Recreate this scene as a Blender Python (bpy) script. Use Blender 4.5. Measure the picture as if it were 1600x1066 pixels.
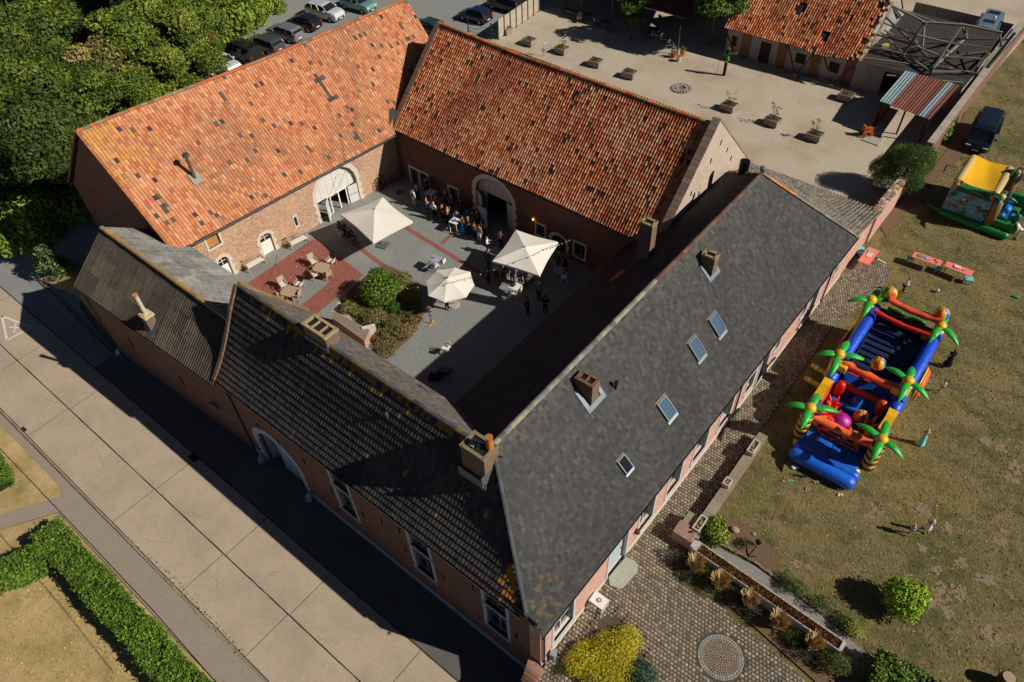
import bpy, bmesh, math, random
import numpy as np
from mathutils import Vector, Matrix

random.seed(7); RNG = np.random.default_rng(7)
for o in list(bpy.data.objects): bpy.data.objects.remove(o, do_unlink=True)
S = bpy.context.scene
COL = S.collection
PI = math.pi

# ---------------------------------------------------------------- camera
F = 1150.0; CX, CY = 800.0, 533.0; CAMP = Vector((0, 0, 36.0))
_n = Vector((852 - CX, -(1610 - CY), -F)).normalized(); _up = -_n
_a = Vector((2150 - CX, -(-700 - CY), -F)); _a = (_a - _up * _a.dot(_up)).normalized()
_x = _a.cross(_up)
R3 = Matrix((_x, _a, _up))
cam = bpy.data.cameras.new('camera'); camo = bpy.data.objects.new('camera', cam); COL.objects.link(camo)
camo.matrix_world = Matrix.Translation(CAMP) @ R3.to_4x4()
cam.sensor_width = 36.0; cam.lens = F * 36.0 / 1600.0; cam.clip_end = 2000; cam.clip_start = .5
S.camera = camo
S.render.resolution_x = 1024; S.render.resolution_y = 682

# ---------------------------------------------------------------- light
SUN_AZ, SUN_EL = 19.5, 36.5      # azimuth from +X towards +Y
w = bpy.data.worlds.new('World'); S.world = w; w.use_nodes = True
nt = w.node_tree; nt.nodes.clear()
sky = nt.nodes.new('ShaderNodeTexSky'); sky.sky_type = 'NISHITA'; sky.sun_disc = False
sky.air_density = .4; sky.dust_density = .1; sky.ozone_density = 1.5; sky.sun_elevation = math.radians(SUN_EL); sky.sun_rotation = math.radians(90 - SUN_AZ)
bg = nt.nodes.new('ShaderNodeBackground'); bg.inputs['Strength'].default_value = 0.05
ow = nt.nodes.new('ShaderNodeOutputWorld')
nt.links.new(sky.outputs[0], bg.inputs[0]); nt.links.new(bg.outputs[0], ow.inputs[0])
sl = bpy.data.lights.new('sun', 'SUN'); sl.energy = 5.0; sl.angle = math.radians(.53); sl.color = (1, .93, .82)
so = bpy.data.objects.new('sun', sl); COL.objects.link(so)
_e, _z = math.radians(SUN_EL), math.radians(SUN_AZ)
SD = Vector((math.cos(_e) * math.cos(_z), math.cos(_e) * math.sin(_z), math.sin(_e)))
so.rotation_euler = SD.to_track_quat('Z', 'Y').to_euler(); so.location = (0, 0, 60)
S.view_settings.view_transform = 'Standard'; S.view_settings.look = 'None'
S.cycles.diffuse_bounces = 2
S.view_settings.exposure = -0.08; S.view_settings.gamma = 1.0; S.view_settings.use_curve_mapping = False

# ---------------------------------------------------------------- survey helpers (photo pixel + height -> place)
def ray(px, py): return (R3 @ Vector((px - CX, -(py - CY), -F)))
def G(px, py, z=0.0):
    d = ray(px, py); return CAMP + d * ((z - CAMP.z) / d.z)
def GX(px, py, x):
    d = ray(px, py); return CAMP + d * ((x - CAMP.x) / d.x)
def GY(px, py, y):
    d = ray(px, py); return CAMP + d * ((y - CAMP.y) / d.y)
def to_px(p):
    c = R3.transposed() @ (Vector(p) - CAMP); return CX - F * c.x / c.z, CY + F * c.y / c.z
def lin(c): return tuple(((v / 12.92) if v <= .04045 else ((v + .055) / 1.055) ** 2.4) for v in c)
def hx(s):
    return lin(tuple(int(s[i:i + 2], 16) / 255 for i in (0, 2, 4)))

# ---------------------------------------------------------------- materials
def mat(name, col=None, rough=.8, nscale=6, namt=.2, bump=None, metal=0, spec=.4, ramp=None, attr=False, big=None, brick=None,
        trans=0, emit=None, coat=0, stretch=None, fine=None, sub=None):
    m = bpy.data.materials.new(name); m.use_nodes = True; t = m.node_tree; N = t.nodes; L = t.links
    b = N['Principled BSDF']; b.inputs['Roughness'].default_value = rough; b.inputs['Metallic'].default_value = metal
    b.inputs['Specular IOR Level'].default_value = spec
    if coat: b.inputs['Coat Weight'].default_value = coat; b.inputs['Coat Roughness'].default_value = .12
    if trans: b.inputs['Transmission Weight'].default_value = trans
    if sub: b.inputs['Subsurface Weight'].default_value = sub
    tc = N.new('ShaderNodeTexCoord'); geo = N.new('ShaderNodeNewGeometry')
    vec = geo.outputs['Position'] if not stretch else None
    if stretch:
        mp = N.new('ShaderNodeMapping'); mp.inputs['Scale'].default_value = stretch
        L.new(geo.outputs['Position'], mp.inputs[0]); vec = mp.outputs[0]
    def noise(sc, det=6, rg=.6):
        n = N.new('ShaderNodeTexNoise'); n.inputs['Scale'].default_value = sc; n.inputs['Detail'].default_value = det
        n.inputs['Roughness'].default_value = rg; L.new(vec, n.inputs['Vector']); return n.outputs['Fac']
    def mrange(src, a, bb, c, d):
        r = N.new('ShaderNodeMapRange'); r.inputs[1].default_value = a; r.inputs[2].default_value = bb
        r.inputs[3].default_value = c; r.inputs[4].default_value = d; L.new(src, r.inputs[0]); return r.outputs[0]
    cur = None
    if attr:
        a = N.new('ShaderNodeAttribute'); a.attribute_name = 'col'; cur = a.outputs['Color']
    elif ramp:                                    # list of colours across a noise
        rn = noise(ramp[0], 8, .65); cr = N.new('ShaderNodeValToRGB'); L.new(mrange(rn, .3, .7, 0, 1), cr.inputs[0])
        cs = ramp[1]; e = cr.color_ramp.elements
        e[0].color = (*cs[0], 1); e[-1].color = (*cs[-1], 1)
        for i, c in enumerate(cs[1:-1]):
            k = e.new((i + 1) / (len(cs) - 1)); k.color = (*c, 1)
        cur = cr.outputs[0]
    else:
        rgb = N.new('ShaderNodeRGB'); rgb.outputs[0].default_value = (*col, 1); cur = rgb.outputs[0]
    if brick:                                     # brick = (width, height, mortar colour, mortar size, variation)
        sp = N.new('ShaderNodeSeparateXYZ'); L.new(geo.outputs['Position'], sp.inputs[0])
        ad = N.new('ShaderNodeMath'); L.new(sp.outputs[0], ad.inputs[0]); L.new(sp.outputs[1], ad.inputs[1])
        cb = N.new('ShaderNodeCombineXYZ')
        if len(brick) > 5 and brick[5] == 'flat': L.new(sp.outputs[0], cb.inputs[0]); L.new(sp.outputs[1], cb.inputs[1])
        else: L.new(ad.outputs[0], cb.inputs[0]); L.new(sp.outputs[2], cb.inputs[1])
        bt = N.new('ShaderNodeTexBrick'); L.new(cb.outputs[0], bt.inputs['Vector'])
        bt.inputs['Scale'].default_value = 1; bt.inputs['Brick Width'].default_value = brick[0]; bt.inputs['Row Height'].default_value = brick[1]
        bt.inputs['Mortar Size'].default_value = brick[3]; bt.inputs['Bias'].default_value = 0
        v = brick[4]
        bt.inputs['Color1'].default_value = (1 - v, 1 - v, 1 - v, 1); bt.inputs['Color2'].default_value = (1 + v, 1 + v * .8, 1 + v * .7, 1)
        bt.inputs['Mortar'].default_value = (1, 1, 1, 1)
        mx = N.new('ShaderNodeVectorMath'); mx.operation = 'MULTIPLY'; L.new(cur, mx.inputs[0]); L.new(bt.outputs['Color'], mx.inputs[1])
        mm = N.new('ShaderNodeMix'); mm.data_type = 'RGBA'; L.new(bt.outputs['Fac'], mm.inputs['Factor'])
        L.new(mx.outputs[0], mm.inputs[6]); mm.inputs[7].default_value = (*brick[2], 1); cur = mm.outputs[2]
    if big:                                       # big = (scale, colour, low, high, amount)
        mm = N.new('ShaderNodeMix'); mm.data_type = 'RGBA'
        L.new(mrange(noise(big[0], 5, .6), big[2], big[3], 0, big[4]), mm.inputs['Factor'])
        L.new(cur, mm.inputs[6]); mm.inputs[7].default_value = (*big[1], 1); cur = mm.outputs[2]
    if fine:                                      # second stain layer
        mm = N.new('ShaderNodeMix'); mm.data_type = 'RGBA'
        L.new(mrange(noise(fine[0], 8, .7), fine[2], fine[3], 0, fine[4]), mm.inputs['Factor'])
        L.new(cur, mm.inputs[6]); mm.inputs[7].default_value = (*fine[1], 1); cur = mm.outputs[2]
    if namt:
        sc = N.new('ShaderNodeVectorMath'); sc.operation = 'SCALE'; L.new(cur, sc.inputs[0])
        L.new(mrange(noise(nscale, 8, .7), .25, .75, 1 - namt, 1 + namt), sc.inputs['Scale']); cur = sc.outputs[0]
    L.new(cur, b.inputs['Base Color'])
    if bump:
        bp = N.new('ShaderNodeBump'); bp.inputs['Strength'].default_value = bump[1]; bp.inputs['Distance'].default_value = bump[2] if len(bump) > 2 else .02
        L.new(noise(bump[0], 8, .7), bp.inputs['Height']); L.new(bp.outputs[0], b.inputs['Normal'])
    if emit: b.inputs['Emission Color'].default_value = (*emit[0], 1); b.inputs['Emission Strength'].default_value = emit[1]
    return m

M = {}
M['tile'] = mat('clay_tile', attr=True, rough=.85, nscale=7, namt=.2, bump=(40, .4, .01), spec=.25)
M['slate'] = mat('slate', attr=True, rough=.85, nscale=9, namt=.12, bump=(45, .4, .01), spec=.15)
M['cement_sheet'] = mat('fibre_cement_sheet', attr=True, rough=.9, nscale=5, namt=.4, bump=(30, .4, .01), big=(1.6, hx('3a2e1c'), .5, .72, .6), fine=(11, hx('a8a59c'), .6, .78, .5))
M['paint'] = mat('painted', attr=True, rough=.55, nscale=5, namt=.08, spec=.4)
M['matte'] = mat('matte_coloured', attr=True, rough=.9, nscale=8, namt=.12, spec=.2)
M['vinyl'] = mat('inflatable_vinyl', attr=True, rough=.33, nscale=2.2, namt=.10, bump=(3.5, .6, .06), spec=.5)
M['cloth'] = mat('cloth', attr=True, rough=.9, nscale=9, namt=.12, spec=.15, bump=(14, .4, .02))
M['wood'] = mat('wood', attr=True, rough=.85, nscale=16, namt=.3, bump=(30, .4, .008), spec=.2)
M['stone'] = mat('stone', attr=True, rough=.9, nscale=7, namt=.22, bump=(25, .5, .015), spec=.2)
M['metal'] = mat('metal', attr=True, rough=.45, metal=.6, nscale=4, namt=.1)
M['car_paint'] = mat('car_paint', attr=True, rough=.3, metal=.25, namt=0, coat=.8, spec=.5)
M['rubber'] = mat('rubber', col=(.015, .015, .016), rough=.85, namt=.2)
M['glass'] = mat('dark_glass', col=(.012, .016, .02), rough=.08, namt=0, spec=.6)
M['sky_glass'] = mat('skylight_glass', col=(.07, .12, .18), rough=.12, namt=0, spec=.9)
M['leaf'] = mat('leaves', attr=True, rough=.6, nscale=2, namt=.25, spec=.3)
M['skin'] = mat('skin', attr=True, rough=.6, namt=.05, nscale=20, sub=.05)
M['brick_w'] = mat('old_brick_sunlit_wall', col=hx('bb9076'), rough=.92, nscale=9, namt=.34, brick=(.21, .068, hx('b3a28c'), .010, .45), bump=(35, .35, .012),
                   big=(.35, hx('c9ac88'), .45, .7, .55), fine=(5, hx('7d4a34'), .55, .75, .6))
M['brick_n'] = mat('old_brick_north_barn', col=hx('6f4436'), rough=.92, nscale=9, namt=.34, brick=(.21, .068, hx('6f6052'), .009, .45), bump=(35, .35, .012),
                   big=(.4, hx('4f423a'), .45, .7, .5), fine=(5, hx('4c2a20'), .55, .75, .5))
M['brick_s'] = mat('red_brick', col=hx('7a4c3c'), rough=.92, nscale=7, namt=.5, brick=(.22, .07, hx('85756a'), .011, .5), bump=(35, .35, .012),
                   big=(.5, hx('5c3a32'), .5, .8, .5), fine=(9, hx('9c8072'), .6, .8, .4))
M['brick_e'] = mat('pinkish_brick', col=hx('bd8270'), rough=.92, nscale=9, namt=.34, brick=(.22, .07, hx('cdb9a8'), .013, .45), bump=(35, .35, .012),
                   fine=(12, hx('d9bdaa'), .58, .78, .5))
M['brick_c'] = mat('chimney_brick', col=hx('634b3e'), rough=.95, nscale=9, namt=.3, brick=(.2, .07, hx('8a7a68'), .012, .4), bump=(30, .6, .015),
                   fine=(7, hx('94805e'), .5, .7, .5))
M['plaster_gable'] = mat('weathered_gable_wall', col=hx('bba898'), rough=.95, nscale=3, namt=.15, brick=(.21, .068, hx('c8b6a4'), .008, .10), bump=(20, .5, .015),
                   big=(.7, hx('a88f80'), .5, .7, .6), fine=(6, hx('cfc5b8'), .55, .75, .6))
M['white_wall'] = mat('grey_render', col=hx('a09a94'), rough=.95, nscale=2, namt=.2, bump=(20, .4, .01), big=(.8, hx('6f6a66'), .5, .75, .5))
M['limestone'] = mat('limestone', col=hx('cfc6b6'), rough=.9, nscale=5, namt=.14, bump=(22, .4, .01), fine=(8, hx('9c9080'), .6, .8, .5))
M['bluestone'] = mat('pale_bluestone', col=hx('b9bcbc'), rough=.85, nscale=6, namt=.12, bump=(22, .3, .01))
M['lead'] = mat('lead_flashing', col=hx('6f7a82'), rough=.5, metal=.5, nscale=6, namt=.15)
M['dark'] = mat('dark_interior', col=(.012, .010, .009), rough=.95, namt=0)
M['deck'] = mat('roof_battens', col=(.02, .017, .015), rough=.95, namt=.2)
M['concrete'] = mat('concrete_slab', col=hx('b4a38d'), rough=.95, nscale=7, namt=.13, bump=(30, .5, .012), big=(.35, hx('8f8272'), .45, .75, .6), fine=(2.5, hx('9c8c7a'), .5, .72, .5))
M['joint'] = mat('tar_joint', col=hx('3c3830'), rough=.95, nscale=8, namt=.3)
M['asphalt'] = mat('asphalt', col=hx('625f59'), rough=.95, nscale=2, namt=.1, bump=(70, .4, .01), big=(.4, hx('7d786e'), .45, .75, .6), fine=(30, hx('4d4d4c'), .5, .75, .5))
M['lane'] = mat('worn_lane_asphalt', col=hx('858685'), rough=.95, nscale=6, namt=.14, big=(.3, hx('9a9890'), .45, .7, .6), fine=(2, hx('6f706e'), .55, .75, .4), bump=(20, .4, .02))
M['parking'] = mat('parking_gravel', col=hx('868885'), rough=.98, nscale=6, namt=.14, bump=(60, .6, .02), big=(.15, hx('9b9688'), .5, .75, .6))
M['gravel'] = mat('beige_gravel', col=hx('b9ac98'), rough=.98, nscale=5.5, namt=.24, bump=(9, .8, .05), big=(.22, hx('968066'), .45, .7, .55), fine=(9, hx('8d7a62'), .55, .72, .5))
M['greygravel'] = mat('grey_gravel', col=hx('8b8781'), rough=.98, nscale=9, namt=.3, bump=(45, .9, .03))
M['courtpave'] = mat('grey_pavers', col=hx('858986'), rough=.9, nscale=7, namt=.16, brick=(.22, .11, hx('70736f'), .006, .08, 'flat'), big=(.4, hx('9a9c96'), .5, .7, .5), fine=(3, hx('747873'), .55, .8, .4), bump=(40, .25, .01))
M['redpave'] = mat('red_brick_paving', col=hx('93594c'), rough=.9, nscale=8, namt=.22, brick=(.2, .1, hx('7d5348'), .007, .14, 'flat'), big=(.6, hx('7a4940'), .5, .8, .6), bump=(40, .3, .01))
M['sidewalk'] = mat('sidewalk_pavers', col=hx('998c80'), rough=.95, nscale=6, namt=.12, brick=(.22, .11, hx('8a7e72'), .006, .05, 'flat'), big=(.5, hx('8f8478'), .5, .75, .5), bump=(40, .3, .01))
M['sand'] = mat('pale_path', col=hx('b7ac9c'), rough=.97, nscale=10, namt=.15, bump=(40, .5, .02))
M['soil'] = mat('dry_soil', col=hx('6c563f'), rough=.98, nscale=8, namt=.3, bump=(20, .7, .04), fine=(14, hx('8f7a5e'), .5, .7, .6))
M['lawn'] = mat('dry_lawn', rough=.97, ramp=(.28, [hx('525429'), hx('6e683c'), hx('83754a'), hx('8c7b50')]), nscale=5, namt=.4, bump=(9, 1, .12),
                big=(.55, hx('3c4420'), .5, .66, .7), fine=(1.6, hx('8f7a54'), .5, .66, .7))
M['bare'] = mat('bare_dry_earth', col=hx('897760'), rough=.98, nscale=6, namt=.22, bump=(12, .6, .04))
M['drylawn'] = mat('parched_lawn', rough=.97, ramp=(.35, [hx('7d7a3c'), hx('ab9462'), hx('c4a878'), hx('c9ae80')]), nscale=6, namt=.2, bump=(30, .8, .05), fine=(6, hx('8d7a48'), .58, .75, .4))
M['litter'] = mat('woodland_floor', col=hx('2c2a16'), rough=1, nscale=6, namt=.4, bump=(12, .8, .1))
M['string'] = mat('cable', col=(.01, .01, .01), rough=.8, namt=0)
M['bulb'] = mat('glass_bulb', col=(.55, .5, .4), rough=.2, namt=0)
M['canvas'] = mat('parasol_canvas', col=hx('e4dfd4'), rough=.9, nscale=1.3, namt=.05, bump=(5, .25, .03), spec=.1)

# ---------------------------------------------------------------- mesh builder
def link(o, parent=None):
    COL.objects.link(o)
    if parent: o.parent = parent
    return o
class MB:
    def __init__(s, off=(0, 0, 0)):
        s.v = []; s.f = []; s.c = []; s.n = 0; s.off = Vector(off); s.smooth = False; s.blocks = []
    def add(s, vs, fs, col=(.5, .5, .5)):
        b = s.n; s.v += [tuple(p) for p in vs]; s.n += len(vs)
        s.f += [tuple(b + i for i in f) for f in fs]; s.c += [col] * len(fs)
    def hexa(s, p, col=(.5, .5, .5)):            # 8 points: bottom 4 (ccw), top 4
        s.add(p, [(0, 3, 2, 1), (4, 5, 6, 7), (0, 1, 5, 4), (1, 2, 6, 5), (2, 3, 7, 6), (3, 0, 4, 7)], col)
    def box(s, c, d, rz=0, col=(.5, .5, .5), M4=None):
        x, y, z = d[0] / 2, d[1] / 2, d[2] / 2
        p = [Vector(q) for q in ((-x, -y, -z), (x, -y, -z), (x, y, -z), (-x, y, -z), (-x, -y, z), (x, -y, z), (x, y, z), (-x, y, z))]
        r = M4 or Matrix.Rotation(rz, 3, 'Z')
        s.hexa([r @ q + Vector(c) for q in p], col)
    def beam(s, a, b, w, h, col=(.5, .5, .5), up=(0, 0, 1)):
        a, b = Vector(a), Vector(b); d = (b - a).normalized(); u = Vector(up)
        if abs(d.dot(u)) > .98: u = Vector((1, 0, 0))
        sx = d.cross(u).normalized(); sz = sx.cross(d).normalized()
        P = lambda e, i, j: e + sx * (w / 2 * i) + sz * (h / 2 * j)
        s.hexa([P(a, -1, -1), P(a, 1, -1), P(b, 1, -1), P(b, -1, -1), P(a, -1, 1), P(a, 1, 1), P(b, 1, 1), P(b, -1, 1)], col)
    def tube(s, pts, r, n=8, col=(.5, .5, .5), cap=True):
        pts = [Vector(p) for p in pts]; rs = r if isinstance(r, (list, tuple)) else [r] * len(pts); rings = []
        for i, p in enumerate(pts):
            d = (pts[min(i + 1, len(pts) - 1)] - pts[max(i - 1, 0)]).normalized()
            u = Vector((0, 0, 1)) if abs(d.z) < .95 else Vector((1, 0, 0))
            sx = d.cross(u).normalized(); sy = sx.cross(d).normalized()
            rings.append([p + sx * (rs[i] * math.cos(2 * PI * k / n)) + sy * (rs[i] * math.sin(2 * PI * k / n)) for k in range(n)])
        vs = [q for g in rings for q in g]; fs = []
        for i in range(len(pts) - 1):
            for k in range(n):
                a = i * n + k; b = i * n + (k + 1) % n; fs.append((a, b, b + n, a + n))
        if cap: fs.append(tuple(range(n))[::-1]); fs.append(tuple((len(pts) - 1) * n + k for k in range(n)))
        s.add(vs, fs, col)
    def ball(s, c, r, n=10, m=6, col=(.5, .5, .5), sc=(1, 1, 1), colf=None, rot=None):
        vs = []; fs = []; cols = []
        for j in range(m + 1):
            th = PI * j / m
            for k in range(n):
                p = Vector((math.sin(th) * math.cos(2 * PI * k / n) * r * sc[0], math.sin(th) * math.sin(2 * PI * k / n) * r * sc[1], math.cos(th) * r * sc[2]))
                if rot: p = rot @ p
                vs.append(Vector(c) + p)
        b = s.n
        for j in range(m):
            for k in range(n):
                fs.append((j * n + k, (j + 1) * n + k, (j + 1) * n + (k + 1) % n, j * n + (k + 1) % n)); cols.append(colf(j, k) if colf else col)
        s.v += [tuple(p) for p in vs]; s.n += len(vs); s.f += [tuple(b + i for i in f) for f in fs]; s.c += cols
    def prism(s, poly, z0, z1, col=(.5, .5, .5)):
        n = len(poly); s.add([(p[0], p[1], z0) for p in poly] + [(p[0], p[1], z1) for p in poly],
              [tuple(range(n))[::-1], tuple(range(n, 2 * n))] + [(i, (i + 1) % n, n + (i + 1) % n, n + i) for i in range(n)], col)
    def block(s, V, Fq, C): s.blocks.append((V, Fq, C))      # numpy verts (n,3), quads (m,4), colours (m,3)
    def build(s, name, m, parent=None, smooth=None):
        me = bpy.data.meshes.new(name)
        V = np.array(s.v, dtype=np.float64).reshape(-1, 3); loops = []; starts = []; tot = 0; cols = [np.array(s.c).reshape(-1, 3)]
        fl = [len(f) for f in s.f]
        lp = np.array([i for f in s.f for i in f], dtype=np.int64)
        ls = np.array(fl, dtype=np.int64)
        for (bv, bf, bc) in s.blocks:
            lp = np.concatenate([lp, (bf + len(V)).ravel()]); ls = np.concatenate([ls, np.full(len(bf), bf.shape[1])]); V = np.concatenate([V, bv]); cols.append(bc)
        C = np.concatenate(cols) if len(cols) > 1 else cols[0]
        V = V - np.array(s.off)
        me.vertices.add(len(V)); me.vertices.foreach_set('co', V.ravel())
        me.loops.add(len(lp)); me.loops.foreach_set('vertex_index', lp.astype(np.int32))
        st = np.concatenate([[0], np.cumsum(ls)[:-1]]) if len(ls) else np.zeros(0)
        me.polygons.add(len(ls)); me.polygons.foreach_set('loop_start', st.astype(np.int32))
        me.update(calc_edges=True)
        at = me.attributes.new('col', 'FLOAT_COLOR', 'FACE')
        at.data.foreach_set('color', np.concatenate([C, np.ones((len(C), 1))], 1).astype(np.float32).ravel())
        me.polygons.foreach_set('use_smooth', [bool(s.smooth if smooth is None else smooth)] * len(ls))
        me.validate()
        me.materials.append(M[m] if isinstance(m, str) else m)
        o = bpy.data.objects.new(name, me); link(o, parent)
        return o
def thing(name, label, cat, loc=(0, 0, 0), rz=0, group=None):
    o = bpy.data.objects.new(name, None); o.empty_display_size = .3; link(o)
    o.location = loc; o.rotation_euler = (0, 0, rz); return tag(o, label, cat, group)
def tag(o, label, cat=None, group=None, kind=None):
    o['label'] = label
    if cat: o['category'] = cat
    if group: o['group'] = group
    if kind: o['kind'] = kind
    return o
def stuff(o): o['kind'] = 'stuff'; return o
KIDS = {}
def children_of(o): return [c for c in COL.objects if c.parent == o]
def copy_tree(o, label=None, loc=None, rz=None, parent=None, kids=None):
    c = o.copy(); COL.objects.link(c)
    if parent: c.parent = parent
    if label: c['label'] = label
    if loc is not None: c.location = loc
    if rz is not None: c.rotation_euler = (0, 0, rz)
    if o.name not in KIDS: KIDS[o.name] = children_of(o)
    for k in KIDS[o.name]: copy_tree(k, parent=c)
    return c
def jit(c, a):
    k = 1 + random.uniform(-a, a); return tuple(max(0, v * k) for v in c)
def structure(o, label=None):
    o['kind'] = 'structure'
    if label: o['label'] = label
    return o
def sheet(name, pts, z, m, parent=None):          # flat ground sheet from 2-D points
    bm = bmesh.new(); vs = [bm.verts.new((p[0], p[1], z)) for p in pts]; f = bm.faces.new(vs); f.normal_update()
    if f.normal.z < 0: f.normal_flip()
    bmesh.ops.triangulate(bm, faces=[f]); me = bpy.data.meshes.new(name); bm.to_mesh(me); bm.free()
    me.materials.append(M[m]); o = bpy.data.objects.new(name, me); link(o, parent)
    if not parent: o['kind'] = 'structure'
    return o
def gp2(L, z=0): return [G(x, y, z).to_2d() for x, y in L]
# ================================================================ GROUND
ZS = -2.7
def sm(t): t = min(1, max(0, t)); return t * t * (3 - 2 * t)
def T(x, y):
    if x > -46: return ZS if (y < (14.0 if x < -8.4 else 10.2) and x < -7.62) else 0.0
    return ZS + (0 - ZS) * sm((y - 8.5) / 9.0)
def terrain():
    xs = sorted(set([-500, -300, -200, -150, -46.001, -45.9, -8.41, -8.39, -7.64, -7.6, 60, 120, 300, 600] + list(range(-120, -46, 6)) + [-40, -30, -20, 0, 20]))
    ys = sorted(set([-200, -60, 8.5, 10.19, 10.21, 13.99, 14.01, 60, 100, 200, 400, 700] + [8.5 + .9 * i for i in range(11)]))
    V = np.array([(x, y, T(x, y) - .03) for y in ys for x in xs]); nx = len(xs)
    Fq = np.array([(j * nx + i, j * nx + i + 1, (j + 1) * nx + i + 1, (j + 1) * nx + i) for j in range(len(ys) - 1) for i in range(nx - 1)])
    mb = MB(); mb.block(V, Fq, np.full((len(Fq), 3), .3)); o = mb.build('ground', 'lawn'); structure(o, 'dry summer grass ground around the farm')
terrain()
def draped(name, pts, dz, m):
    bm = bmesh.new(); vs = [bm.verts.new((p[0], p[1], 0)) for p in pts]; f = bm.faces.new(vs); f.normal_update()
    if f.normal.z < 0: f.normal_flip()
    for i in range(21):
        bmesh.ops.bisect_plane(bm, geom=bm.verts[:] + bm.edges[:] + bm.faces[:], plane_co=(0, 8.5 + .45 * i, 0), plane_no=(0, 1, 0))
    bmesh.ops.triangulate(bm, faces=bm.faces[:])
    for v in bm.verts: v.co.z = T(v.co.x, v.co.y) + dz
    me = bpy.data.meshes.new(name); bm.to_mesh(me); bm.free(); me.materials.append(M[m])
    o = bpy.data.objects.new(name, me); link(o); o['kind'] = 'structure'; return o

# --- street (z = ZS): long joints at y 4.45 and 7.5, kerb at 1.55
street = sheet('street', [(-140, 1.5), (-7.66, 1.5), (-7.66, 7.56), (-140, 7.56)], ZS - .008, 'joint')
street['label'] = 'concrete village street with dark joints in front of the farm'
cuts = [-100, -90, -82, -74, -66, -58.5, -51.15, -43.75, -33.4, -26.3, -20.6, -13.7, -7.68]
cuts_low = [-100, -90, -82, -74, -66, -58.5, -51.15, -43.9, -33.5, -26.45, -20.7, -13.9, -7.68]
def slab(x0, x1, y0, y1, rows=9):
    mb = MB(); g = .018; j = lambda: random.uniform(-.012, .012)
    n = 12; up = []; 
    top0 = [(x0 + g + (x1 - x0 - 2 * g) * i / n, y0 + g + j(), ZS + .006) for i in range(n + 1)]
    top1 = [(x0 + g + (x1 - x0 - 2 * g) * i / n, y1 - g + j(), ZS + .006) for i in range(n + 1)]
    vs = top0 + top1 + [(p[0], p[1], ZS - .007) for p in top0 + top1]
    fs = [(i, i + 1, n + 2 + i, n + 1 + i) for i in range(n)]
    k = 2 * (n + 1); fs += [(i, k + i, k + i + 1, i + 1) for i in range(n)] + [(n + 1 + i, n + 2 + i, k + n + 2 + i, k + n + 1 + i) for i in range(n)]
    mb.add(vs, fs); return mb.build('concrete_slab', 'concrete', street)
for a, b in zip(cuts[:-1], cuts[1:]): slab(a, b, 4.47, 7.5)
for a, b in zip(cuts_low[:-1], cuts_low[1:]): slab(a, b, 1.58, 4.43)
# painted triangle sign on the road
mb = MB()
tri = [G(3, 494, ZS).to_2d(), G(49, 511.5, ZS).to_2d(), G(11, 532, ZS).to_2d()]
cen = (tri[0] + tri[1] + tri[2]) / 3
def strip(mb, a, b, wd, z, col=(.8, .8, .78)):
    a, b = Vector(a), Vector(b); d = (b - a).normalized(); n = Vector((-d.y, d.x)) * wd / 2
    mb.add([(p.x, p.y, z) for p in (a - n, b - n, b + n, a + n)], [(0, 1, 2, 3)], col)
M['road_paint'] = mat('worn_road_paint', col=hx('d9d4ca'), rough=.8, nscale=8, namt=.12, fine=(9, hx('b8a68e'), .5, .72, .8))
for i in range(3): strip(mb, tri[i], tri[(i + 1) % 3], .17, ZS + .012)
ctr = G(24, 512, ZS).to_2d()
strip(mb, G(14, 511.5, ZS).to_2d(), G(34, 513, ZS).to_2d(), .13, ZS + .0125); strip(mb, G(24.5, 505.5, ZS).to_2d(), G(22, 520, ZS).to_2d(), .13, ZS + .013)
tag(mb.build('road_marking', 'road_paint'), 'white painted triangle with a cross inside on the concrete street', 'road marking')
# asphalt strip between the slabs and the houses, joined to the lane on the left
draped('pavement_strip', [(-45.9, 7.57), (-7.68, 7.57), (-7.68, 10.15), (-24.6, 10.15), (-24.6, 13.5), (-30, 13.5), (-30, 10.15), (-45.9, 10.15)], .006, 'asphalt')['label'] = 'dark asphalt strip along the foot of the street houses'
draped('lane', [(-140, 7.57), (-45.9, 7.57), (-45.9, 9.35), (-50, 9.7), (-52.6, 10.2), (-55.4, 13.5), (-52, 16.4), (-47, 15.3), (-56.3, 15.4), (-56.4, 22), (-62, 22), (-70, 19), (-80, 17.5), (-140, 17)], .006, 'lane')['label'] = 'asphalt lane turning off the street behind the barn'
# sidewalk + branch, kerb
side = sheet('sidewalk', [(-60, 1.36), (-37.4, 1.36), (-20, 1.44), (0, 1.44), (0, -.12), (-36.75, -.1), (-38.5, -2.9), (-50, -24), (-51.5, -23.2), (-39.45, -2.4), (-37.75, .6), (-38.3, .9), (-60, .95)], ZS + .03, 'sidewalk')
side['label'] = 'grey paver sidewalk with a branch towards the gardens'
kb = structure(MB().build('kerb', 'stone') if False else (lambda mb: ([mb.box((x + .5, 1.49 + random.uniform(-.01, .01), ZS + .0), (.985, .12, .09 + random.uniform(0, .01)), 0, jit(hx('8f867a'), .12)) for x in range(-60, -8)], mb.build('kerb', 'stone'))[1])(MB()), 'worn concrete kerb between street and sidewalk')
sheet('verge', [(-60, .95), (-38.3, .9), (-37.75, .6), (-39.45, -2.4), (-51.5, -23.2), (-90, -23), (-90, .95)], ZS + .004, 'drylawn')['label'] = 'parched grass verge between the sidewalks'
sheet('front_garden', [(-36.75, -.14), (0, -.16), (0, -26), (-50, -26), (-38.5, -2.95)], ZS + .003, 'drylawn')['label'] = 'parched lawn inside the hedges'
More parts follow.
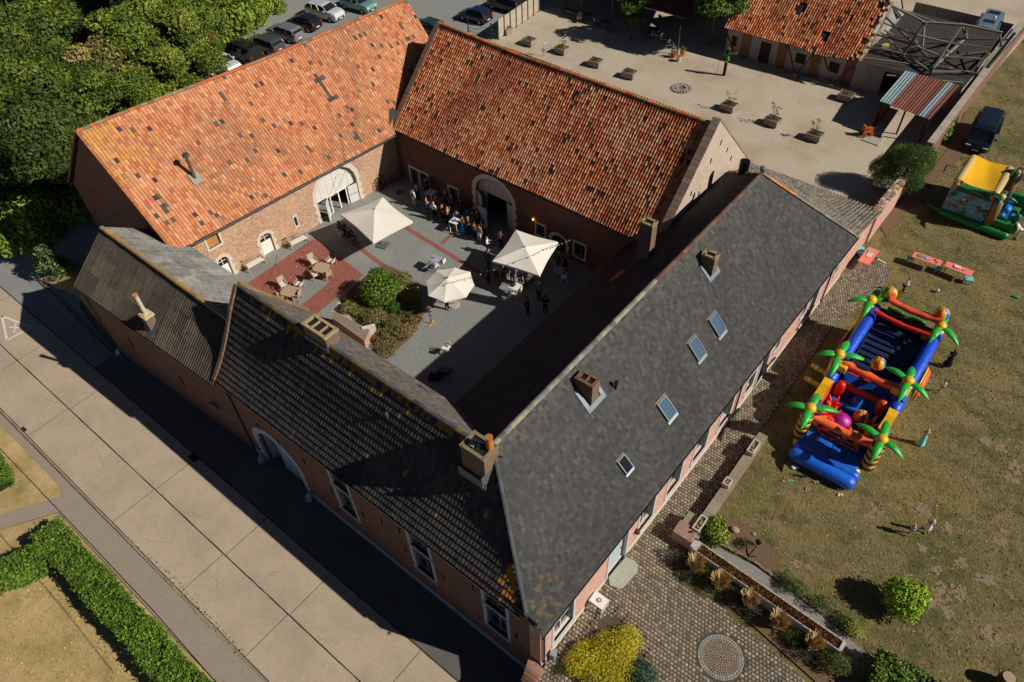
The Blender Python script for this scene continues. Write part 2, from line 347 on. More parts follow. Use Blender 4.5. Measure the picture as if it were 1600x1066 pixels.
# drains
mb = MB(); mb.box((*G(303, 715, ZS).to_2d(), ZS + .008), (.75, .45, .02), 0, (.02, .02, .02))
for i in range(6): mb.box((G(303, 715, ZS).x - .3 + .12 * i, G(303, 715, ZS).y, ZS + .02), (.04, .4, .012), 0, (.06, .06, .06))
tag(mb.build('drain_grate', 'metal'), 'black iron drain grate in the shaded part of the street', 'drain')
mb = MB(); mb.box((*G(36, 672, ZS).to_2d(), ZS + .01), (.5, .35, .03), 0, hx('6b4a38'))
for i in range(5): mb.box((G(36, 672, ZS).x - .2 + .1 * i, G(36, 672, ZS).y, ZS + .028), (.03, .3, .01), 0, hx('3c2a20'))
tag(mb.build('gully_cover', 'metal'), 'small rusty gully cover at the sunlit kerb', 'drain')

# --- parking, gravel yard, lawn side
sheet('parking_ground', [(-46.5, 40), (-52.3, 58.9), (-52.3, 130), (-150, 130), (-150, 60), (-78, 40), (-66, 31), (-59, 24), (-56.3, 22), (-56.3, 15.4), (-44, 15.4)], .006, 'parking')['label'] = 'pale gravel parking area behind the barns'
sheet('gravel_yard', [(-40, 44), (-52.3, 58.9), (-52.3, 130), (-4.5, 130), (-6.4, 90), (-7.2, 74), (-7.3, 47), (-12, 44)], .004, 'gravel')['label'] = 'beige gravel yard behind the barns'
sheet('gravel_road', [(-4.6, 84.5), (-4.6, 130), (60, 130), (60, 101), (10, 93.5)], .008, 'gravel')['label'] = 'gravel road beyond the ruined barn'
for i, P in enumerate([[(1135, 118), (1150, 112), (1205, 124), (1200, 132)], [(1095, 95), (1135, 80), (1175, 92), (1150, 110), (1120, 104)]]):
    sheet('old_slab', gp2(P), .012, 'gravel')['label'] = ['worn concrete patch beside the wooden cross', 'bare patch near the terrace corner'][i]
# --- courtyard
court = sheet('courtyard_paving', [(-44.5, 15.2), (-18.7, 15.2), (-18.7, 36), (-44.5, 36)], .008, 'courtpave'); court['label'] = 'grey paved inner courtyard'
RB = [(391.5, 441.5), (497, 378.7), (574, 436), (505, 492)]
rb = gp2([(388, 441), (497, 378.5), (580, 438), (512, 500)])
sheet('red_brick_terrace', [(-41.25, 18.1), (-41.25, 25.05), (-34.95, 24.2), (-34.6, 19.2), (-34.6, 16.6), (-41.25, 16.6)], .013, 'redpave')['label'] = 'red brick terrace in the courtyard'
sheet('grey_inset', gp2([(470, 434), (516, 440), (470, 478), (440, 470)]), .018, 'courtpave')['label'] = 'grey paved rectangle inside the red brick terrace'
def band(p, q, wd, z):
    mb = MB(); strip(mb, p, q, wd, z); structure(mb.build('brick_band', 'redpave'), 'narrow red brick band across the grey courtyard')
band(G(545, 375).to_2d(), G(605, 420).to_2d(), .38, .0135)
band(G(628, 352).to_2d(), G(768, 438).to_2d(), .38, .0132)
band(G(690, 381).to_2d(), G(712, 361).to_2d(), .34, .0138)
# garden bed and pale path in the court
BED = gp2([(530, 470), (560, 440), (600, 412), (640, 430), (655, 468), (662, 498), (640, 530), (606, 560), (592, 548), (560, 514)])
sheet('garden_bed', BED, .02, 'soil')['label'] = 'planted bed in the courtyard'
sheet('garden_path', gp2([(517, 486), (530, 470), (560, 508), (600, 530), (604, 556), (590, 545), (575, 548), (566, 520)]), .016, 'sand')['label'] = 'pale path between garden bed and ramp wall'
# --- cobbled terrace base
TER = [(-7.62, 3.0), (-7.62, 46.5), (-5.9, 48.2), (-4.6, 47.6), (-4.3, 45.2), (-4.9, 42.5), (-5.6, 40), (-5.75, 20.5)] + [tuple(p) for p in gp2([(1050, 868), (1048, 895), (1072, 918), (1120, 945), (1190, 1003), (1243, 1050), (1290, 1100)])] + [(0, 3.0)]
sheet('cobbled_terrace', TER, .004, 'joint')['label'] = 'cobbled terrace along the slate roofed farmhouse'
M['cobble_joint'] = mat('sandy_cobble_joint', col=hx('544a3c'), rough=.98, nscale=9, namt=.35, bump=(30, .6, .02))
bpy.data.objects['cobbled_terrace'].data.materials[0] = M['cobble_joint']
def in_poly(x, y, P):
    c = False; j = len(P) - 1
    for i in range(len(P)):
        if (P[i][1] > y) != (P[j][1] > y) and x < (P[j][0] - P[i][0]) * (y - P[i][1]) / (P[j][1] - P[i][1]) + P[i][0]: c = not c
        j = i
    return c
CC = G(1126, 1027); CCR = 1.12
def cobbles():
    rows = []; s = .19
    SHR = gp2([(885, 1080), (900, 1030), (925, 990), (940, 965), (965, 962), (1000, 1005), (1010, 1040), (1020, 1080)])
    y = 3.0; r = 0
    while y < 48:
        x = -7.6 + (r % 2) * s * .5
        while x < 4.4:
            if in_poly(x, y, TER) and not in_poly(x, y, SHR):
                d = math.hypot(x - CC.x, y - CC.y)
                if d > CCR + .06: rows.append((x, y, s * random.uniform(.76, .9), s * random.uniform(.76, .9), random.uniform(-.12, .12), 0))
            x += s
        y += s; r += 1
    for k in range(9):                                   # the round inlay
        R = .1 + .115 * k
        n = max(5, int(2 * PI * R / .12))
        for i in range(n):
            a = 2 * PI * i / n + k * .4; big = R > .9
            rows.append((CC.x + R * math.cos(a), CC.y + R * math.sin(a), .10, .1, a, 2 if big else 1))
    N = len(rows); A = np.array(rows); th = A[:, 4]; c, s_ = np.cos(th), np.sin(th)
    V = np.zeros((N, 8, 3)); sg = np.array([(-1, -1), (1, -1), (1, 1), (-1, 1)])
    for k in range(4):
        for lev, (sc, z) in enumerate(((1.0, .004), (.72, .038))):
            dx = sg[k, 0] * A[:, 2] / 2 * sc; dy = sg[k, 1] * A[:, 3] / 2 * sc
            V[:, lev * 4 + k, 0] = A[:, 0] + dx * c - dy * s_; V[:, lev * 4 + k, 1] = A[:, 1] + dx * s_ + dy * c
            V[:, lev * 4 + k, 2] = z + (RNG.uniform(-.006, .008, N) if lev else 0)
    f = np.array([(4, 5, 6, 7), (0, 1, 5, 4), (1, 2, 6, 5), (2, 3, 7, 6), (3, 0, 4, 7)])
    Fq = (f[None] + (np.arange(N) * 8)[:, None, None]).reshape(-1, 4)
    pal = np.array([hx('9c907c'), hx('908472'), hx('857a6a'), hx('7c746a'), hx('a59a84'), hx('776a5c')]); base = pal[RNG.choice(6, N, p=[.28, .25, .2, .1, .1, .07])]
    base[A[:, 5] == 1] = np.array(hx('9c8b7c')); base[A[:, 5] == 2] = np.array(hx('a5a69e'))
    Cc = np.repeat(base * RNG.uniform(.82, 1.15, (N, 1)), 5, 0)
    mb = MB(); mb.block(V.reshape(-1, 3), Fq, Cc)
    o = mb.build('cobblestones', 'stone', bpy.data.objects['cobbled_terrace']); stuff(o)
cobbles()
# gravel walk between retaining trough and lawn, soil strip
WALK = gp2([(1080, 835), (1092, 838), (1130, 860), (1180, 885), (1235, 925), (1280, 960), (1330, 1000), (1350, 1020), (1340, 1030), (1318, 1012), (1200, 925), (1088, 850)])
sheet('gravel_walk', WALK, .016, 'greygravel')['label'] = 'grey gravel walk edged with stone beside the long trough'
sheet('soil_strip', gp2([(1110, 800), (1170, 820), (1220, 870), (1215, 905), (1180, 882), (1130, 855), (1100, 838)]), .012, 'soil')['label'] = 'bare stony soil at the corner of the lawn'
sheet('bed_soil', gp2([(1050, 855), (1075, 850), (1150, 890), (1240, 960), (1320, 1020), (1345, 1066), (1290, 1080), (1240, 1035), (1190, 990), (1120, 930), (1070, 905)]), .05, 'soil')['label'] = 'planting bed below the trough wall'
sheet('dirt_track', gp2([(1430, 285), (1455, 265), (1490, 222), (1510, 170), (1528, 180), (1490, 262), (1440, 300), (1405, 345), (1385, 370), (1370, 345)]), .01, 'soil')['label'] = 'worn dirt track beside the brick garden wall'
# bare molehill patches on the lawn as thin low mounds
mb = MB()
for (px, py, r) in [(1440, 795, .35), (1358, 806, .22), (1480, 825, .3), (1565, 845, .3), (1448, 800, .25), (1500, 925, .5), (1470, 925, .5), (1455, 940, .4), (1480, 955, .35), (1545, 905, .3), (1532, 903, .28), (1545, 990, .35), (1552, 1000, .3), (1440, 855, .2), (1570, 830, .2), (1243, 880, .2), (1262, 885, .18), (1320, 705, .2), (1590, 730, .5), (1562, 700, .35), (1540, 690, .3), (1580, 745, .4), (1464, 890, .25), (1503, 880, .25)]:
    c = G(px, py)
    for q in range(int(26 * r / .3)):
        a_ = random.uniform(0, 6.3); d_ = r * random.random() ** .7; cx, cy = c.x + d_ * math.cos(a_), c.y + d_ * 1.1 * math.sin(a_); rr_ = random.uniform(.03, .13); n = 7
        mb.add([(cx + rr_ * random.uniform(.6, 1.3) * math.cos(2 * PI * k / n), cy + rr_ * random.uniform(.6, 1.3) * math.sin(2 * PI * k / n), -.024 + q * .0006) for k in range(n)], [tuple(range(n))])
structure(mb.build('bare_soil_patches', 'bare'), 'bare grey soil patches in the dry lawn'); bpy.data.objects['bare_soil_patches']['kind'] = 'stuff'
sheet('woodland_ground', [(-57.5, 19), (-60, 23.5), (-67, 31), (-79, 41), (-92, 52), (-160, 110), (-300, 110), (-300, 18), (-80, 18.3), (-66, 19.8)], .012, 'litter')['label'] = 'dark woodland floor under the trees'

mb = MB()   # hairline cracks across some slabs
for (px, py, dx, dy, n) in ((60, 620, 30, 8, 9), (150, 700, 18, 26, 8), (230, 845, 40, 4, 9), (330, 900, 12, 30, 8), (420, 900, 26, -10, 7), (500, 1000, 34, 10, 9), (90, 560, 26, -12, 7), (300, 800, 24, 14, 7)):
    p = G(px, py, ZS)
    q1 = G(px + dx, py + dy, ZS); v = (q1 - p) / n; cur = p
    for k in range(n):
        nx = cur + v + Vector((random.uniform(-.1, .1), random.uniform(-.1, .1), 0)); strip(mb, cur.to_2d(), nx.to_2d(), random.uniform(.008, .02), ZS + .0085, (.08, .07, .06)); cur = nx
structure(mb.build('slab_cracks', 'matte'), 'fine cracks in the concrete slabs')['kind'] = 'stuff'
# ================================================================ BUILDING HELPERS
class Face:                                   # a vertical wall frame: u along the wall, z up, w outward
    def __init__(s, a, b):
        s.a = Vector((a[0], a[1])); s.d = (Vector((b[0], b[1])) - s.a); s.L = s.d.length; s.d.normalize(); s.n = Vector((s.d.y, -s.d.x))
    def P(s, u, z, w=0): q = s.a + s.d * u + s.n * w; return Vector((q.x, q.y, z))
    def u_of(s, px, py, w=0):                 # photo pixel -> (u, z) on the wall plane
        r = ray(px, py); o = s.a + s.n * w; t = ((o.x - CAMP.x) * s.n.x + (o.y - CAMP.y) * s.n.y) / (r.x * s.n.x + r.y * s.n.y)
        p = CAMP + r * t; return (Vector((p.x, p.y)) - s.a).dot(s.d), p.z
def fbox(mb, F, u0, u1, z0, z1, w0, w1, col=(.5, .5, .5)):
    mb.hexa([F.P(u0, z0, w0), F.P(u0, z0, w1), F.P(u1, z0, w1), F.P(u1, z0, w0), F.P(u0, z1, w0), F.P(u0, z1, w1), F.P(u1, z1, w1), F.P(u1, z1, w0)][::1], col)
def arc(u0, u1, v1, rise, n=10):              # points of an arch from left spring to right spring
    c = (u0 + u1) / 2; h = (u1 - u0) / 2
    return [(c + h * math.cos(PI - PI * i / n), v1 - rise + rise * math.sin(PI * i / n)) for i in range(n + 1)]
def wall(mb, F, z0, z1, ops=(), depth=.3, col=(.5, .5, .5), top=None):
    """outer wall face with real openings; ops = (u0,u1,v0,v1[,rise])"""
    us = sorted(set([0, F.L] + [o[0] for o in ops] + [o[1] for o in ops])); zs = sorted(set([z0, z1] + [o[2] for o in ops] + [o[3] for o in ops]))
    for a, b in zip(us[:-1], us[1:]):
        for c, d in zip(zs[:-1], zs[1:]):
            if any(o[0] - 1e-4 <= a and b <= o[1] + 1e-4 and o[2] - 1e-4 <= c and d <= o[3] + 1e-4 for o in ops): continue
            mb.add([F.P(a, c), F.P(b, c), F.P(b, d), F.P(a, d)], [(0, 1, 2, 3)], col)
    for o in ops:
        u0, u1, v0, v1 = o[:4]; rise = o[4] if len(o) > 4 else 0
        path = [(u0, v0)] + (arc(u0, u1, v1, rise) if rise else [(u0, v1), (u1, v1)]) + [(u1, v0)]
        for p, q in zip(path, path[1:] + path[:1]):
            mb.add([F.P(*p), F.P(*q), F.P(*q, -depth), F.P(*p, -depth)], [(0, 1, 2, 3)], col)
        if rise:
            A = arc(u0, u1, v1, rise); h = len(A) // 2
            for i in range(h): mb.add([F.P(u0, v1), F.P(*A[i + 1]), F.P(*A[i])], [(0, 1, 2)], col)
            for i in range(h, len(A) - 1): mb.add([F.P(u1, v1), F.P(*A[i + 1]), F.P(*A[i])], [(0, 1, 2)], col)
            mb.add([F.P(u0, v1), F.P(u1, v1), F.P(*A[h])], [(0, 1, 2)], col)
class Roof:                                   # bilinear roof slope A,B eave (left,right seen from outside), C,D ridge (right,left)
    def __init__(s, A, B, C, D, bend=None, lift=0):
        s.A, s.B, s.C, s.D = [np.array(p, float) for p in (A, B, C, D)]; s.bend = bend
        s.W = (np.linalg.norm(s.B - s.A) + np.linalg.norm(s.C - s.D)) / 2; s.H = (np.linalg.norm(s.D - s.A) + np.linalg.norm(s.C - s.B)) / 2
        n = np.cross(s.B - s.A, s.D - s.A); s.n = n / np.linalg.norm(n)
        if s.n[2] < 0: s.n = -s.n
    def F(s, u, v, w=0):
        u = np.asarray(u, float)[..., None]; v = np.asarray(v, float)[..., None]
        p = (1 - u) * (1 - v) * s.A + u * (1 - v) * s.B + u * v * s.C + (1 - u) * v * s.D
        if s.bend is not None: p[..., 2] += s.bend(u[..., 0], v[..., 0])
        return p + s.n * np.asarray(w, float)[..., None]
    def V(s, u, v, w=0): return Vector(s.F(np.array(u), np.array(v), np.array(w)))
    def hit(s, px, py):                       # (u, v) under a photo pixel
        r = np.array(ray(px, py)); o = np.array(CAMP); u = v = .5
        for _ in range(25):
            p0 = s.F(u, v); e = 1e-3; du = (s.F(u + e, v) - p0) / e; dv = (s.F(u, v + e) - p0) / e
            x = np.linalg.solve(np.stack([du, dv, -r], 1), o - p0); u += x[0]; v += x[1]
        return float(u), float(v)
def lay_tiles(R, tw, th, kind='pan', inside=None, colf=None, lift=.03, uoff=0, vr=(0, 1), jitter=.012, half=False):
    nu = max(1, int(round(R.W / tw))); nv = max(1, int(round(R.H * (vr[1] - vr[0]) / th)))
    du = 1.0 / nu; dv = (vr[1] - vr[0]) / nv
    I, J = np.meshgrid(np.arange(nu), np.arange(nv), indexing='ij'); I = I.ravel(); J = J.ravel()
    U0 = I * du + (J % 2) * du * .5 * (1 if half else 0); V0 = vr[0] + J * dv
    cen = R.F(U0 + du / 2, V0 + dv / 2)
    keep = np.ones(len(I), bool) if inside is None else inside(cen[:, 0], cen[:, 1], U0 + du / 2, V0 + dv / 2)
    keep &= (U0 + du <= 1.0001)
    U0, V0, cen = U0[keep], V0[keep], cen[keep]; N = len(U0)
    if kind == 'pan': prof = [(0, .012), (.2, .085), (.42, .078), (.62, .0), (.86, -.012), (1.04, .016)]
    elif kind == 'flatpan': prof = [(0, .004), (.14, .04), (.3, .006), (.86, -.006), (1.02, .006)]
    elif kind == 'row': prof = [(0, .016), (.28, .02), (.5, .003), (.75, .003), (1.0, .016)]
    else: prof = [(.02, 0), (.98, 0)]
    K = len(prof); up = RNG.uniform(-jitter, jitter, N) * .5 + .0
    tilt = RNG.uniform(-1, 1, N) * jitter * .6; sk = RNG.uniform(-.1, .1, N) * (du * (.25 if kind == 'slate' else .06))
    V = np.zeros((N, 3, K, 3)); thk = {'slate': .03, 'row': .075}.get(kind, .034)
    sj = RNG.uniform(-.05, .05, N) * dv * (1.6 if kind == 'slate' else 1)
    for k, (sx, h) in enumerate(prof):
        t = tilt * (sx - .5) * 2
        V[:, 0, k] = R.F(U0 + sx * du + sk, V0 + sj, lift + h + up + t - thk)
        V[:, 1, k] = R.F(U0 + sx * du + sk, V0 + sj, lift + h + up + t)
        V[:, 2, k] = R.F(U0 + sx * du, V0 + dv * 1.12, lift * .25 + h - .006 + up * .3)
    q = np.array([(r * K + k, r * K + k + 1, (r + 1) * K + k + 1, (r + 1) * K + k) for r in range(2) for k in range(K - 1)])
    Fq = (q[None] + (np.arange(N) * 3 * K)[:, None, None]).reshape(-1, 4)
    C = colf(cen, U0, V0, N); return V.reshape(-1, 3), Fq, np.repeat(C, len(q), 0)
def smooth_noise(P, sc, seed=0):              # cheap value noise on (n,3)
    r = np.random.default_rng(seed); out = np.zeros(len(P)); amp = 1; tot = 0
    for o in range(4):
        a = r.uniform(-1, 1, (3, 3)); ph = r.uniform(0, 6, 3); out += amp * (np.sin(P @ a[0] * sc * 2 ** o + ph[0]) * np.cos(P @ a[1] * sc * 2 ** o * 1.3 + ph[1])); tot += amp; amp *= .6
    return out / tot
def pal_pick(N, cols, p, var=.12, seed=None):
    cols = np.array(cols); i = RNG.choice(len(cols), N, p=np.array(p) / sum(p)); return cols[i] * RNG.uniform(1 - var, 1 + var, (N, 1))
def deck(R, name, par, off, polys=None, m='deck', w=-.03, n=8):
    mb = MB(off)
    if polys is None:
        for j in range(n):
            for i in range(24):
                v0, v1, u0, u1 = j / n, (j + 1) / n, i / 24, (i + 1) / 24
                mb.add([R.V(u0, v0, w), R.V(u1, v0, w), R.V(u1, v1, w), R.V(u0, v1, w)], [(0, 1, 2, 3)])
    else:
        for P in polys: mb.add([R.V(u, v, w) for u, v in P], [tuple(range(len(P)))])
    return mb.build(name, m, par)
def ridge_run(par, off, a, b, n, m='tile', r=.13, col=None, sag=None, name='ridge_tile', drop=.02, up=(0, 0, 1)):
    a, b = Vector(a), Vector(b); cols = col or [hx('b5673f')]
    d = (b - a) / n
    for i in range(n):
        p = a + d * i; q = a + d * (i + 1.08)
        if sag: p.z += sag(i / n); q.z += sag((i + 1) / n)
        mb = MB(off); dd = d.normalized(); sx = dd.cross(Vector(up)).normalized(); sz = sx.cross(dd).normalized(); vs = []
        for e, k in ((p, 1.06), (q, .94)):
            for j in range(5):
                th = PI * j / 4; vs.append(e + sx * math.cos(th) * r * k + sz * (math.sin(th) * r * .75 * k - drop))
        mb.add(vs, [(j, j + 1, j + 6, j + 5) for j in range(4)] + [(4, 3, 2, 1, 0), (5, 6, 7, 8, 9)], jit(random.choice(cols), .15)); mb.build(name, m, par)
def pipe(par, off, pts, r=.05, name='downpipe', col=(.09, .09, .1)):
    mb = MB(off); mb.tube(pts, r, 8, col); return mb.build(name, 'metal', par)
def gutter(par, off, a, b, r=.075, col=hx('8f959a'), inner=(.04, .04, .045)):
    mb = MB(off); a, b = Vector(a), Vector(b); d = (b - a).normalized(); sx = d.cross(Vector((0, 0, 1))).normalized(); vs = []
    for e in (a, b):
        for j in range(7):
            th = PI + PI * j / 6; vs.append(e + sx * math.cos(th) * r + Vector((0, 0, math.sin(th) * r)))
        for j in range(7):
            th = PI + PI * j / 6; vs.append(e + sx * math.cos(th) * (r - .012) + Vector((0, 0, math.sin(th) * (r - .012) + .002)))
    mb.add(vs, [(j, j + 1, j + 15, j + 14) for j in range(6)] + [(j, 7 + j, 21 + j, 14 + j) for j in (0, 6)], col)
    mb.add(vs, [(7 + j, 8 + j, j + 22, j + 21) for j in range(6)], inner); return mb.build('gutter', 'metal', par)
def window_unit(par, off, F, u0, u1, v0, v1, rise=0, depth=.16, frame=hx('e4e0d8'), mull=1, bars=1, fw=.07, name='window', glass='glass', m='paint'):
    mb = MB(off); fbox(mb, F, u0, u0 + fw, v0, v1 - rise * .5, -depth - .06, -depth, frame); fbox(mb, F, u1 - fw, u1, v0, v1 - rise * .5, -depth - .06, -depth, frame)
    fbox(mb, F, u0 + fw, u1 - fw, v0, v0 + fw, -depth - .06, -depth, frame)
    if not rise: fbox(mb, F, u0 + fw, u1 - fw, v1 - fw, v1, -depth - .06, -depth, frame)
    else:
        A = arc(u0, u1, v1, rise, 10); B = [(u0 + fw + (p[0] - u0) * (u1 - u0 - 2 * fw) / (u1 - u0), p[1] - fw) for p in A]
        for i in range(10): mb.add([F.P(*A[i], -depth), F.P(*A[i + 1], -depth), F.P(*B[i + 1], -depth), F.P(*B[i], -depth), F.P(*B[i + 1], -depth - .05), F.P(*B[i], -depth - .05)], [(0, 3, 2, 1), (3, 5, 4, 2)], frame)
    for i in range(mull):
        c = u0 + (u1 - u0) * (i + 1) / (mull + 1); fbox(mb, F, c - fw * .4, c + fw * .4, v0 + fw, v1 - fw, -depth - .05, -depth - .005, frame)
    for i in range(bars):
        c = v0 + (v1 - v0) * (i + 1) / (bars + 1); fbox(mb, F, u0 + fw, u1 - fw, c - fw * .25, c + fw * .25, -depth - .045, -depth - .01, frame)
    o = mb.build(name, m, par)
    g = MB(off); fbox(g, F, u0 + .01, u1 - .01, v0 + .01, v1 - .01, -depth - .09, -depth - .062); g.build('pane', glass, o)
    return o
def surround(par, off, F, u0, u1, v0, v1, rise=0, t=.16, sill=True, m='limestone', proud=.03, blocks=True, name='stone_surround', lintel=True):
    """stone blocks round an opening, each block its own piece"""
    z = v0; k = 0; sp = v1 - rise
    holder = MB(off); fbox(holder, F, u0 - t - (.04 if sill else 0), u1 + t + (.04 if sill else 0), v0 - .14, v0, -.1, proud + (.04 if sill else 0), (.5,) * 3)
    root = holder.build('sill' if sill else 'threshold', m, par)
    while z < sp - .02:
        h = min(random.uniform(.28, .42), sp - z)
        for side in (0, 1):
            e = t + (.14 if (k + side) % 2 and blocks else 0)
            b = MB(off)
            if side == 0: fbox(b, F, u0 - e, u0 + .002, z + .006, z + h, -.12, proud)
            else: fbox(b, F, u1 - .002, u1 + e, z + .006, z + h, -.12, proud)
            b.build('stone_block', m, par)
        z += h; k += 1
    if rise:
        n = 9; A = arc(u0, u1, v1, rise, n); cx = (u0 + u1) / 2; zc = sp; hw = (u1 - u0) / 2; to = t * 1.5
        O = [(cx + (hw + to) * math.cos(PI - PI * i / n), sp + (rise + to) * math.sin(PI * i / n)) for i in range(n + 1)]
        for i in range(n):
            b = MB(off); P = [A[i], A[i + 1], O[i + 1], O[i]]; e = proud + random.uniform(0, .01)
            b.hexa([F.P(*p, -.12) for p in P] + [F.P(*p, e) for p in P]); b.build('arch_stone', m, par)
    elif lintel:
        b = MB(off); fbox(b, F, u0 - t, u1 + t, v1, v1 + .2, -.12, proud); b.build('lintel', m, par)
    return root
def chimney(par, off, c, d, z0, z1, flues=1, m='brick_c', rz=0, flash=True, col=hx('a8957c'), taper=0):
    x, y = c; w_, l_ = d; mb = MB(off)
    mb.box((x, y, (z0 + z1) / 2), (w_, l_, z1 - z0), rz)
    o = mb.build('chimney', m, par)
    cap = MB(off); t = .11; zt = z1
    cap.box((x - w_ / 2 + t / 2, y, zt + .06), (t + .05, l_ + .08, .12), 0, col); cap.box((x + w_ / 2 - t / 2, y, zt + .06), (t + .05, l_ + .08, .12), 0, col)
    cap.box((x, y - l_ / 2 + t / 2, zt + .061), (w_ - .1, t + .05, .118), 0, col); cap.box((x, y + l_ / 2 - t / 2, zt + .061), (w_ - .1, t + .05, .118), 0, col)
    for i in range(flues - 1):
        if w_ >= l_: cap.box((x - w_ / 2 + w_ * (i + 1) / flues, y, zt + .055), (.1, l_ - .2, .11), 0, jit(col, .1))
        else: cap.box((x, y - l_ / 2 + l_ * (i + 1) / flues, zt + .055), (w_ - .2, .1, .11), 0, jit(col, .1))
    cap.build('chimney_rim', 'stone', o)
    dk = MB(off); dk.box((x, y, zt + .012), (w_ - .18, l_ - .18, .02)); dk.build('flue', 'dark', o)
    return o
# ================================================================ THE FARM BUILDINGS
def orange_cols(light, dark, darkfrac):
    pal = [hx(c) for c in ('d98a5c', 'cf7748', 'c46a3e', 'dd9a70', 'b85c36', 'c98a66', 'a8694a')]
    dk = [hx(c) for c in ('4a4440', '5d5048', '6b4a3a')]
    return pal, dk
def colf_west(cen, U, V, N):
    pal = [hx(c) for c in ('c98a62', 'c3815a', 'bc7850', 'cd966e', 'b26c4b', 'bd8968', 'a66a4d')]
    C = pal_pick(N, pal, [4, 4, 3, 2, 2, 2, 1], .06)
    nz = smooth_noise(cen, .35, 3); nz2 = smooth_noise(cen, 1.1, 4)
    brown = np.array(hx('8d6a52')); k = np.clip((nz + .1) * 1.4, 0, .5)[:, None] * (RNG.random((N, 1)) < .7)
    C = C * (1 - k) + brown * k * RNG.uniform(.8, 1.2, (N, 1))
    d = RNG.random(N) < (.02 + .05 * np.clip(nz2 + .2, 0, 1)); C[d] = np.array([hx('4d4d50'), hx('5d564e'), hx('3f3d3e'), hx('6b5646')])[RNG.integers(0, 4, d.sum())]
    # yellow lichen near the south ridge corner
    g = np.exp(-((U * 27) / 2.2) ** 2) * np.clip((V - .35) * 1.5, 0, 1) ; l = RNG.random(N) < g * .8
    C[l] = C[l] * .5 + np.array(hx('c99a3a')) * .5
    # cross laid in dark tiles
    u, v = U * 27, V * 9.9
    x0, y0 = CROSS
    du = u - x0; dv = v - y0
    m = ((abs(du) < .14) & (dv > -1.0) & (dv < 1.2)) | ((abs(du) < .45) & (abs(dv - .75) < .17)) | ((abs(du) < .42) & (dv > -1.3) & (dv < -.9))
    C[m] = np.array(hx('55504c')) * RNG.uniform(.8, 1.2, (m.sum(), 1))
    return C
def colf_north(cen, U, V, N, sd=5, light='e0a06e'):
    pal = [hx(c) for c in ('c97c52', 'bd6a44', 'b05c3a', 'd69c74', 'a65636', 'cb8f66')]
    C = pal_pick(N, pal, [4, 4, 2.5, 3, 1.5, 2.5], .09)
    nz = smooth_noise(cen, .4, sd); P2 = cen * np.array([2.2, .35, .35]); nz2 = smooth_noise(P2, .8, sd + 1)
    k = np.clip(nz2 * 1.2, 0, .5)[:, None]; C = C * (1 - k) + np.array(hx('7d3c28')) * k
    k = np.clip(nz * 1.5, 0, .65)[:, None] * (RNG.random((N, 1)) < .6); C = C * (1 - k) + np.array(hx('d8a981')) * k
    d = RNG.random(N) < (.03 + .13 * np.clip(smooth_noise(cen, .9, sd + 2) + .05, 0, 1)); C[d] = np.array([hx('3a3432'), hx('4a3e38'), hx('2e2c2c')])[RNG.integers(0, 3, d.sum())]
    g = np.exp(-((1 - U) * 24 / 1.5) ** 2); l = RNG.random(N) < g * .5; C[l] = C[l] * .5 + np.array(hx('c98a3a')) * .5
    return C
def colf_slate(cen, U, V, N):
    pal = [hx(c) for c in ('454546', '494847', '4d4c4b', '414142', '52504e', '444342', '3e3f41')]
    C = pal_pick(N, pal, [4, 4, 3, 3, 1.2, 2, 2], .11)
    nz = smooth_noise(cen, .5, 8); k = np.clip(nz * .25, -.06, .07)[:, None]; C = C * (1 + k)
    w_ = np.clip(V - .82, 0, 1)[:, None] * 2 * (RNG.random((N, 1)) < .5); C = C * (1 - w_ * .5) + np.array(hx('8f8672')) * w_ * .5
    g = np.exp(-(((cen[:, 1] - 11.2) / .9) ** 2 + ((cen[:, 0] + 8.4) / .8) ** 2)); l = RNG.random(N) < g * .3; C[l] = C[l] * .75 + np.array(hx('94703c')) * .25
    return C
def colf_black(cen, U, V, N):
    pal = [hx(c) for c in ('3a3a3c', '413f3e', '474441', '343436', '4d4842')]
    C = pal_pick(N, pal, [4, 4, 2.5, 3, 1], .08)
    nz = smooth_noise(cen, .9, 12); k = np.clip(nz, 0, .6)[:, None] * np.clip(.75 - V, 0, .5)[:, None] * 2; C = C * (1 - k) + np.array(hx('5c554d')) * k
    l = RNG.random(N) < .003; C[l] = np.array(hx('7d6c56'))
    x = cen[:, 0]
    g = np.exp(-((V - .93) / .055) ** 2) * (((x > -27) & (x < -14.4)) * np.clip(.95 - abs(x + 21) * .06, .3, 1) + ((x < -27.3) * .55))
    l = RNG.random(N) < g * .7; C[l] = C[l] * .35 + np.array(hx('a0741e')) * .65
    g = np.exp(-(((x + 9.9) / .55) ** 2 + ((V - .16) / .17) ** 2)); l = RNG.random(N) < g * .95; C[l] = C[l] * .3 + np.array(hx('b8801e')) * .7
    return C

# ---------------- WEST BARN
OW = (-49, 28, 0)
WB = thing('west_barn', 'long brick barn with pale orange roof and dark tile cross, beside the trees', 'barn', OW)
RW = Roof((-42.45, 15.0, 4.65), (-40.1, 42.0, 4.65), (-45.7, 42.0, 11.5), (-49.1, 15.0, 11.5), bend=lambda u, v: .05 * np.sin(u * 9) * v - .12 * np.sin(PI * u) * v)
cu, cv = RW.hit(508, 142); CROSS = (cu * 27, cv * 9.9)
RWb = Roof((-51.2, 42.0, 4.65), (-56.3, 15.0, 4.65), (-49.1, 15.0, 11.5), (-45.7, 42.0, 11.5))
mb = MB(OW); mb.block(*lay_tiles(RW, .235, .34, 'flatpan', colf=colf_west, jitter=.022)); stuff(mb.build('roof_tiles', 'tile', WB))
mb = MB(OW); mb.block(*lay_tiles(RWb, .235, .34, 'flatpan', colf=colf_west)); stuff(mb.build('roof_tiles', 'tile', WB))
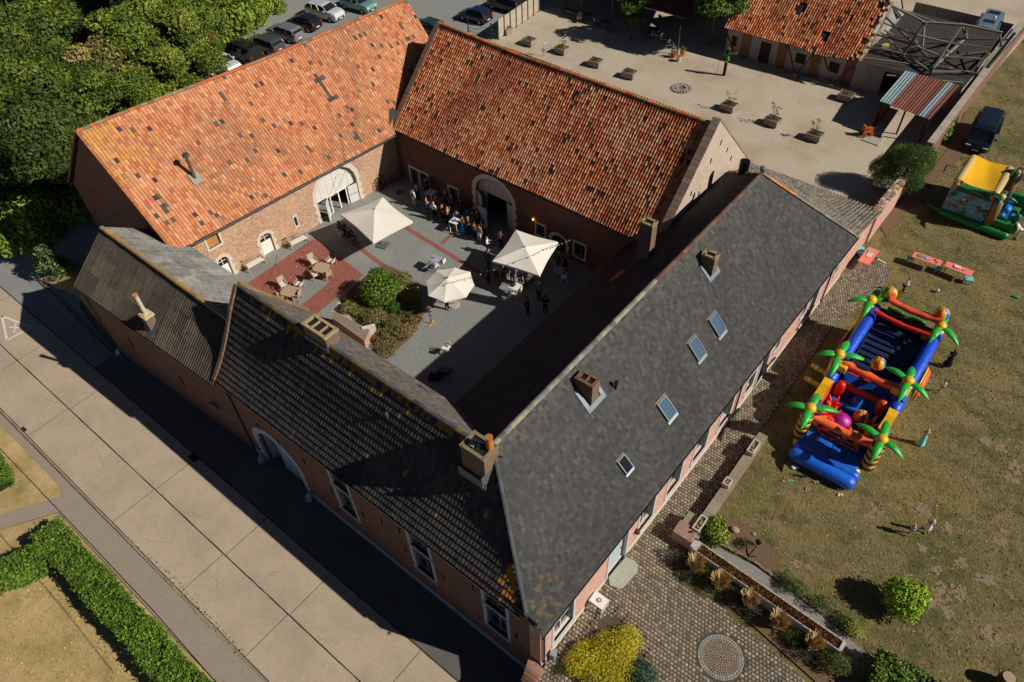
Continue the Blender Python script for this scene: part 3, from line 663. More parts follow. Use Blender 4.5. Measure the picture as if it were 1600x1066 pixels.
deck(RW, 'roof_deck', WB, OW); deck(RWb, 'roof_deck', WB, OW)
ridge_run(WB, OW, RW.V(0, 1, .05), RW.V(1, 1, .05), 62, r=.15, col=[hx('a8683f'), hx('b5673f'), hx('8a7f5a'), hx('77695a'), hx('c07048')], sag=lambda t: -.12 * math.sin(PI * t) + .05 * math.sin(t * 9))
FW = Face((-43.0, 15.15), (-41.35, 42.0))
WOPS = [(11.5, 15.5, 0, 3.95, 1.9), (6.05, 7.05, 0, 1.85, .35), (2.45, 3.3, 0, 1.95, .35), (2.33, 3.3, 3.07, 4.28), (9.2, 9.45, 1.0, 1.8)]
mb = MB(OW); wall(mb, FW, -.2, 4.72, WOPS, .35); mb.build('courtyard_wall', 'brick_w', WB)
mb = MB(OW)   # south gable, back wall, north gable
ap = (-49.1, 15.15, 11.35)
mb.add([(-56.0, 15.15, -1.2), (-43.0, 15.15, -1.2), (-43.0, 15.15, 4.6), ap, (-56.0, 15.15, 4.6)], [(0, 1, 2, 3, 4)])
mb.add([(-41.35, 42, 0), (-51, 42, 0), (-51, 42, 4.6), (-45.7, 42, 11.35), (-41.35, 42, 4.6)], [(0, 1, 2, 3, 4)])
mb.add([(-51, 42, 0), (-56.0, 15.15, -1.2), (-56, 15.15, 4.6), (-51, 42, 4.6)], [(0, 1, 2, 3)])
mb.build('gable_wall', 'brick_s', WB)
M['verge'] = mat('verge_stone', attr=True, rough=.95, nscale=9, namt=.3, bump=(22, .6, .02))
mb = MB(OW)
for R_, sgn in ((RW, 0), (RWb, 1)):
    for i in range(26):
        a = R_.V(sgn, i / 26, .05); b = R_.V(sgn, (i + .95) / 26, .05); mb.beam(a, b, .22, .1, jit(hx('a3683f'), .2))
mb.build('verge_tiles', 'verge', WB)
for z, y, x in ((2.0, 0, -53.0), (3.0, 0, -47.3)):
    mb = MB(OW); mb.box((x, 15.12, z + .5), (.14, .06, 1.3), 0, hx('8d8176')); mb.build('ventilation_slit', 'stone', WB)
gutter(WB, OW, (-42.25, 16.35, 4.6), (-40.75, 34.3, 4.6), .085)
pipe(WB, OW, [(-40.95, 34.3, 4.55), (-41.25, 34.45, 4.2), (-41.25, 34.45, .1)], .05, col=hx('70757c'))
# big arched door
surround(WB, OW, FW, *WOPS[0], t=.24, sill=False, m='limestone')
dw = hx('d9d6cf')
ar = MB(OW); A = arc(11.5, 15.5, 3.95, 1.9, 16); ar.add([FW.P(11.5, 1.62, -.3)] + [FW.P(*p, -.3) for p in A] + [FW.P(15.5, 1.62, -.3)], [tuple(range(19))], dw)
for i in range(1, 6): fbox(ar, FW, 11.5 + i * .667 - .008, 11.5 + i * .667 + .008, 1.65, 3.2 + (.55 if 2 <= i <= 4 else 0), -.3, -.292, hx('a8a5a0'))
arch_panel = ar.build('arch_panel', 'paint', WB)
fr = MB(OW)
for u in (12.9, 13.72, 14.5): fbox(fr, FW, u - .05, u + .05, 0, 1.62, -.36, -.28, hx('e8e5df'))
fbox(fr, FW, 12.6, 14.6, 1.56, 1.66, -.36, -.27, hx('e8e5df')); fbox(fr, FW, 11.5, 12.85, 0, .06, -.36, -.28, dw)
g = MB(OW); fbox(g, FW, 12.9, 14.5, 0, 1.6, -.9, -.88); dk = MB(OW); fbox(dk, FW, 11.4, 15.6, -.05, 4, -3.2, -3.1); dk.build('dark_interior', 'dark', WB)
doorframe = fr.build('door_frame', 'paint', WB)
def leaf(F, u, w, ang, wd, h, name='door_leaf', par=WB, off=OW, col=dw, bar=True, m='paint', z0=0.02):
    p = F.P(u, 0, w); d = Vector((F.d.x * math.cos(ang) + F.n.x * math.sin(ang), F.d.y * math.cos(ang) + F.n.y * math.sin(ang), 0)); n = Vector((d.y, -d.x, 0))
    mb = MB(off); Q = lambda s, z, k: p + d * s + n * k + Vector((0, 0, z))
    mb.hexa([Q(0, z0, -.03), Q(0, z0, .03), Q(wd, z0, .03), Q(wd, z0, -.03), Q(0, h, -.03), Q(0, h, .03), Q(wd, h, .03), Q(wd, h, -.03)], col)
    for s in np.linspace(.2, wd - .2, max(2, int(wd / .25))): mb.beam(Q(s, z0 + .03, .032), Q(s, h - .03, .032), .012, .006, tuple(c * .7 for c in col))
    o = mb.build(name, m, par)
    if bar:
        hb = MB(off); hb.tube([Q(.12, h * .52, .07), Q(wd - .12, h * .5, .07)], .018, 6, hx('8a2a22')); hb.build('push_bar', 'paint', o)
    return o
leaf(FW, 12.62, -.28, PI - .85, 1.05, 1.6, bar=False); leaf(FW, 14.62, -.2, .12, .95, 1.6)
# two white doors with glazed arched tops, pale stone surrounds
for o_, gl in ((WOPS[1], 'red'), (WOPS[2], 'dark')):
    u0, u1, v0, v1, rs = o_
    surround(WB, OW, FW, u0, u1, v0, v1, rs, t=.17, sill=False)
    d = MB(OW); fbox(d, FW, u0, u1, 0, 1.06, -.22, -.16, hx('e6e3dc')); dd = d.build('door', 'paint', WB)
    window_unit(dd, OW, FW, u0, u1, 1.06, v1, rs, depth=.17, mull=1, bars=1, fw=.05, frame=hx('eceae4'), name='fanlight')
surround(WB, OW, FW, 2.33, 3.3, 3.07, 4.28, t=.15, m='limestone', blocks=False, lintel=False)
sh = MB(OW)
for i in range(8): fbox(sh, FW, 2.34 + i * .12, 2.445 + i * .12, 3.09, 4.27, -.2, -.16, jit(hx('c08a4e'), .12))
sh.build('wooden_shutter', 'wood', WB)
surround(WB, OW, FW, 9.2, 9.45, 1.0, 1.8, t=.08, m='limestone', blocks=False)
fl = MB(OW); p0 = RW.V(*RW.hit(305, 279), 0); p1 = p0 + Vector((.0, 0, 1.7)); fl.tube([p0 - Vector((0, 0, .3)), p1], .12, 10, hx('6e5348'))
fo = fl.build('flue_pipe', 'paint', WB); cp = MB(OW); cp.tube([p1, p1 + Vector((0, 0, .12)), p1 + Vector((0, 0, .26))], [.14, .25, .2], 12, hx('56606a')); cp.build('flue_cowl', 'metal', fo)
fb = MB(OW); q = RW.hit(306, 279); fb.add([RW.V(q[0] + a / 27, q[1] + b / 9.9, .1) for a, b in ((-.38, -.42), (.38, -.42), (.38, .42), (-.38, .42))], [(0, 1, 2, 3)], hx('9a958a')); fb.build('flue_flashing', 'stone', fo)

# ---------------- NORTH BARN
ON = (-29, 41, 0)
NB = thing('north_barn', 'brick barn with the deep red ribbed pantile roof, north side of the courtyard', 'barn', ON)
RN = Roof((-41.25, 34.55, 4.85), (-16.95, 34.25, 4.85), (-16.95, 40.2, 11.0), (-41.2, 41.0, 11.0), bend=lambda u, v: -.14 * np.sin(PI * u) * v + .04 * np.sin(u * 11 + 1))
RNb = Roof((-16.95, 46.5, 4.85), (-41.25, 47.4, 4.85), (-41.2, 41.0, 11.0), (-16.95, 40.2, 11.0))
mb = MB(ON); mb.block(*lay_tiles(RN, .215, .335, 'pan', colf=colf_north, jitter=.02)); stuff(mb.build('roof_tiles', 'tile', NB))
mb = MB(ON); mb.block(*lay_tiles(RNb, .24, .335, 'pan', colf=colf_north)); stuff(mb.build('roof_tiles', 'tile', NB))
deck(RN, 'roof_deck', NB, ON); deck(RNb, 'roof_deck', NB, ON)
ridge_run(NB, ON, RN.V(0, 1, .06), RN.V(1, 1, .06), 56, r=.16, col=[hx('c4673a'), hx('b5582f'), hx('8d8a52'), hx('d07a4c'), hx('a4704a')], sag=lambda t: -.14 * math.sin(PI * t) + .04 * math.sin(t * 11 + 1))
FN = Face((-41.3, 34.9), (-16.9, 34.7))
NOPS = [(8.35, 12.1, 0, 4.0, 1.7), (1.0, 1.95, 0.02, 1.5), (2.12, 3.05, 0.02, 1.5), (5.4, 6.35, .02, 1.45), (14.35, 15.15, .9, 1.85), (15.8, 17.1, 0, 1.65, .4), (17.85, 18.8, .6, 1.8)]
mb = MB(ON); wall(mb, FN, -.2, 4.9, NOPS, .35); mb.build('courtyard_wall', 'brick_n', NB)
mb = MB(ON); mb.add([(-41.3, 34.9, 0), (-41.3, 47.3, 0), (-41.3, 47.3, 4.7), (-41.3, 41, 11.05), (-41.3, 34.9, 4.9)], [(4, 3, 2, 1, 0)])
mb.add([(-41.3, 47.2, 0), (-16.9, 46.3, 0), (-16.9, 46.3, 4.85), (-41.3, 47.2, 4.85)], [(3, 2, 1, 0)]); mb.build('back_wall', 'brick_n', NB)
mb = MB(ON); E0, E1 = -16.95, -16.45      # east gable rises above the tiles
ga = [(34.2, 0), (46.6, 0), (46.6, 5.15), (40.2, 11.35), (34.2, 5.1)]
mb.add([(E1, y, z) for y, z in ga] + [(E0, y, z) for y, z in ga], [(0, 1, 2, 3, 4), (9, 8, 7, 6, 5)] + [(i, i + 5, (i + 1) % 5 + 5, (i + 1) % 5) for i in range(5)][1:]); mb.build('east_gable', 'plaster_gable', NB)
mb = MB(ON)
for (y0, z0, y1, z1) in ((34.1, 5.1, 40.2, 11.4), (46.7, 5.15, 40.2, 11.4)):
    for i in range(22):
        a = Vector((-16.7, y0 + (y1 - y0) * i / 22, z0 + (z1 - z0) * i / 22)); b = Vector((-16.7, y0 + (y1 - y0) * (i + .94) / 22, z0 + (z1 - z0) * (i + .94) / 22)); mb.beam(a, b, .56, .1, jit(hx('94816e'), .18))
mb.build('coping', 'verge', NB)
mb = MB(ON)
for R_, sgn in ((RN, 0), (RNb, 1)):
    for i in range(24):
        a = R_.V(sgn, i / 24, .08); b = R_.V(sgn, (i + .95) / 24, .08); mb.beam(a + Vector((.0, 0, .04)), b + Vector((.0, 0, .04)), .42, .16, jit(hx('7a6452'), .2))
mb.build('verge_stones', 'verge', NB)
for (y, z) in ((37.6, 7.3), (38.8, 6.6), (39.8, 8.6), (40.9, 9.4), (42.2, 8.2), (43.2, 7.0), (40.6, 6.9), (36.6, 6.0)):
    mb = MB(ON); mb.beam((E1 + .03, y, z - .16), (E1 + .03, y + .07, z + .16), .05, .05, (.03, .03, .03)); mb.build('wall_anchor', 'metal', NB)
mb = MB(ON); mb.add([(-41.75, 33.9, 5.12), (-41.3, 33.95, 4.95), (-41.15, 35.2, 6.1), (-41.65, 35.3, 6.3), (-42.2, 34.9, 5.9)], [(0, 1, 2, 3, 4)]); mb.build('zinc_flashing', 'lead', NB)
gutter(NB, ON, (-40.9, 34.45, 4.78), (-19.5, 34.2, 4.78), .05, col=(.05, .05, .055))
surround(NB, ON, FN, *NOPS[0], t=.24, sill=False, m='limestone')
gdw = hx('b9b6b0')
ar = MB(ON); A = arc(8.35, 12.1, 4.0, 1.7, 16); ar.add([FN.P(8.35, 2.35, -.3)] + [FN.P(*p, -.3) for p in A] + [FN.P(12.1, 2.35, -.3)], [tuple(range(19))], gdw)
for i in range(1, 6): fbox(ar, FN, 8.35 + i * .625 - .01, 8.35 + i * .625 + .01, 2.4, 3.3 + (.4 if 2 <= i <= 4 else 0), -.3, -.29, hx('85837e'))
ar.build('arch_panel', 'paint', NB)
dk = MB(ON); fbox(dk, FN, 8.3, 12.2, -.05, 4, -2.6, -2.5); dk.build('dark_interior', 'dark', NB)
d = MB(ON); fbox(d, FN, 8.35, 9.3, 0, 2.35, -.32, -.28, gdw); d.build('door_panel', 'paint', NB)
leaf(FN, 8.42, -.1, .5, 1.0, 2.3, par=NB, off=ON, col=gdw, bar=False); leaf(FN, 11.3, -.28, .35, .85, 2.3, par=NB, off=ON, col=gdw, bar=False)
for o_ in (NOPS[1], NOPS[2], NOPS[3], NOPS[4], NOPS[6]):
    window_unit(NB, ON, FN, *o_[:4], mull=1, bars=1, frame=hx('8b8a86'), fw=.05, depth=.2); surround(NB, ON, FN, *o_[:4], t=.13, m='limestone', blocks=False)
window_unit(NB, ON, FN, *NOPS[5], mull=1, bars=1, frame=hx('8b8a86'), fw=.05, depth=.2, name='door'); surround(NB, ON, FN, *NOPS[5], t=.17, sill=False)
# wall lamp that glows on the north barn
lp = MB(ON); q = FN.P(*FN.u_of(833, 343, .1), .1); lp.ball(q, .07, 8, 5, (1, .6, .2))
M['lamp_on'] = mat('lit_lamp', col=(1, .5, .15), namt=0, emit=((1, .5, .12), 6)); lp.build('wall_lamp', 'lamp_on', NB)

# ---------------- EAST WING (slate farmhouse)
OE = (-13, 27, 0)
EW = thing('slate_farmhouse', 'long farmhouse with the grey slate roof, skylights and pink brick front facing the lawn', 'farmhouse', OE)
bendE = lambda u, v: -.62 * np.sin(PI * np.clip(v / .72, 0, 1)) * np.clip(1 - u * 1.25, 0, 1)
RE = Roof((-7.66, 9.6, 3.68), (-7.05, 44.7, 3.65), (-12.72, 44.7, 9.3), (-13.08, 9.6, 9.3), bend=bendE)
REi = Roof((-19.0, 46.0, 3.7), (-19.26, 13.0, 3.7), (-13.06, 13.0, 9.3), (-12.72, 46.0, 9.3))
hipS0, hipS1 = np.array([-13.05, 13.5]), np.array([-8.75, 10.15])
def side_of(x, y, a, b): return (b[0] - a[0]) * (y - a[1]) - (b[1] - a[1]) * (x - a[0])
def inE(x, y, u, v):
    s = side_of(x, y, hipS0, hipS1) > 0
    s |= (x > -8.75)
    s &= ~((x > -8.75) & (y < 10.15 - (x + 8.75) * .12))
    n = side_of(x, y, (-12.78, 39.4), (-7.02, 44.62)) < 0
    return s & n & ((x < -8.75) | (y > 9.9))
mb = MB(OE); mb.block(*lay_tiles(RE, .215, .22, 'slate', inside=inE, colf=colf_slate, half=True, lift=.03, jitter=.02)); stuff(mb.build('roof_slates', 'slate', EW))
mb = MB(OE); mb.block(*lay_tiles(REi, .235, .26, 'slate', inside=lambda x, y, u, v: (side_of(x, y, (-12.78, 39.4), (-19, 45.2)) > 0) & (v > -1), colf=lambda c, U, V, N: colf_slate(c, U, V, N) * .62, half=True)); stuff(mb.build('roof_slates', 'slate', EW))  # courtyard slope repeats the slate colours darkened, its shade put into the colour
def uvE(x, y): # plan -> (u, v) on RE
    u = (y - 9.6) / 35.1; xe = -7.66 + .61 * u; xr = -13.08 + .36 * u; return (u, (xe - x) / (xe - xr))
nv = 12; mbd = MB(OE)
for j in range(nv):
    v0, v1 = j / nv, (j + 1) / nv
    def lim(v):
        x = -7.64 - 5.44 * v
        a = 10.03 if x > -8.75 else 13.5 + (x + 13.05) * (10.15 - 13.5) / (4.3)
        x = -7.06 - 5.68 * v
        b = 39.4 + (x + 12.78) * (44.62 - 39.4) / 5.76
        return (a - 9.6) / 35.1, (b - 9.6) / 35.1
    a0, b0 = lim(v0); a1, b1 = lim(v1)
    mbd.add([RE.V(a0, v0, -.02), RE.V(b0, v0, -.02), RE.V(b1, v1, -.02), RE.V(a1, v1, -.02)], [(0, 1, 2, 3)])
mbd.add([REi.V(u, v, -.03) for u, v in ((0.0, 0), (1, 0), (1, 1), (.2, 1))], [(0, 1, 2, 3)])
mbd.build('roof_deck', 'deck', EW)
rc = [hx('7d7a74'), hx('8f8a7c'), hx('6b6a68'), hx('9a927e')]
ridge_run(EW, OE, (-13.06, 13.6, 9.36), (-12.93, 27, 9.36), 34, 'slate', .14, rc); ridge_run(EW, OE, (-12.93, 27, 9.36), (-12.79, 39.4, 9.36), 31, 'slate', .13, [hx('6b4a40'), hx('75584a'), hx('5f5a55')])
def along(R, pts, n):
    out = []
    for i in range(n + 1):
        t = i / n * (len(pts) - 1); k = min(int(t), len(pts) - 2); f = t - k
        x = pts[k][0] * (1 - f) + pts[k + 1][0] * f; y = pts[k][1] * (1 - f) + pts[k + 1][1] * f
        out.append(Vector(R.V(*uvE(x, y), .07)))
    return out
hp = along(RE, [(-13.05, 13.5), (-8.72, 10.15)], 14)
for a, b in zip(hp[:-1], hp[1:]): ridge_run(EW, OE, a, b, 1, 'slate', .1, [hx('50565a')], name='hip_cap')
hp = along(RE, [(-12.78, 39.4), (-7.04, 44.62)], 16)
for i, (a, b) in enumerate(zip(hp[:-1], hp[1:])): ridge_run(EW, OE, a, b, 1, 'tile', .12, [hx('d07a48')] if 1 <= i <= 4 else [hx('8d8678'), hx('7d776c')], name='hip_tile')
mb = MB(OE); mb.ball((-12.85, 39.45, 9.6), .18, 8, 5, hx('a8b4bc'), (1, 1, 1.3)); mb.build('ridge_finial', 'lead', EW)
# walls
FE = Face((-7.76, 9.98), (-7.24, 44.6))
EOPS = [(1.0, 2.5, .7, 2.9), (5.5, 7.1, 0.0, 2.9), (8.2, 9.6, .75, 2.95), (11.0, 12.35, .8, 2.9), (13.75, 15.2, .8, 2.9), (16.7, 18.1, .8, 2.85), (19.9, 20.9, .95, 2.4), (21.6, 22.7, 0, 2.7), (23.5, 24.1, 1.7, 2.5), (27.3, 27.9, 1.7, 2.5), (28.7, 29.8, 0, 2.6), (32.6, 33.0, 1.6, 2.3)]
mb = MB(OE); wall(mb, FE, -.3, 3.72, EOPS, .3); FS2 = Face((-8.4, 10.0), (-7.76, 9.98)); wall(mb, FS2, ZS - .1, 3.95)
mb.build('front_wall', 'brick_e', EW); mb = MB(OE); FI = Face((-19.0, 36), (-19.0, 16.5)); wall(mb, FI, 0, 3.8); mb.build('courtyard_wall', 'brick_e', EW)
pl = MB(OE); fbox(pl, FE, 0, 1.0, -.2, .28, 0, .04); 
for a, b in ((1.0, 5.3), (7.3, 34.6)): fbox(pl, FE, a, b, -.2, .28, 0, .04)
pl.build('plinth', 'limestone', EW)
for i, o_ in enumerate(EOPS):
    if o_[2] < .1:
        d = MB(OE); fbox(d, FE, o_[0] + .05, o_[1] - .05, 0, 2.35, -.28, -.2, hx('aebbc4') if i == 1 else hx('5a6068')); do = d.build('door', 'paint', EW)
        window_unit(do, OE, FE, o_[0], o_[1], 2.35, o_[3], depth=.2, mull=0, bars=0, name='transom_light', frame=hx('d5d8da'))
        hb = MB(OE); hb.ball(FE.P(o_[1] - .2, 1.05, -.15), .05, 8, 5, (.05, .05, .05)); hb.build('handle', 'metal', do)
    else: window_unit(EW, OE, FE, *o_[:4], mull=1 if o_[1] - o_[0] > .8 else 0, bars=1 if o_[1] - o_[0] > .8 else 0, frame=hx('d8d9d6'), fw=.06, depth=.18)
    surround(EW, OE, FE, *o_[:4], t=.15, sill=o_[2] > .1, m='bluestone', blocks=False)
gutter(EW, OE, (-7.6, 9.85, 3.64), (-6.98, 44.7, 3.62), .06, col=(.08, .085, .1))
for y, c in ((10.12, (.07, .08, .1)), (28.6, (.1, .1, .11)), (41.2, (.08, .08, .09))): xw = -7.66 + (y - 10) * .015; pipe(EW, OE, [(xw + .06, y, 3.6), (xw, y, 3.4), (xw, y, .15)], .055, col=c)
for u in (3.2, 4.7, 7.75, 10.3, 12.9, 13.1, 16.0, 19.1, 25.2, 26.3, 31.0):
    mb = MB(OE); b = FE.P(u, 3.05, .03)
    mb.beam(b + Vector((0, -.05, -.2)), b + Vector((0, .05, .05)), .035, .04, (.03, .03, .03)); mb.beam(b + Vector((0, .05, .05)), b + Vector((0, -.03, .22)), .035, .04, (.03, .03, .03)); mb.build('wall_anchor', 'metal', EW)
mb = MB(OE); q = FE.P(7.9, 1.55, .12); mb.ball(q, .15, 8, 6, hx('5e3a34'), (1, 1, 1.2)); mb.tube([q + Vector((-.1, 0, .2)), q + Vector((0, 0, .35))], .02, 6, (.05, .04, .04)); mb.build('wall_lantern', 'matte', EW)
# skylights
for (px, py, w_, h_, g_) in ((1119, 508, .82, 1.2, 'sky_glass'), (1087, 545, .82, 1.2, 'sky_glass'), (1040, 639, .82, 1.2, 'sky_glass'), (975, 726, .62, .9, 'glass')):
    u, v = RE.hit(px, py); du, dv = w_ / 2 / 35.1, h_ / 2 / RE.H
    P = lambda a, b, k: RE.V(u + a * du, v + b * dv, k)
    mb = MB(OE)
    for a0, a1, b0, b1 in ((-1.0, -.84, -1, 1), (.84, 1.0, -1, 1), (-.84, .84, .88, 1.0), (-.84, .84, -1.0, -.88)):
        mb.hexa([P(a0, b0, .02), P(a1, b0, .02), P(a1, b1, .02), P(a0, b1, .02), P(a0, b0, .15), P(a1, b0, .15), P(a1, b1, .15), P(a0, b1, .15)], hx('6f7478'))
    s_ = mb.build('skylight', 'metal', EW)
    g = MB(OE); g.hexa([P(a, b, k) for k in (.06, .12) for a, b in ((-.85, -.89), (.85, -.89), (.85, .89), (-.85, .89))]); g.build('pane', g_, s_)
    f_ = MB(OE); f_.add([P(a, b, .06) for a, b in ((-1.1, -1.28), (1.1, -1.28), (1.1, -.98), (-1.1, -.98))], [(0, 1, 2, 3)], hx('858b8d')); f_.add([P(a, b, .065) for a, b in ((-1.15, .98), (1.15, .98), (1.15, 1.12), (-1.15, 1.12))], [(0, 1, 2, 3)], hx('7d7c70')); f_.build('flashing', 'metal', s_)
def flash(par, off, R, u, v, w_, l_):
    mb = MB(off); du, dv = w_ / 2 / R.W, l_ / 2 / R.H
    for a0, a1, b0, b1 in ((-1.5, 1.5, -1.55, -1.0), (-1.5, -1.0, -1.0, 1.3), (1.0, 1.5, -1.0, 1.3), (-1.5, 1.5, 1.0, 1.3)):
        mb.add([R.V(u + a * du, v + b * dv, .075) for a, b in ((a0, b0), (a1, b0), (a1, b1), (a0, b1))], [(0, 1, 2, 3)])
    mb.build('flashing', 'lead', par)
u, v = RE.hit(922, 628); p = RE.V(u, v); ch = chimney(EW, OE, (p.x - .35, p.y + .2), (1.0, .62), p.z - .6, p.z + 1.2, 2, col=hx('785a46')); flash(ch, OE, RE, u + .25 / 35, v + .045, .95, .95)
u, v = RE.hit(1110, 430); p = RE.V(u, v); ch = chimney(EW, OE, (p.x - .3, p.y + .2), (.8, .55), p.z - .6, p.z + 1.15, 1, col=hx('94805f')); flash(ch, OE, RE, u + .2 / 35, v + .045, .8, .8)
p = REi.V(*REi.hit(1012, 403)); chimney(EW, OE, (p.x - .35, p.y + .25), (.85, .6), p.z - .6, p.z + 2.3, 1, col=hx('94805f'))
u, v = RE.hit(962, 608); p = RE.V(u, v); mb = MB(OE); mb.tube([p - Vector((0, 0, .2)), p + Vector((0, 0, .45))], .06, 8, (.03, .03, .03)); mb.tube([p + Vector((0, 0, .4)), p + Vector((0, 0, .6))], [.11, .09], 8, (.03, .03, .03)); mb.build('vent_pipe', 'metal', EW)
mb = MB(OE); mb.tube([G(1160, 272, 7.6), G(1160, 272, 7.6) + Vector((0, 0, 1.0))], .33, 14, (.012, .012, .013)); mb.build('black_vent', 'metal', EW)
# reddish patches of replaced tiles on the shaded slope
for (px, py) in ((966, 432),):
    u, v = REi.hit(px, py); mb = MB(OE)
    for i in range(-3, 4):
        for j in range(-2, 3):
            if abs(i) + abs(j) * 1.3 < 3.6: mb.add([REi.V(u + (i + a) * .2 / 33, v + (j + b) * .22 / 8.3, .085 - b * .015) for a, b in ((-.48, -.48), (.48, -.48), (.48, .5), (-.48, .5))], [(0, 1, 2, 3)], jit(hx('a3583c'), .2))
    mb.build('replaced_tiles', 'tile', EW)
gutter(EW, OE, (-19.06, 37.5, 3.68), (-19.3, 17.2, 3.68), .07, col=hx('c4c2c0'), inner=hx('8f8f90'))
# north lean-to with grey pantiles (catslide beyond the hip)
OL = (-12, 47, 0)
cL = lambda c, U, V, N: pal_pick(N, [hx('6f695f'), hx('5f5951'), hx('7d7468'), hx('544e47'), hx('84705e')], [3, 3, 2, 2, .5], .12)
for Q in (((-6.95, 50.1, 2.5), (-13.4, 50.3, 2.4), (-12.8, 39.45, 9.25), (-7.05, 44.65, 3.72)), ((-13.4, 50.3, 2.4), (-20, 50.3, 2.4), (-19, 45.3, 3.7), (-12.8, 39.45, 9.25))):
    RLx = Roof(*Q); mb = MB(OE); nn_ = RLx.W; RLx.W = 6.6; mb.block(*lay_tiles(RLx, .26, .33, 'pan', colf=cL)); stuff(mb.build('pantiles', 'tile', EW)); deck(RLx, 'roof_deck', EW, OE)
mb = MB(OE); FL = Face((-7.25, 44.6), (-7.2, 49.5)); mb.add([FL.P(0, 0), FL.P(4.9, 0), FL.P(4.9, 2.6), FL.P(2.4, 3.0 - .3), FL.P(0, 3.7)], [(0, 1, 2, 3, 4)]); FL2 = Face((-7.2, 49.4), (-21, 49.4)); wall(mb, FL2, 0, 2.6); mb.build('lean_to_wall', 'brick_e', EW)

# ---------------- STREET HOUSE (black tiles, gate)
OS = (-20, 13.4, ZS)
SH = thing('street_house', 'brick street house with the black tiled roof, arched gateway and tall windows', 'house', OS)
bendS = lambda u, v: -.28 * np.sin(PI * np.clip(v / .75, 0, 1)) - .06 * np.sin(PI * u) * v
RS = Roof((-31.1, 10.02, 4.2), (-7.5, 10.02, 4.0), (-7.5, 13.4, 9.15), (-31.1, 13.4, 9.1), bend=bendS)
RSi = Roof((-12.5, 16.9, 4.35), (-31.1, 16.9, 4.35), (-31.1, 13.4, 9.1), (-12.5, 13.4, 9.15))
inS = lambda x, y, u, v: (side_of(x, y, (-13.05, 13.5), (-8.75, 10.1)) < 0) & (x < -8.78)
mb = MB(OS); mb.block(*lay_tiles(RS, .2, .41, 'row', inside=inS, colf=colf_black, jitter=.004, lift=.09)); stuff(mb.build('roof_tiles', 'slate', SH))
M['mossroof'] = mat('weathered_inner_slope', attr=True, rough=.95, nscale=3, namt=.35, bump=(14, .6, .03), big=(.9, hx('8f7a60'), .52, .7, .5))
mb = MB(OS); mb.block(*lay_tiles(RSi, .22, .3, 'slate', half=True, colf=lambda c, U, V, N: pal_pick(N, [hx('6a645c'), hx('5c5a56'), hx('78706a')], [3, 3, 2], .12))); stuff(mb.build('roof_slates', 'mossroof', SH))
mb = MB(OS)
for j in range(12):
    v0, v1 = j / 12, (j + 1) / 12
    ux = lambda v: min((-8.75 + 31.1) / 23.6, ((-13.05 + (10.02 + 3.38 * v - 13.5) * (4.3 / -3.4)) + 31.1) / 23.6)
    mb.add([RS.V(0, v0, -.02), RS.V(ux(v0), v0, -.02), RS.V(ux(v1), v1, -.02), RS.V(0, v1, -.02)], [(0, 1, 2, 3)])
mb.add([RSi.V(u, v, -.03) for u, v in ((0, 0), (1, 0), (1, 1), (0, 1))], [(0, 1, 2, 3)]); mb.build('roof_deck', 'deck', SH)
ridge_run(SH, OS, RS.V(0, 1, .05), RS.V(17.6 / 23.6, 1, .05), 46, 'slate', .13, [hx('4a4c52'), hx('3d3f45'), hx('55544e'), hx('6a5a34')])
mb = MB(OS)
for i in range(20):
    a = RS.V(-.004, i / 20, .12); b = RS.V(-.004, (i + .96) / 20, .12); mb.beam(a, b, .22, .16, jit(hx('7d6450'), .2))
for i in range(14):
    a = RSi.V(1.004, i / 14, .08); b = RSi.V(1.004, (i + .96) / 14, .08); mb.beam(a, b, .26, .12, jit(hx('94704f'), .2))
mb.build('verge_bricks', 'verge', SH)
FS = Face((-31.0, 10.15), (-8.0, 10.1))
SOPS = [(1.5, 5.4, ZS, 1.35, 1.95)] + [(a + .1, b - .1, z0, z1) for a, b in ((9.0, 10.5), (14.85, 16.35), (19.75, 21.25)) for z0, z1 in ((-.45, 1.75), (2.1, 3.85))]
mb = MB(OS); wall(mb, FS, ZS - .2, 4.3, SOPS, .4); FG = Face((-31, 16.7), (-31, 10.15))
mb.add([FG.P(0, 0), FG.P(6.55, ZS), FG.P(6.55, 4.1), FG.P(3.3, 9.0), FG.P(0, 4.2)], [(0, 1, 2, 3, 4)])
FSi = Face((-18.6, 16.7), (-31, 16.7)); wall(mb, FSi, -.2, 4.45); mb.build('wall', 'brick_s', SH)
pl = MB(OS)
for a, b in ((0, 1.1), (5.9, 23.0)): fbox(pl, FS, a, b, ZS - .2, ZS + .55, 0, .03)
pl.build('plinth', 'bluestone', SH)
surround(SH, OS, FS, *SOPS[0], t=.3, sill=False, m='bluestone')
gt = MB(OS); A = arc(1.5, 5.4, 1.35, 1.95, 14); gcol = hx('aebdc6')
gt.add([FS.P(2.9, ZS + .03, -.32)] + [FS.P(2.9, 1.2, -.32)] + [FS.P(*p, -.32) for p in A if p[0] > 2.9] + [FS.P(5.4, ZS + .03, -.32)], [tuple(range(len([p for p in A if p[0] > 2.9]) + 3))], gcol)
for i in range(9): fbox(gt, FS, 3.0 + i * .27, 3.012 + i * .27, ZS + .05, .9, -.32, -.31, hx('7d8b94'))
gt.build('gate_leaf', 'paint', SH)
leaf(FS, 1.6, -.3, -PI * .42, 1.3, .4, name='gate_leaf', par=SH, off=OS, col=gcol, bar=False, z0=ZS + .03)
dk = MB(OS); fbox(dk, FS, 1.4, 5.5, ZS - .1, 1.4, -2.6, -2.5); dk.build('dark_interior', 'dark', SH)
for u in (1.15, 5.75):
    mb = MB(OS); b = FS.P(u, ZS, .28); mb.tube([b, b + Vector((0, .05, .35)), b + Vector((0, .14, .62))], [.24, .2, .1], 9, hx('a9b2b8')); mb.build('guard_stone', 'stone', SH)
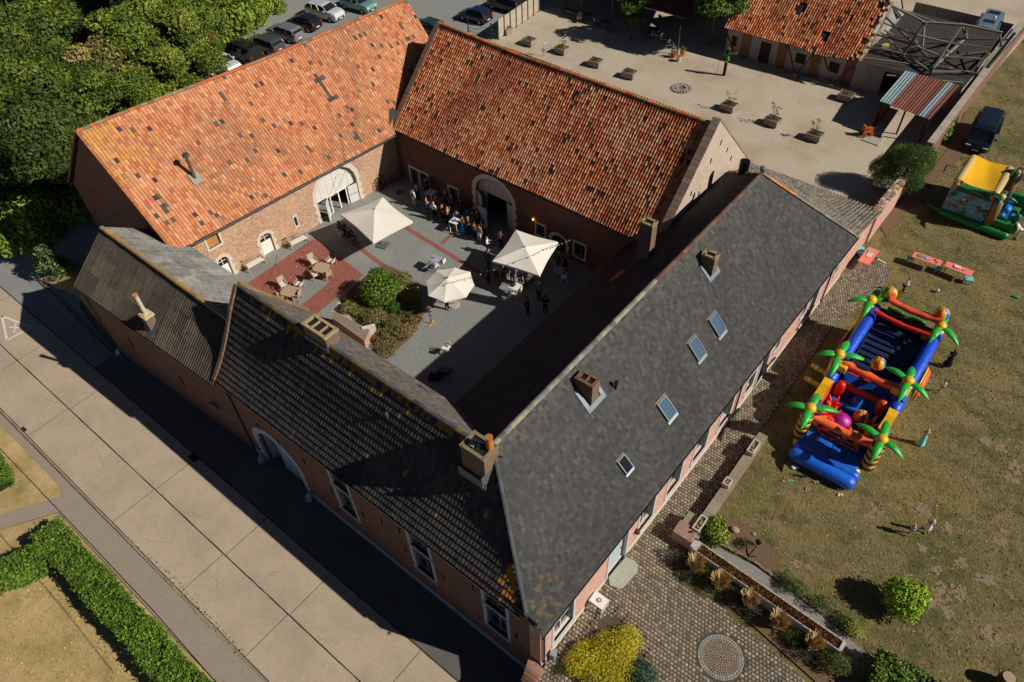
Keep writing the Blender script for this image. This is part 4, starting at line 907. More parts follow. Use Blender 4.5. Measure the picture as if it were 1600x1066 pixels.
for i, o_ in enumerate(SOPS[1:]):
    window_unit(SH, OS, FS, *o_[:4], mull=1, bars=1, frame=hx('9a9690'), fw=.06, depth=.2)
    u0, u1, v0, v1 = o_
    surround(SH, OS, FS, u0, u1, v0, v1, t=.2, sill=True, m='bluestone', blocks=False, lintel=i % 2 == 1)
gutter(SH, OS, (-31.15, 9.93, 4.15), (-8.8, 9.93, 3.98), .07, col=hx('8a857e'))
pipe(SH, OS, [(-30.6, 9.95, 4.1), (-30.7, 10.08, 3.7), (-30.7, 10.08, ZS + .1)], .055, col=(.06, .06, .07))
for u, z in ((6.6, 1.9), (8.5, .6), (11.1, .9), (14.2, 2.6), (14.3, .8), (17.0, 1.0), (19.1, 2.6), (21.7, .9), (2.4, 1.7), (4.3, 1.75), (12.8, 2.0)):
    mb = MB(OS); b = FS.P(u, z, .03); mb.beam(b + Vector((0, 0, -.3)), b + Vector((.04, 0, .3)), .05, .04, (.02, .02, .02)); mb.build('wall_anchor', 'metal', SH)
# chimneys on the ridge
c1 = chimney(SH, OS, (-13.3, 12.95), (1.35, .95), 7.2, 9.7, 1, col=hx('857560'))
mb = MB(OS); q = Vector((-12.85, 13.15, 9.8)); mb.tube([q, q + Vector((0, 0, .75))], [.17, .15], 12, hx('c07a40')); mb.tube([q + Vector((0, 0, .7)), q + Vector((0, 0, .78))], [.18, .18], 12, hx('b06c36')); mb.build('chimney_pot', 'stone', c1)
mb = MB(OS)
for a, b, r in (((-13.6, 12.8, 9.5), (.3, .22, .7), .2), ((-13.35, 12.95, 9.5), (.25, .2, .5), -.3), ((-13.1, 12.75, 9.52), (.2, .2, .4), .5)): mb.box(a, b, r, jit(hx('b09a7c'), .1))
mb.build('broken_brickwork', 'stone', c1)
mb = MB(OS)
for i in range(12):
    t = i / 12
mb.box((-13.35, 12.36, 7.9), (1.62, .06, .6), 0); mb.box((-12.63, 12.85, 8.3), (.06, 1.3, .75), 0); mb.build('flashing', 'lead', c1)
c2 = chimney(SH, OS, (-24.4, 13.6), (1.75, .85), 7.6, 9.7, 3, col=hx('a8936c'))
mb = MB(OS); mb.box((-24.4, 13.14, 8.75), (1.9, .06, .55), 0); mb.box((-23.5, 13.6, 8.7), (.06, 1.0, .6), 0); mb.build('flashing', 'lead', c2)
mb = MB(OS); q = RS.V(*RS.hit(606, 655)); mb.tube([q - Vector((0, 0, .1)), q + Vector((0, 0, .45))], .05, 8, hx('6a6e74')); mb.tube([q + Vector((0, 0, .42)), q + Vector((0, 0, .5))], [.1, .07], 8, hx('6a6e74')); mb.build('vent_pipe', 'metal', SH)
mb = MB(OS); mb.add([(-19.7, 16.6, 4.65), (-19.0, 16.3, 5.1), (-18.4, 15.9, 5.8), (-18.9, 15.7, 6.0), (-20.9, 16.2, 5.45)], [(0, 1, 2, 3, 4)]); mb.build('valley_flashing', 'lead', SH)



# ---------------- CORRUGATED OUTBUILDING
OC = (-38, 12.5, ZS)
CB = thing('outbuilding', 'brick outbuilding under weathered corrugated cement sheets, at the street corner of the barn', 'outbuilding', OC)
RC = Roof((-45.8, 9.3, 4.0), (-31.0, 9.75, 4.0), (-31.0, 12.45, 6.7), (-45.75, 12.6, 6.75)); RCi = Roof((-31.0, 16.2, 4.15), (-45.8, 16.25, 4.15), (-45.75, 12.6, 6.75), (-31.0, 12.45, 6.7))
def corr(R, name, nx, ny, pitch, amp, cols, par, off, m='cement_sheet', ragged=0):
    for i in range(nx):
        for j in range(ny):
            u0, u1 = i / nx, (i + 1.06) / nx; v0, v1 = j / ny - .01, (j + 1.04) / ny
            u1 = min(u1, 1.0); n = max(4, int(R.W / nx / pitch * 4)); mb = MB(off); vs = []
            tl = random.uniform(-.004, .006)
            for v, k in ((v0, 0), (v1, 1)):
                for s in range(n + 1):
                    u = u0 + (u1 - u0) * s / n; vs.append(R.V(u, v - (ragged * random.random() if k == 0 else 0), amp * math.cos(u * R.W / pitch * 2 * PI) + .05 - .02 * k + .012 * (i % 2) + tl))
            mb.add(vs, [(s, s + 1, n + 2 + s, n + 1 + s) for s in range(n)], jit(random.choice(cols), .12)); mb.build(name, m, par)
corr(RC, 'roof_sheet', 15, 3, .2, .04, [hx('574f44'), hx('4d463b'), hx('5f574a')], CB, OC)
corr(RCi, 'roof_sheet', 15, 3, .2, .035, [hx('7d7c78'), hx('72716c'), hx('868580')], CB, OC)
deck(RC, 'roof_deck', CB, OC); deck(RCi, 'roof_deck', CB, OC)
ridge_run(CB, OC, RC.V(0, 1, .08), RC.V(1, 1, .08), 22, 'verge', .16, [hx('9a7f5a'), hx('8f7a52'), hx('b08a4a')])
FC = Face((-45.6, 9.5), (-30.95, 10.1)); mb = MB(OC); wall(mb, FC, ZS - .2, 4.05)
mb.add([(-45.6, 15.2, -1.5), (-45.6, 9.5, ZS - .2), (-45.6, 9.5, 4.0), (-45.6, 12.6, 6.65), (-45.6, 15.2, 4.6)], [(0, 1, 2, 3, 4)])
wall(mb, Face((-31, 16.0), (-43, 16.0)), -.1, 4.2); mb.build('wall', 'brick_s', CB)
gutter(CB, OC, (-45.85, 9.22, 3.95), (-31.4, 9.66, 3.95), .06, col=hx('7d8286'))
pipe(CB, OC, [(-45.6, 9.28, 3.9), (-45.62, 9.42, 3.6), (-45.62, 9.42, ZS + .15)], .05, col=(.07, .07, .08))
for px, py in ((205, 535), (285, 595)):
    u, z = FC.u_of(px, py); mb = MB(OC); b = FC.P(u, z, .03); mb.beam(b + Vector((-.08, 0, .4)), b + Vector((.05, 0, -.4)), .05, .04, (.015, .015, .015)); mb.build('wall_anchor', 'metal', CB)
u, z = FC.u_of(338, 632); mb = MB(OC); fbox(mb, FC, u - .35, u + .35, z - .12, z + .12, 0, .25, hx('8b95a8')); mb.build('outlet_hood', 'metal', CB)
u, v = RC.hit(235, 512); p = RC.V(u, v); mb = MB(OC); mb.box((p.x, p.y + .15, p.z + .2), (.62, .55, 1.5), 0); cc = mb.build('chimney', 'brick_c', CB)
mb = MB(OC); mb.box((p.x, p.y + .15, p.z + 1.0), (.74, .66, .14), .05, hx('c7b38c')); mb.box((p.x - .1, p.y + .05, p.z + 1.1), (.4, .4, .12), .5, hx('c0ab86')); mb.build('mortar_cap', 'stone', cc)
mb = MB(OC); q = Vector((p.x, p.y + .15, p.z + 1.05)); mb.tube([q, q + Vector((-.02, .0, 1.55))], [.13, .12], 10, hx('c4beaa')); mb.tube([q + Vector((-.02, 0, 1.5)), q + Vector((-.02, 0, 1.6))], [.16, .16], 10, hx('b08a62')); mb.build('flue_pipe', 'stone', cc)
flash(cc, OC, RC, u, v + .06, .62, .7)
# ================================================================ YARD BUILDINGS, WALLS, FENCES
OT = (-24, 74, 0)
TC = thing('timber_cottage', 'half timbered outbuilding with sagging red pantiles, at the far side of the gravel yard', 'outbuilding', OT)
def bendT(u, v): return -.18 * np.sin(PI * u) * v + .05 * np.sin(u * 14) * (1 - v) - .25 * np.exp(-((u - .72) / .12) ** 2) * (1 - v)
RT = Roof((-30.2, 70.2, 2.75), (-16.9, 70.6, 2.75), (-16.9, 77.0, 8.0), (-30.6, 77.0, 8.0), bend=bendT)
def inT(x, y, u, v):
    hole = np.zeros_like(u, bool)
    for (px, py, r) in ((1291, 55, .38), (1288, 62, .28), (1252, 14, .5), (1210, 60, .15), (1330, 30, .2)):
        a, b = RT.hit(px, py); hole |= ((u - a) * 13.5) ** 2 + ((v - b) * 8.3 * .8) ** 2 < r * r
    edge = u > 1 - .03 - .03 * np.sin(v * 30)
    return ~hole & ~(edge & (RNG.random(len(u)) < .5))
mb = MB(OT); mb.block(*lay_tiles(RT, .25, .34, 'pan', inside=inT, colf=lambda c, U, V, N: colf_north(c, U * .3, V, N, 31), jitter=.03)); stuff(mb.build('roof_tiles', 'tile', TC))
deck(RT, 'roof_deck', TC, OT)
RTb = Roof((-16.9, 83.4, 2.75), (-30.2, 83.4, 2.75), (-30.6, 77.0, 8.0), (-16.9, 77.0, 8.0)); deck(RTb, 'roof_slope', TC, OT, m='brick_n')
FT = Face((-30.0, 70.9), (-17.0, 71.3))
mb = MB(OT); tops = [(.5, 1.1, .9, 1.9), (3.6, 4.7, 0, 2.1), (7.3, 8.3, .9, 1.9), (10.6, 11.6, .9, 1.9)]
wall(mb, FT, 0, 2.9, tops, .2); mb.add([(-16.95, 71.3, 0), (-16.95, 83, 0), (-16.95, 83, 2.8), (-16.95, 77, 7.8), (-16.95, 71.3, 2.8)], [(0, 1, 2, 3, 4)]); mb.build('plaster_wall', 'white_wall', TC)
for u in (2.1, 5.9, 9.3, 12.5):
    mb = MB(OT); fbox(mb, FT, u - .45, u + .45, 0, 2.8, .0, .12); mb.build('brick_pier', 'brick_s', TC)
for u0, z0, u1, z1 in ((6.5, 2.6, 7.9, .25), (9.2, 2.7, 8.0, .25), (10.0, 2.6, 11.6, .25), (12.9, 2.4, 11.7, .25), (.2, 2.2, 1.4, .6)):
    mb = MB(OT); mb.beam(FT.P(u0, z0, .6), FT.P(u1, z1, .9), .09, .09, (.03, .027, .025)); mb.build('timber_strut', 'wood', TC)
for u in (7.95, 11.65): mb = MB(OT); fbox(mb, FT, u - .22, u + .22, 0, .3, .7, 1.1); mb.build('strut_footing', 'white_wall', TC)
for i, o_ in enumerate(tops):
    mb = MB(OT); fbox(mb, FT, o_[0], o_[1], o_[2], o_[3], -.15, -.1, hx('3a3430')); mb.build('door' if i == 1 else 'shutter', 'wood', TC)
mb = MB(OT); 
for i in range(12): mb.box((-16.95 + random.uniform(-.2, .3), 71.5 + i * .45, 2.7 + i * .42), (.4, .35, .3), random.random(), jit(hx('b08a5e'), .2))
stuff(mb.build('broken_gable_edge', 'stone', TC))

OR = (-12, 76, 0)
RU = thing('roofless_barn', 'roofless barn whose bare charred roof timbers stand over a black tarred floor', 'ruin', OR)
FR = Face((-16.9, 71.0), (-7.7, 71.6)); FR2 = Face((-7.7, 71.6), (-7.5, 87.5))
mb = MB(OR); wall(mb, FR, 0, 2.75, [(2.6, 4.1, 0, 2.35)], .25); wall(mb, FR2, 0, 2.4); mb.add([(-17, 87.5, 0), (-7.5, 87.5, 0), (-7.5, 87.5, 2.5), (-17, 87.5, 2.5)], [(3, 2, 1, 0)]); mb.build('wall', 'white_wall', RU)
M['tar'] = mat('tarred_floor', col=hx('34302e'), rough=.95, nscale=1.5, namt=.35, bump=(12, .6, .04), big=(.8, hx('4b4440'), .5, .75, .5))
mb = MB(OR); mb.hexa([(-16.85, 71.1, 2.35), (-7.75, 71.7, 2.35), (-7.6, 85, 2.35), (-17, 85, 2.35), (-16.85, 71.1, 2.45), (-7.75, 71.7, 2.45), (-7.6, 85, 2.45), (-17, 85, 2.45)]); mb.build('tarred_floor', 'tar', RU)
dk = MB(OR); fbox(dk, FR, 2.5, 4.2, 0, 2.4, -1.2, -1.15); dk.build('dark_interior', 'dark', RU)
wc = [hx('7d7a6e'), hx('6a665c'), hx('8c887a'), hx('5a564e')]
def tb(a, b, w_=.16, h_=.16, name='roof_beam'):
    mb = MB(OR); mb.beam(a, b, w_, h_, jit(random.choice(wc), .15)); mb.build(name, 'wood', RU)
AP = [G(1392, 9, 5.6), G(1444, 37, 5.5), G(1503, 40, 5.7), G(1562, 52, 5.3)]
FT_ = [G(1343, 72, 3.0), G(1412, 84, 2.9), G(1455, 112, 2.8), G(1525, 112, 2.8)]
for i, (a, f) in enumerate(zip(AP, FT_)):
    tb(f, a); tb(a, (a.x + .3, 2 * a.y - f.y + .5, 2.9)); m_ = (a + f) / 2; tb((f.x, f.y + .6, 3.0), (a.x + .15, 2 * a.y - f.y, 3.0), .14, .14); tb(m_, (m_.x, m_.y + 2.2, 3.0), .12, .12); tb((f.x, f.y, 2.45), (f.x, f.y, 3.3), .2, .2, 'post')
for a, b in zip(AP[:-1], AP[1:]): tb(a + Vector((-.2, 0, .08)), b + Vector((.2, 0, .08)), .18, .18, 'ridge_beam')
for k, s in ((.33, 0), (.62, 0), (0, 0)):
    for i in range(3):
        a = FT_[i].lerp(AP[i], k); b = FT_[i + 1].lerp(AP[i + 1], k); tb(a, b, .13, .13, 'purlin')
for (p, q) in (((1358, 33, 3.6), (1412, 84, 2.9)), ((1377, 20, 5.0), (1450, 90, 3.0)), ((1395, 10, 5.5), (1430, 52, 3.0)), ((1366, 37, 3.5), (1395, 55, 3.0)), ((1341, 66, 2.9), (1458, 97, 3.1)), ((1440, 100, 2.7), (1530, 116, 2.9)), ((1400, 12, 5.5), (1462, 35, 5.2)), ((1450, 60, 3.0), (1575, 62, 3.2)), ((1470, 90, 2.8), (1560, 78, 2.7)), ((1344, 90, 2.7), (1420, 100, 2.8)), ((1508, 45, 5.4), (1512, 56, 3.0)), ((1522, 112, 2.8), (1565, 50, 4.6)), ((1535, 105, 2.6), (1590, 40, 3.0)), ((1545, 105, 2.4), (1600, 45, 2.8)), ((1528, 118, 2.6), (1572, 62, 2.8)), ((1385, 130 - 12, 2.5), (1505, 130, 2.6))):
    tb(G(*p), G(*q), random.uniform(.09, .15), random.uniform(.09, .15), 'fallen_rafter')
for (p, c) in (((1368, 62, 2.55), 'b5673f'), ((1483, 110, 2.55), 'b5673f'), ((1392, 22, 4.0), 'c08a5a'), ((1383, 72, 2.5), 'd0b878'), ((1376, 36, 2.6), 'c9b98a')):
    mb = MB(OR); q = G(*p); mb.box(q, (.6, .45, .3), random.random(), hx(c)); mb.build('rubble_block', 'stone', RU)

# lean-to shed of rusty corrugated sheets
OX = (-10.5, 68, 0)
XS = thing('rusty_shed', 'open shed with a rusty brown and pale blue corrugated metal roof', 'shed', OX)
RX = Roof((-12.75, 65.4, 2.45), (-8.3, 65.0, 2.45), (-7.9, 71.0, 3.0), (-12.6, 71.0, 3.0))
cols = ['8597a0', '7d909a', '704438', '7d4a3c', '6c4034', '784638', '633a30', '7d8f98', '704438']
for i, c in enumerate(cols):
    n = 12; mb = MB(OX); vs = []
    for v in (-.02 + (.06 if 0 < i < 3 else 0) * 0 - (0.0 if i > 1 else -.03), 1.0):
        for s in range(n + 1):
            u = (i + s / n * 1.05) / len(cols); vs.append(RX.V(min(u, 1.01), v, .03 * math.cos(s / n * 2 * PI * 2) + .02 * (i % 2)))
    mb.add(vs, [(s, s + 1, n + 2 + s, n + 1 + s) for s in range(n)], hx(c)); mb.build('roof_sheet', M.get('rust') or M.setdefault('rust', mat('rusty_sheet', attr=True, rough=.8, nscale=3, namt=.3, fine=(4, hx('b5aaa0'), .6, .75, .5), spec=.3)), XS)
for p in ((-12.5, 65.7), (-10.5, 65.5), (-8.5, 65.4)):
    mb = MB(OX); mb.beam((*p, 0), (*p, 2.4), .14, .14, hx('4a3b30')); mb.build('post', 'wood', XS)
mb = MB(OX); mb.box((-12.6, 68.2, 1.1), (.1, 5.5, 2.2), 0, hx('5a4030')); mb.build('board_wall', 'wood', XS)

# garden walls
def rubble_wall(name, label, a, b, h0, h1, th, mat_, rub=True, coping=None):
    a, b = Vector(a), Vector(b); d = (b - a).normalized(); n = Vector((d.y, -d.x)); t = thing(name, label, 'wall', (a.x, a.y, 0)); off = (a.x, a.y, 0); L = (b - a).length
    N = max(2, int(L / .8)); hs = [h0 + (h1 - h0) * i / N + (random.uniform(-.1, .1) if rub else 0) for i in range(N + 1)]
    mb = MB(off); lo = []; 
    P = lambda s, k, z: (a.x + d.x * s + n.x * k, a.y + d.y * s + n.y * k, z)
    for i in range(N):
        s0, s1 = L * i / N, L * (i + 1) / N
        mb.add([P(s0, th / 2, -.2), P(s1, th / 2, -.2), P(s1, th / 2, hs[i + 1]), P(s0, th / 2, hs[i]), P(s0, -th / 2, -.2), P(s1, -th / 2, -.2), P(s1, -th / 2, hs[i + 1]), P(s0, -th / 2, hs[i])], [(0, 1, 2, 3), (5, 4, 7, 6), (3, 2, 6, 7)])
    mb.add([P(0, th / 2, -.2), P(0, -th / 2, -.2), P(0, -th / 2, hs[0]), P(0, th / 2, hs[0])], [(1, 0, 3, 2)]); mb.add([P(L, th / 2, -.2), P(L, -th / 2, -.2), P(L, -th / 2, hs[-1]), P(L, th / 2, hs[-1])], [(0, 1, 2, 3)])
    mb.build('wall_body', mat_, t)
    k = 0; s = 0
    while s < L:
        w_ = random.uniform(.22, .5) if rub else .6; z = h0 + (h1 - h0) * s / L
        mb = MB(off)
        if rub:
            for q in (-.28, .02, .3):
                mb2 = MB(off); mb2.box(P(min(L, s + w_ / 2), q * th, z + .05), (w_ * random.uniform(.6, 1), th * random.uniform(.28, .45), random.uniform(.1, .26)), math.atan2(d.y, d.x) + random.uniform(-.5, .5), jit(hx(random.choice(('a89a86', '8d8274', 'c2b6a2', 'a3705a'))), .15)); mb2.build('stone', 'stone', t)
        else:
            mb.box(P(s + w_ / 2, 0, z + .05), (w_ * .97, th + .1, .1), math.atan2(d.y, d.x), jit(hx(coping or 'a89e90'), .1)); mb.build('coping_slab', 'stone', t)
        s += w_
    return t
rubble_wall('broken_wall', 'ruined pink brick wall with loose rubble on top beside the bushy yew', (-7.35, 49.4), (-7.25, 57.3), 2.55, 1.9, .6, 'brick_e')
rubble_wall('yard_wall', 'tall straight garden wall with pale concrete coping beside the parked dark van', (-7.2, 61.8), (-6.9, 93), 2.1, 2.3, .45, 'brick_s', rub=False)
# weathered boards fallen along the wall top
# retaining wall between terrace and street, bricked curve
RTW = thing('retaining_wall', 'brick retaining wall curving down beside the house corner at the street', 'wall', (-7.6, 9, ZS)); off = (-7.6, 9, ZS)
path = [(-8.35, 9.9), (-8.15, 9.2), (-7.95, 8.2), (-7.85, 6.5), (-7.8, 1.5)]; hh = [.1, -.25, -.7, -.9, -.9]
mb = MB(off)
for i in range(4):
    (x0, y0), (x1, y1) = path[i], path[i + 1]
    mb.hexa([(x0, y0, ZS - .2), (-7.5, y0, ZS - .2), (-7.5, y1, ZS - .2), (x1, y1, ZS - .2), (x0, y0, hh[i]), (-7.5, y0, .02), (-7.5, y1, .02), (x1, y1, hh[i + 1])][::1])
mb.build('wall_body', 'brick_s', RTW)
for i in range(34):
    t = i / 34 * 4; k = min(3, int(t)); f = t - k; y = path[k][1] * (1 - f) + path[k + 1][1] * f; x = path[k][0] * (1 - f) + path[k + 1][0] * f; z = hh[k] * (1 - f) + hh[k + 1] * f
    mb = MB(off); mb.beam((x - .02, y - .05, z + .05), (-7.42, y - .05, .09), .19 if k == 3 else .085, .07, jit(hx('a8826e'), .25)); mb.build('brick', 'stone', RTW)

# low wall with planter troughs on it
LW = thing('low_wall', 'long low stone capped wall dividing the cobbles from the lawn', 'wall', (-5.3, 23.5, 0)); off = (-5.3, 23.5, 0)
mb = MB(off); mb.hexa([(-5.52, 19.9, -.1), (-5.05, 19.9, -.1), (-5.05, 28, -.1), (-5.52, 28, -.1), (-5.52, 19.9, .55), (-5.05, 19.9, .55), (-5.05, 28, .55), (-5.52, 28, .55)]); mb.build('wall_body', 'brick_s', LW)
y = 19.9
while y < 27.9:
    l_ = random.uniform(.7, 1.1); mb = MB(off); mb.box((-5.28, y + l_ / 2, .6), (.56, l_ * .985, .09), 0, jit(hx('8f8474'), .1)); mb.build('coping_slab', 'stone', LW); y += l_
def trough(px, py, w_, l_, h, z, rz, label, fill='soil'):
    p = G(px, py, z + h); t = thing('planter_trough', label, 'planter', (p.x, p.y, z), rz, 'troughs on the low wall')
    c = hx('b3aca0'); mb = MB()
    for a, b in (((-w_ / 2 + .04, 0, h / 2), (.08, l_, h)), ((w_ / 2 - .04, 0, h / 2), (.08, l_, h)), ((0, -l_ / 2 + .04, h / 2), (w_ - .16, .08, h)), ((0, l_ / 2 - .04, h / 2), (w_ - .16, .08, h)), ((0, 0, .04), (w_ - .16, l_ - .16, .08))): mb.box(a, b, 0, c)
    mb.build('trough_shell', 'stone', t); mb = MB(); mb.box((0, 0, h - .1), (w_ - .17, l_ - .17, .03), 0); mb.build('earth', 'soil', t)
    for i in range(3): mb = MB(); mb.ball((random.uniform(-.08, .08), random.uniform(-l_ * .3, l_ * .3), h - .04), .07, 6, 4, jit(hx('b5865c'), .3)); mb.build('dry_plant', 'leaf', t)
trough(1178, 697, .42, 1.0, .32, .65, 0, 'stone trough on the far end of the low wall nearest the inflatable')
trough(1137, 752, .4, .55, .3, .65, 0, 'short stone trough at the middle of the low wall')
trough(1094, 817, .42, 1.0, .34, .65, 0, 'stone trough on the near end of the low wall beside the yellow shrub')
t = thing('brick_pedestal', 'square brick pedestal at the head of the long concrete trough', 'pedestal', (*G(1068, 842).to_2d(), 0)); 
mb = MB(); mb.box((0, 0, .4), (1.05, .8, .8), 0); mb.build('brick_body', 'brick_e', t); mb = MB()
for i in range(7): mb.box((-.46 + .152 * i, 0, .83), (.14, .84, .06), 0, jit(hx('9a7f70'), .12))
mb.build('top_boards', 'wood', t); mb = MB(); mb.box((.25, .1, .875), (.22, .1, .03), .6, (.02, .02, .02)); mb.build('iron_bracket', 'metal', t)
mb = MB(); mb.box((0, .85, .35), (.85, .7, .7), 0); mb.build('side_block', 'stone', t)
mb = MB(); mb.box((0, .85, .72), (.9, .75, .06), 0, hx('8d8578')); mb.build('side_slab', 'stone', t)
# long concrete trough
a, b = G(1086, 851, .8), G(1318, 1011, .8); d = (b - a).normalized(); L = (b - a).length; rz = math.atan2(d.y, d.x)
t = thing('long_trough', 'long concrete trough full of dry brown grass between cobbles and gravel walk', 'planter', (*((a + b) / 2).to_2d(), 0), rz)
mb = MB(); mb.box((0, -.27, .4), (L, .06, .8), 0, hx('a8a49e')); mb.build('front_panel', 'stone', t); mb = MB(); mb.box((0, .27, .42), (L, .07, .78), 0, hx('b3aca2')); mb.build('back_panel', 'stone', t)
for s in (-1, 1): mb = MB(); mb.box((s * (L / 2 - .05), 0, .42), (.16 if s > 0 else .4, .47, .8), 0, hx('b9b4aa')); mb.build('end_block', 'stone', t)
mb = MB(); mb.box((0, 0, .66), (L - .3, .45, .02), 0); mb.build('earth', 'soil', t)
TR_M = (a, b, d)
# edging stones of the gravel walk
pts = [G(*p) for p in ((1088, 832), (1130, 853), (1180, 880), (1240, 925), (1290, 962))]
mbs = structure((lambda mb: ([mb.box((pts[k].lerp(pts[k + 1], f / 12)).to_2d().to_3d() + Vector((random.uniform(-.03, .03), random.uniform(-.03, .03), .05)), (.2, .1, .14), math.atan2((pts[k + 1] - pts[k]).y, (pts[k + 1] - pts[k]).x) + random.uniform(-.15, .15), jit(hx('857c70'), .2)) for k in range(4) for f in range(12)], mb.build('edging_stones', 'stone'))[1])(MB()), 'row of rough edging stones along the gravel walk'); mbs['kind'] = 'stuff'
# pale slab at the farmhouse door
mb = MB(); P_ = gp2([(951, 903), (978, 871), (992, 878), (997, 885), (995, 895), (975, 918), (968, 921), (953, 916)]); mb.prism(P_, .005, .09, hx('aaa99a')); tag(mb.build('door_slab', 'stone'), 'pale rounded concrete slab on the cobbles before the white farmhouse door', 'step')
# bits of edging round the shrub bed
mb = MB()
for i, (px, py) in enumerate([(890, 1040), (893, 1022), (900, 1004), (912, 990), (925, 975), (935, 963), (960, 960), (975, 972), (990, 988), (1003, 1003), (1010, 1025)]):
    for k in range(3): q = G(px + k * 4, py - k * 4); mb.box((q.x, q.y, .04), (.14, .1, .1), random.random() * 3, jit(hx('7d6a5a'), .2))
structure(stuff(mb.build('bed_edging', 'stone')), 'small edging bricks around the shrub bed')['kind'] = 'stuff'
# ramp wall in the court: sloping boards
t = thing('ramp_cover', 'sloping weathered board cover beside the courtyard garden path', 'cover', (*G(556, 520).to_2d(), 0)); off = (*G(556, 520).to_2d(), 0)
q = [G(529, 483, .9), G(521, 487, .9), G(560, 533, .55), G(583, 522, .55)]
A_, B_, C_, D_ = G(521, 485, 1.0), G(519, 497, 1.0), G(569, 533, .7), G(577, 515, .7)
for i in range(7):
    f0, f1 = i / 7, (i + .93) / 7; mb = MB(off); P4 = [A_.lerp(B_, f0), A_.lerp(B_, f1), D_.lerp(C_, f1), D_.lerp(C_, f0)]
    mb.hexa([p - Vector((0, 0, .12)) for p in P4] + P4, jit(hx('85766a'), .1)); mb.build('board', 'wood', t)
mb = MB(off); mb.hexa([Vector((p.x, p.y, 0)) for p in (A_, B_, C_, D_)] + [p - Vector((0, 0, .13)) for p in (A_, B_, C_, D_)]); mb.build('base_wall', 'brick_w', t)
mb = MB(off); q = G(577, 518, .3); mb.box((q.x + .05, q.y, .45), (.14, .9, .85), -.6, hx('d8d2c6')); mb.build('white_end', 'stone', t)

# plank fence beside the parking
FX = thing('plank_fence', 'grey plank fence with posts between the parking and the gravel yard', 'fence', (-51.6, 63, 0)); off = (-51.6, 63, 0)
x0, y0, x1, y1 = -51.3, 59.8, -52.0, 68.0; npan = 7
for i in range(npan):
    a_ = Vector((x0 + (x1 - x0) * i / npan, y0 + (y1 - y0) * i / npan)); b_ = Vector((x0 + (x1 - x0) * (i + 1) / npan, y0 + (y1 - y0) * (i + 1) / npan))
    for k in range(9): mb = MB(off); mb.beam((a_.x, a_.y, .25 + k * .22), (b_.x, b_.y, .25 + k * .22), .035, .2, jit(hx('b0a690'), .08)); mb.build('plank', 'wood', FX)
for i in range(npan + 1): mb = MB(off); mb.box((x0 + (x1 - x0) * i / npan + .06, y0 + (y1 - y0) * i / npan, 1.1), (.09, .09, 2.2), 0, hx('5c5348')); mb.build('post', 'wood', FX)
GT = thing('metal_gate', 'open grey metal gate between stone post and fence', 'gate', (-53, 58, 0)); off = (-53, 58, 0)
a_, b_ = G(732, 52), G(768, 62); 
for p in (a_, b_): mb = MB(off); mb.box((p.x, p.y, .9), (.1, .1, 1.8), 0, (.05, .06, .05)); mb.build('post', 'metal', GT)
for (p, q) in ((G(755, 58), G(780, 66)), (G(732, 52), G(755, 58))):
    for z in (.25, .7, 1.1): mb = MB(off); mb.beam((p.x, p.y, z), (q.x, q.y, z), .03, .03, hx('6d7a7a')); mb.build('rail', 'metal', GT)
    mb = MB(off); mb.beam((p.x, p.y, .25), (q.x, q.y, 1.1), .03, .03, hx('6d7a7a')); mb.build('brace', 'metal', GT)

# covered terrace at the far side
OC2 = (-42, 72, 0)
TR = thing('covered_terrace', 'dark covered terrace with a reddish tiled roof edge on slim posts', 'terrace', OC2)
RR = Roof((-52, 69.9, 3.1), (-34.4, 69.6, 3.0), (-34.4, 78, 5.2), (-52, 78, 5.2))
mb = MB(OC2); mb.block(*lay_tiles(RR, .26, .34, 'pan', colf=lambda c, U, V, N: pal_pick(N, [hx('7d4436'), hx('8a4c3c'), hx('6a3a30')], [1, 1, 1]))); stuff(mb.build('roof_tiles', 'tile', TR)); deck(RR, 'roof_deck', TR, OC2)
gutter(TR, OC2, (-34.3, 69.55, 3.0), (-52, 69.8, 3.1), .07, col=hx('8d9096'))
for (px, py) in ((1058, 85), (912, 23), (955, 40), (870, 8)): p = G(px, py); mb = MB(OC2); mb.box((p.x, min(p.y, 69.7), 1.5), (.1, .1, 3.0), 0, hx('6a6d70')); mb.build('post', 'metal', TR)
mb = MB(OC2); mb.box((-43, 78.2, 2.6), (18, .3, 5.2), 0); mb.build('back_wall', 'brick_n', TR)
mb = MB(OC2); mb.add([(-60, 78.5, 0), (-34, 78.5, 0), (-34, 78.5, 5.4), (-34, 84, 10.5), (-60, 84, 10.5), (-60, 78.5, 5.4)], [(0, 1, 2, 5), (5, 2, 3, 4)], (.3, .3, .3)); mb.build('house_behind', 'brick_n', TR)
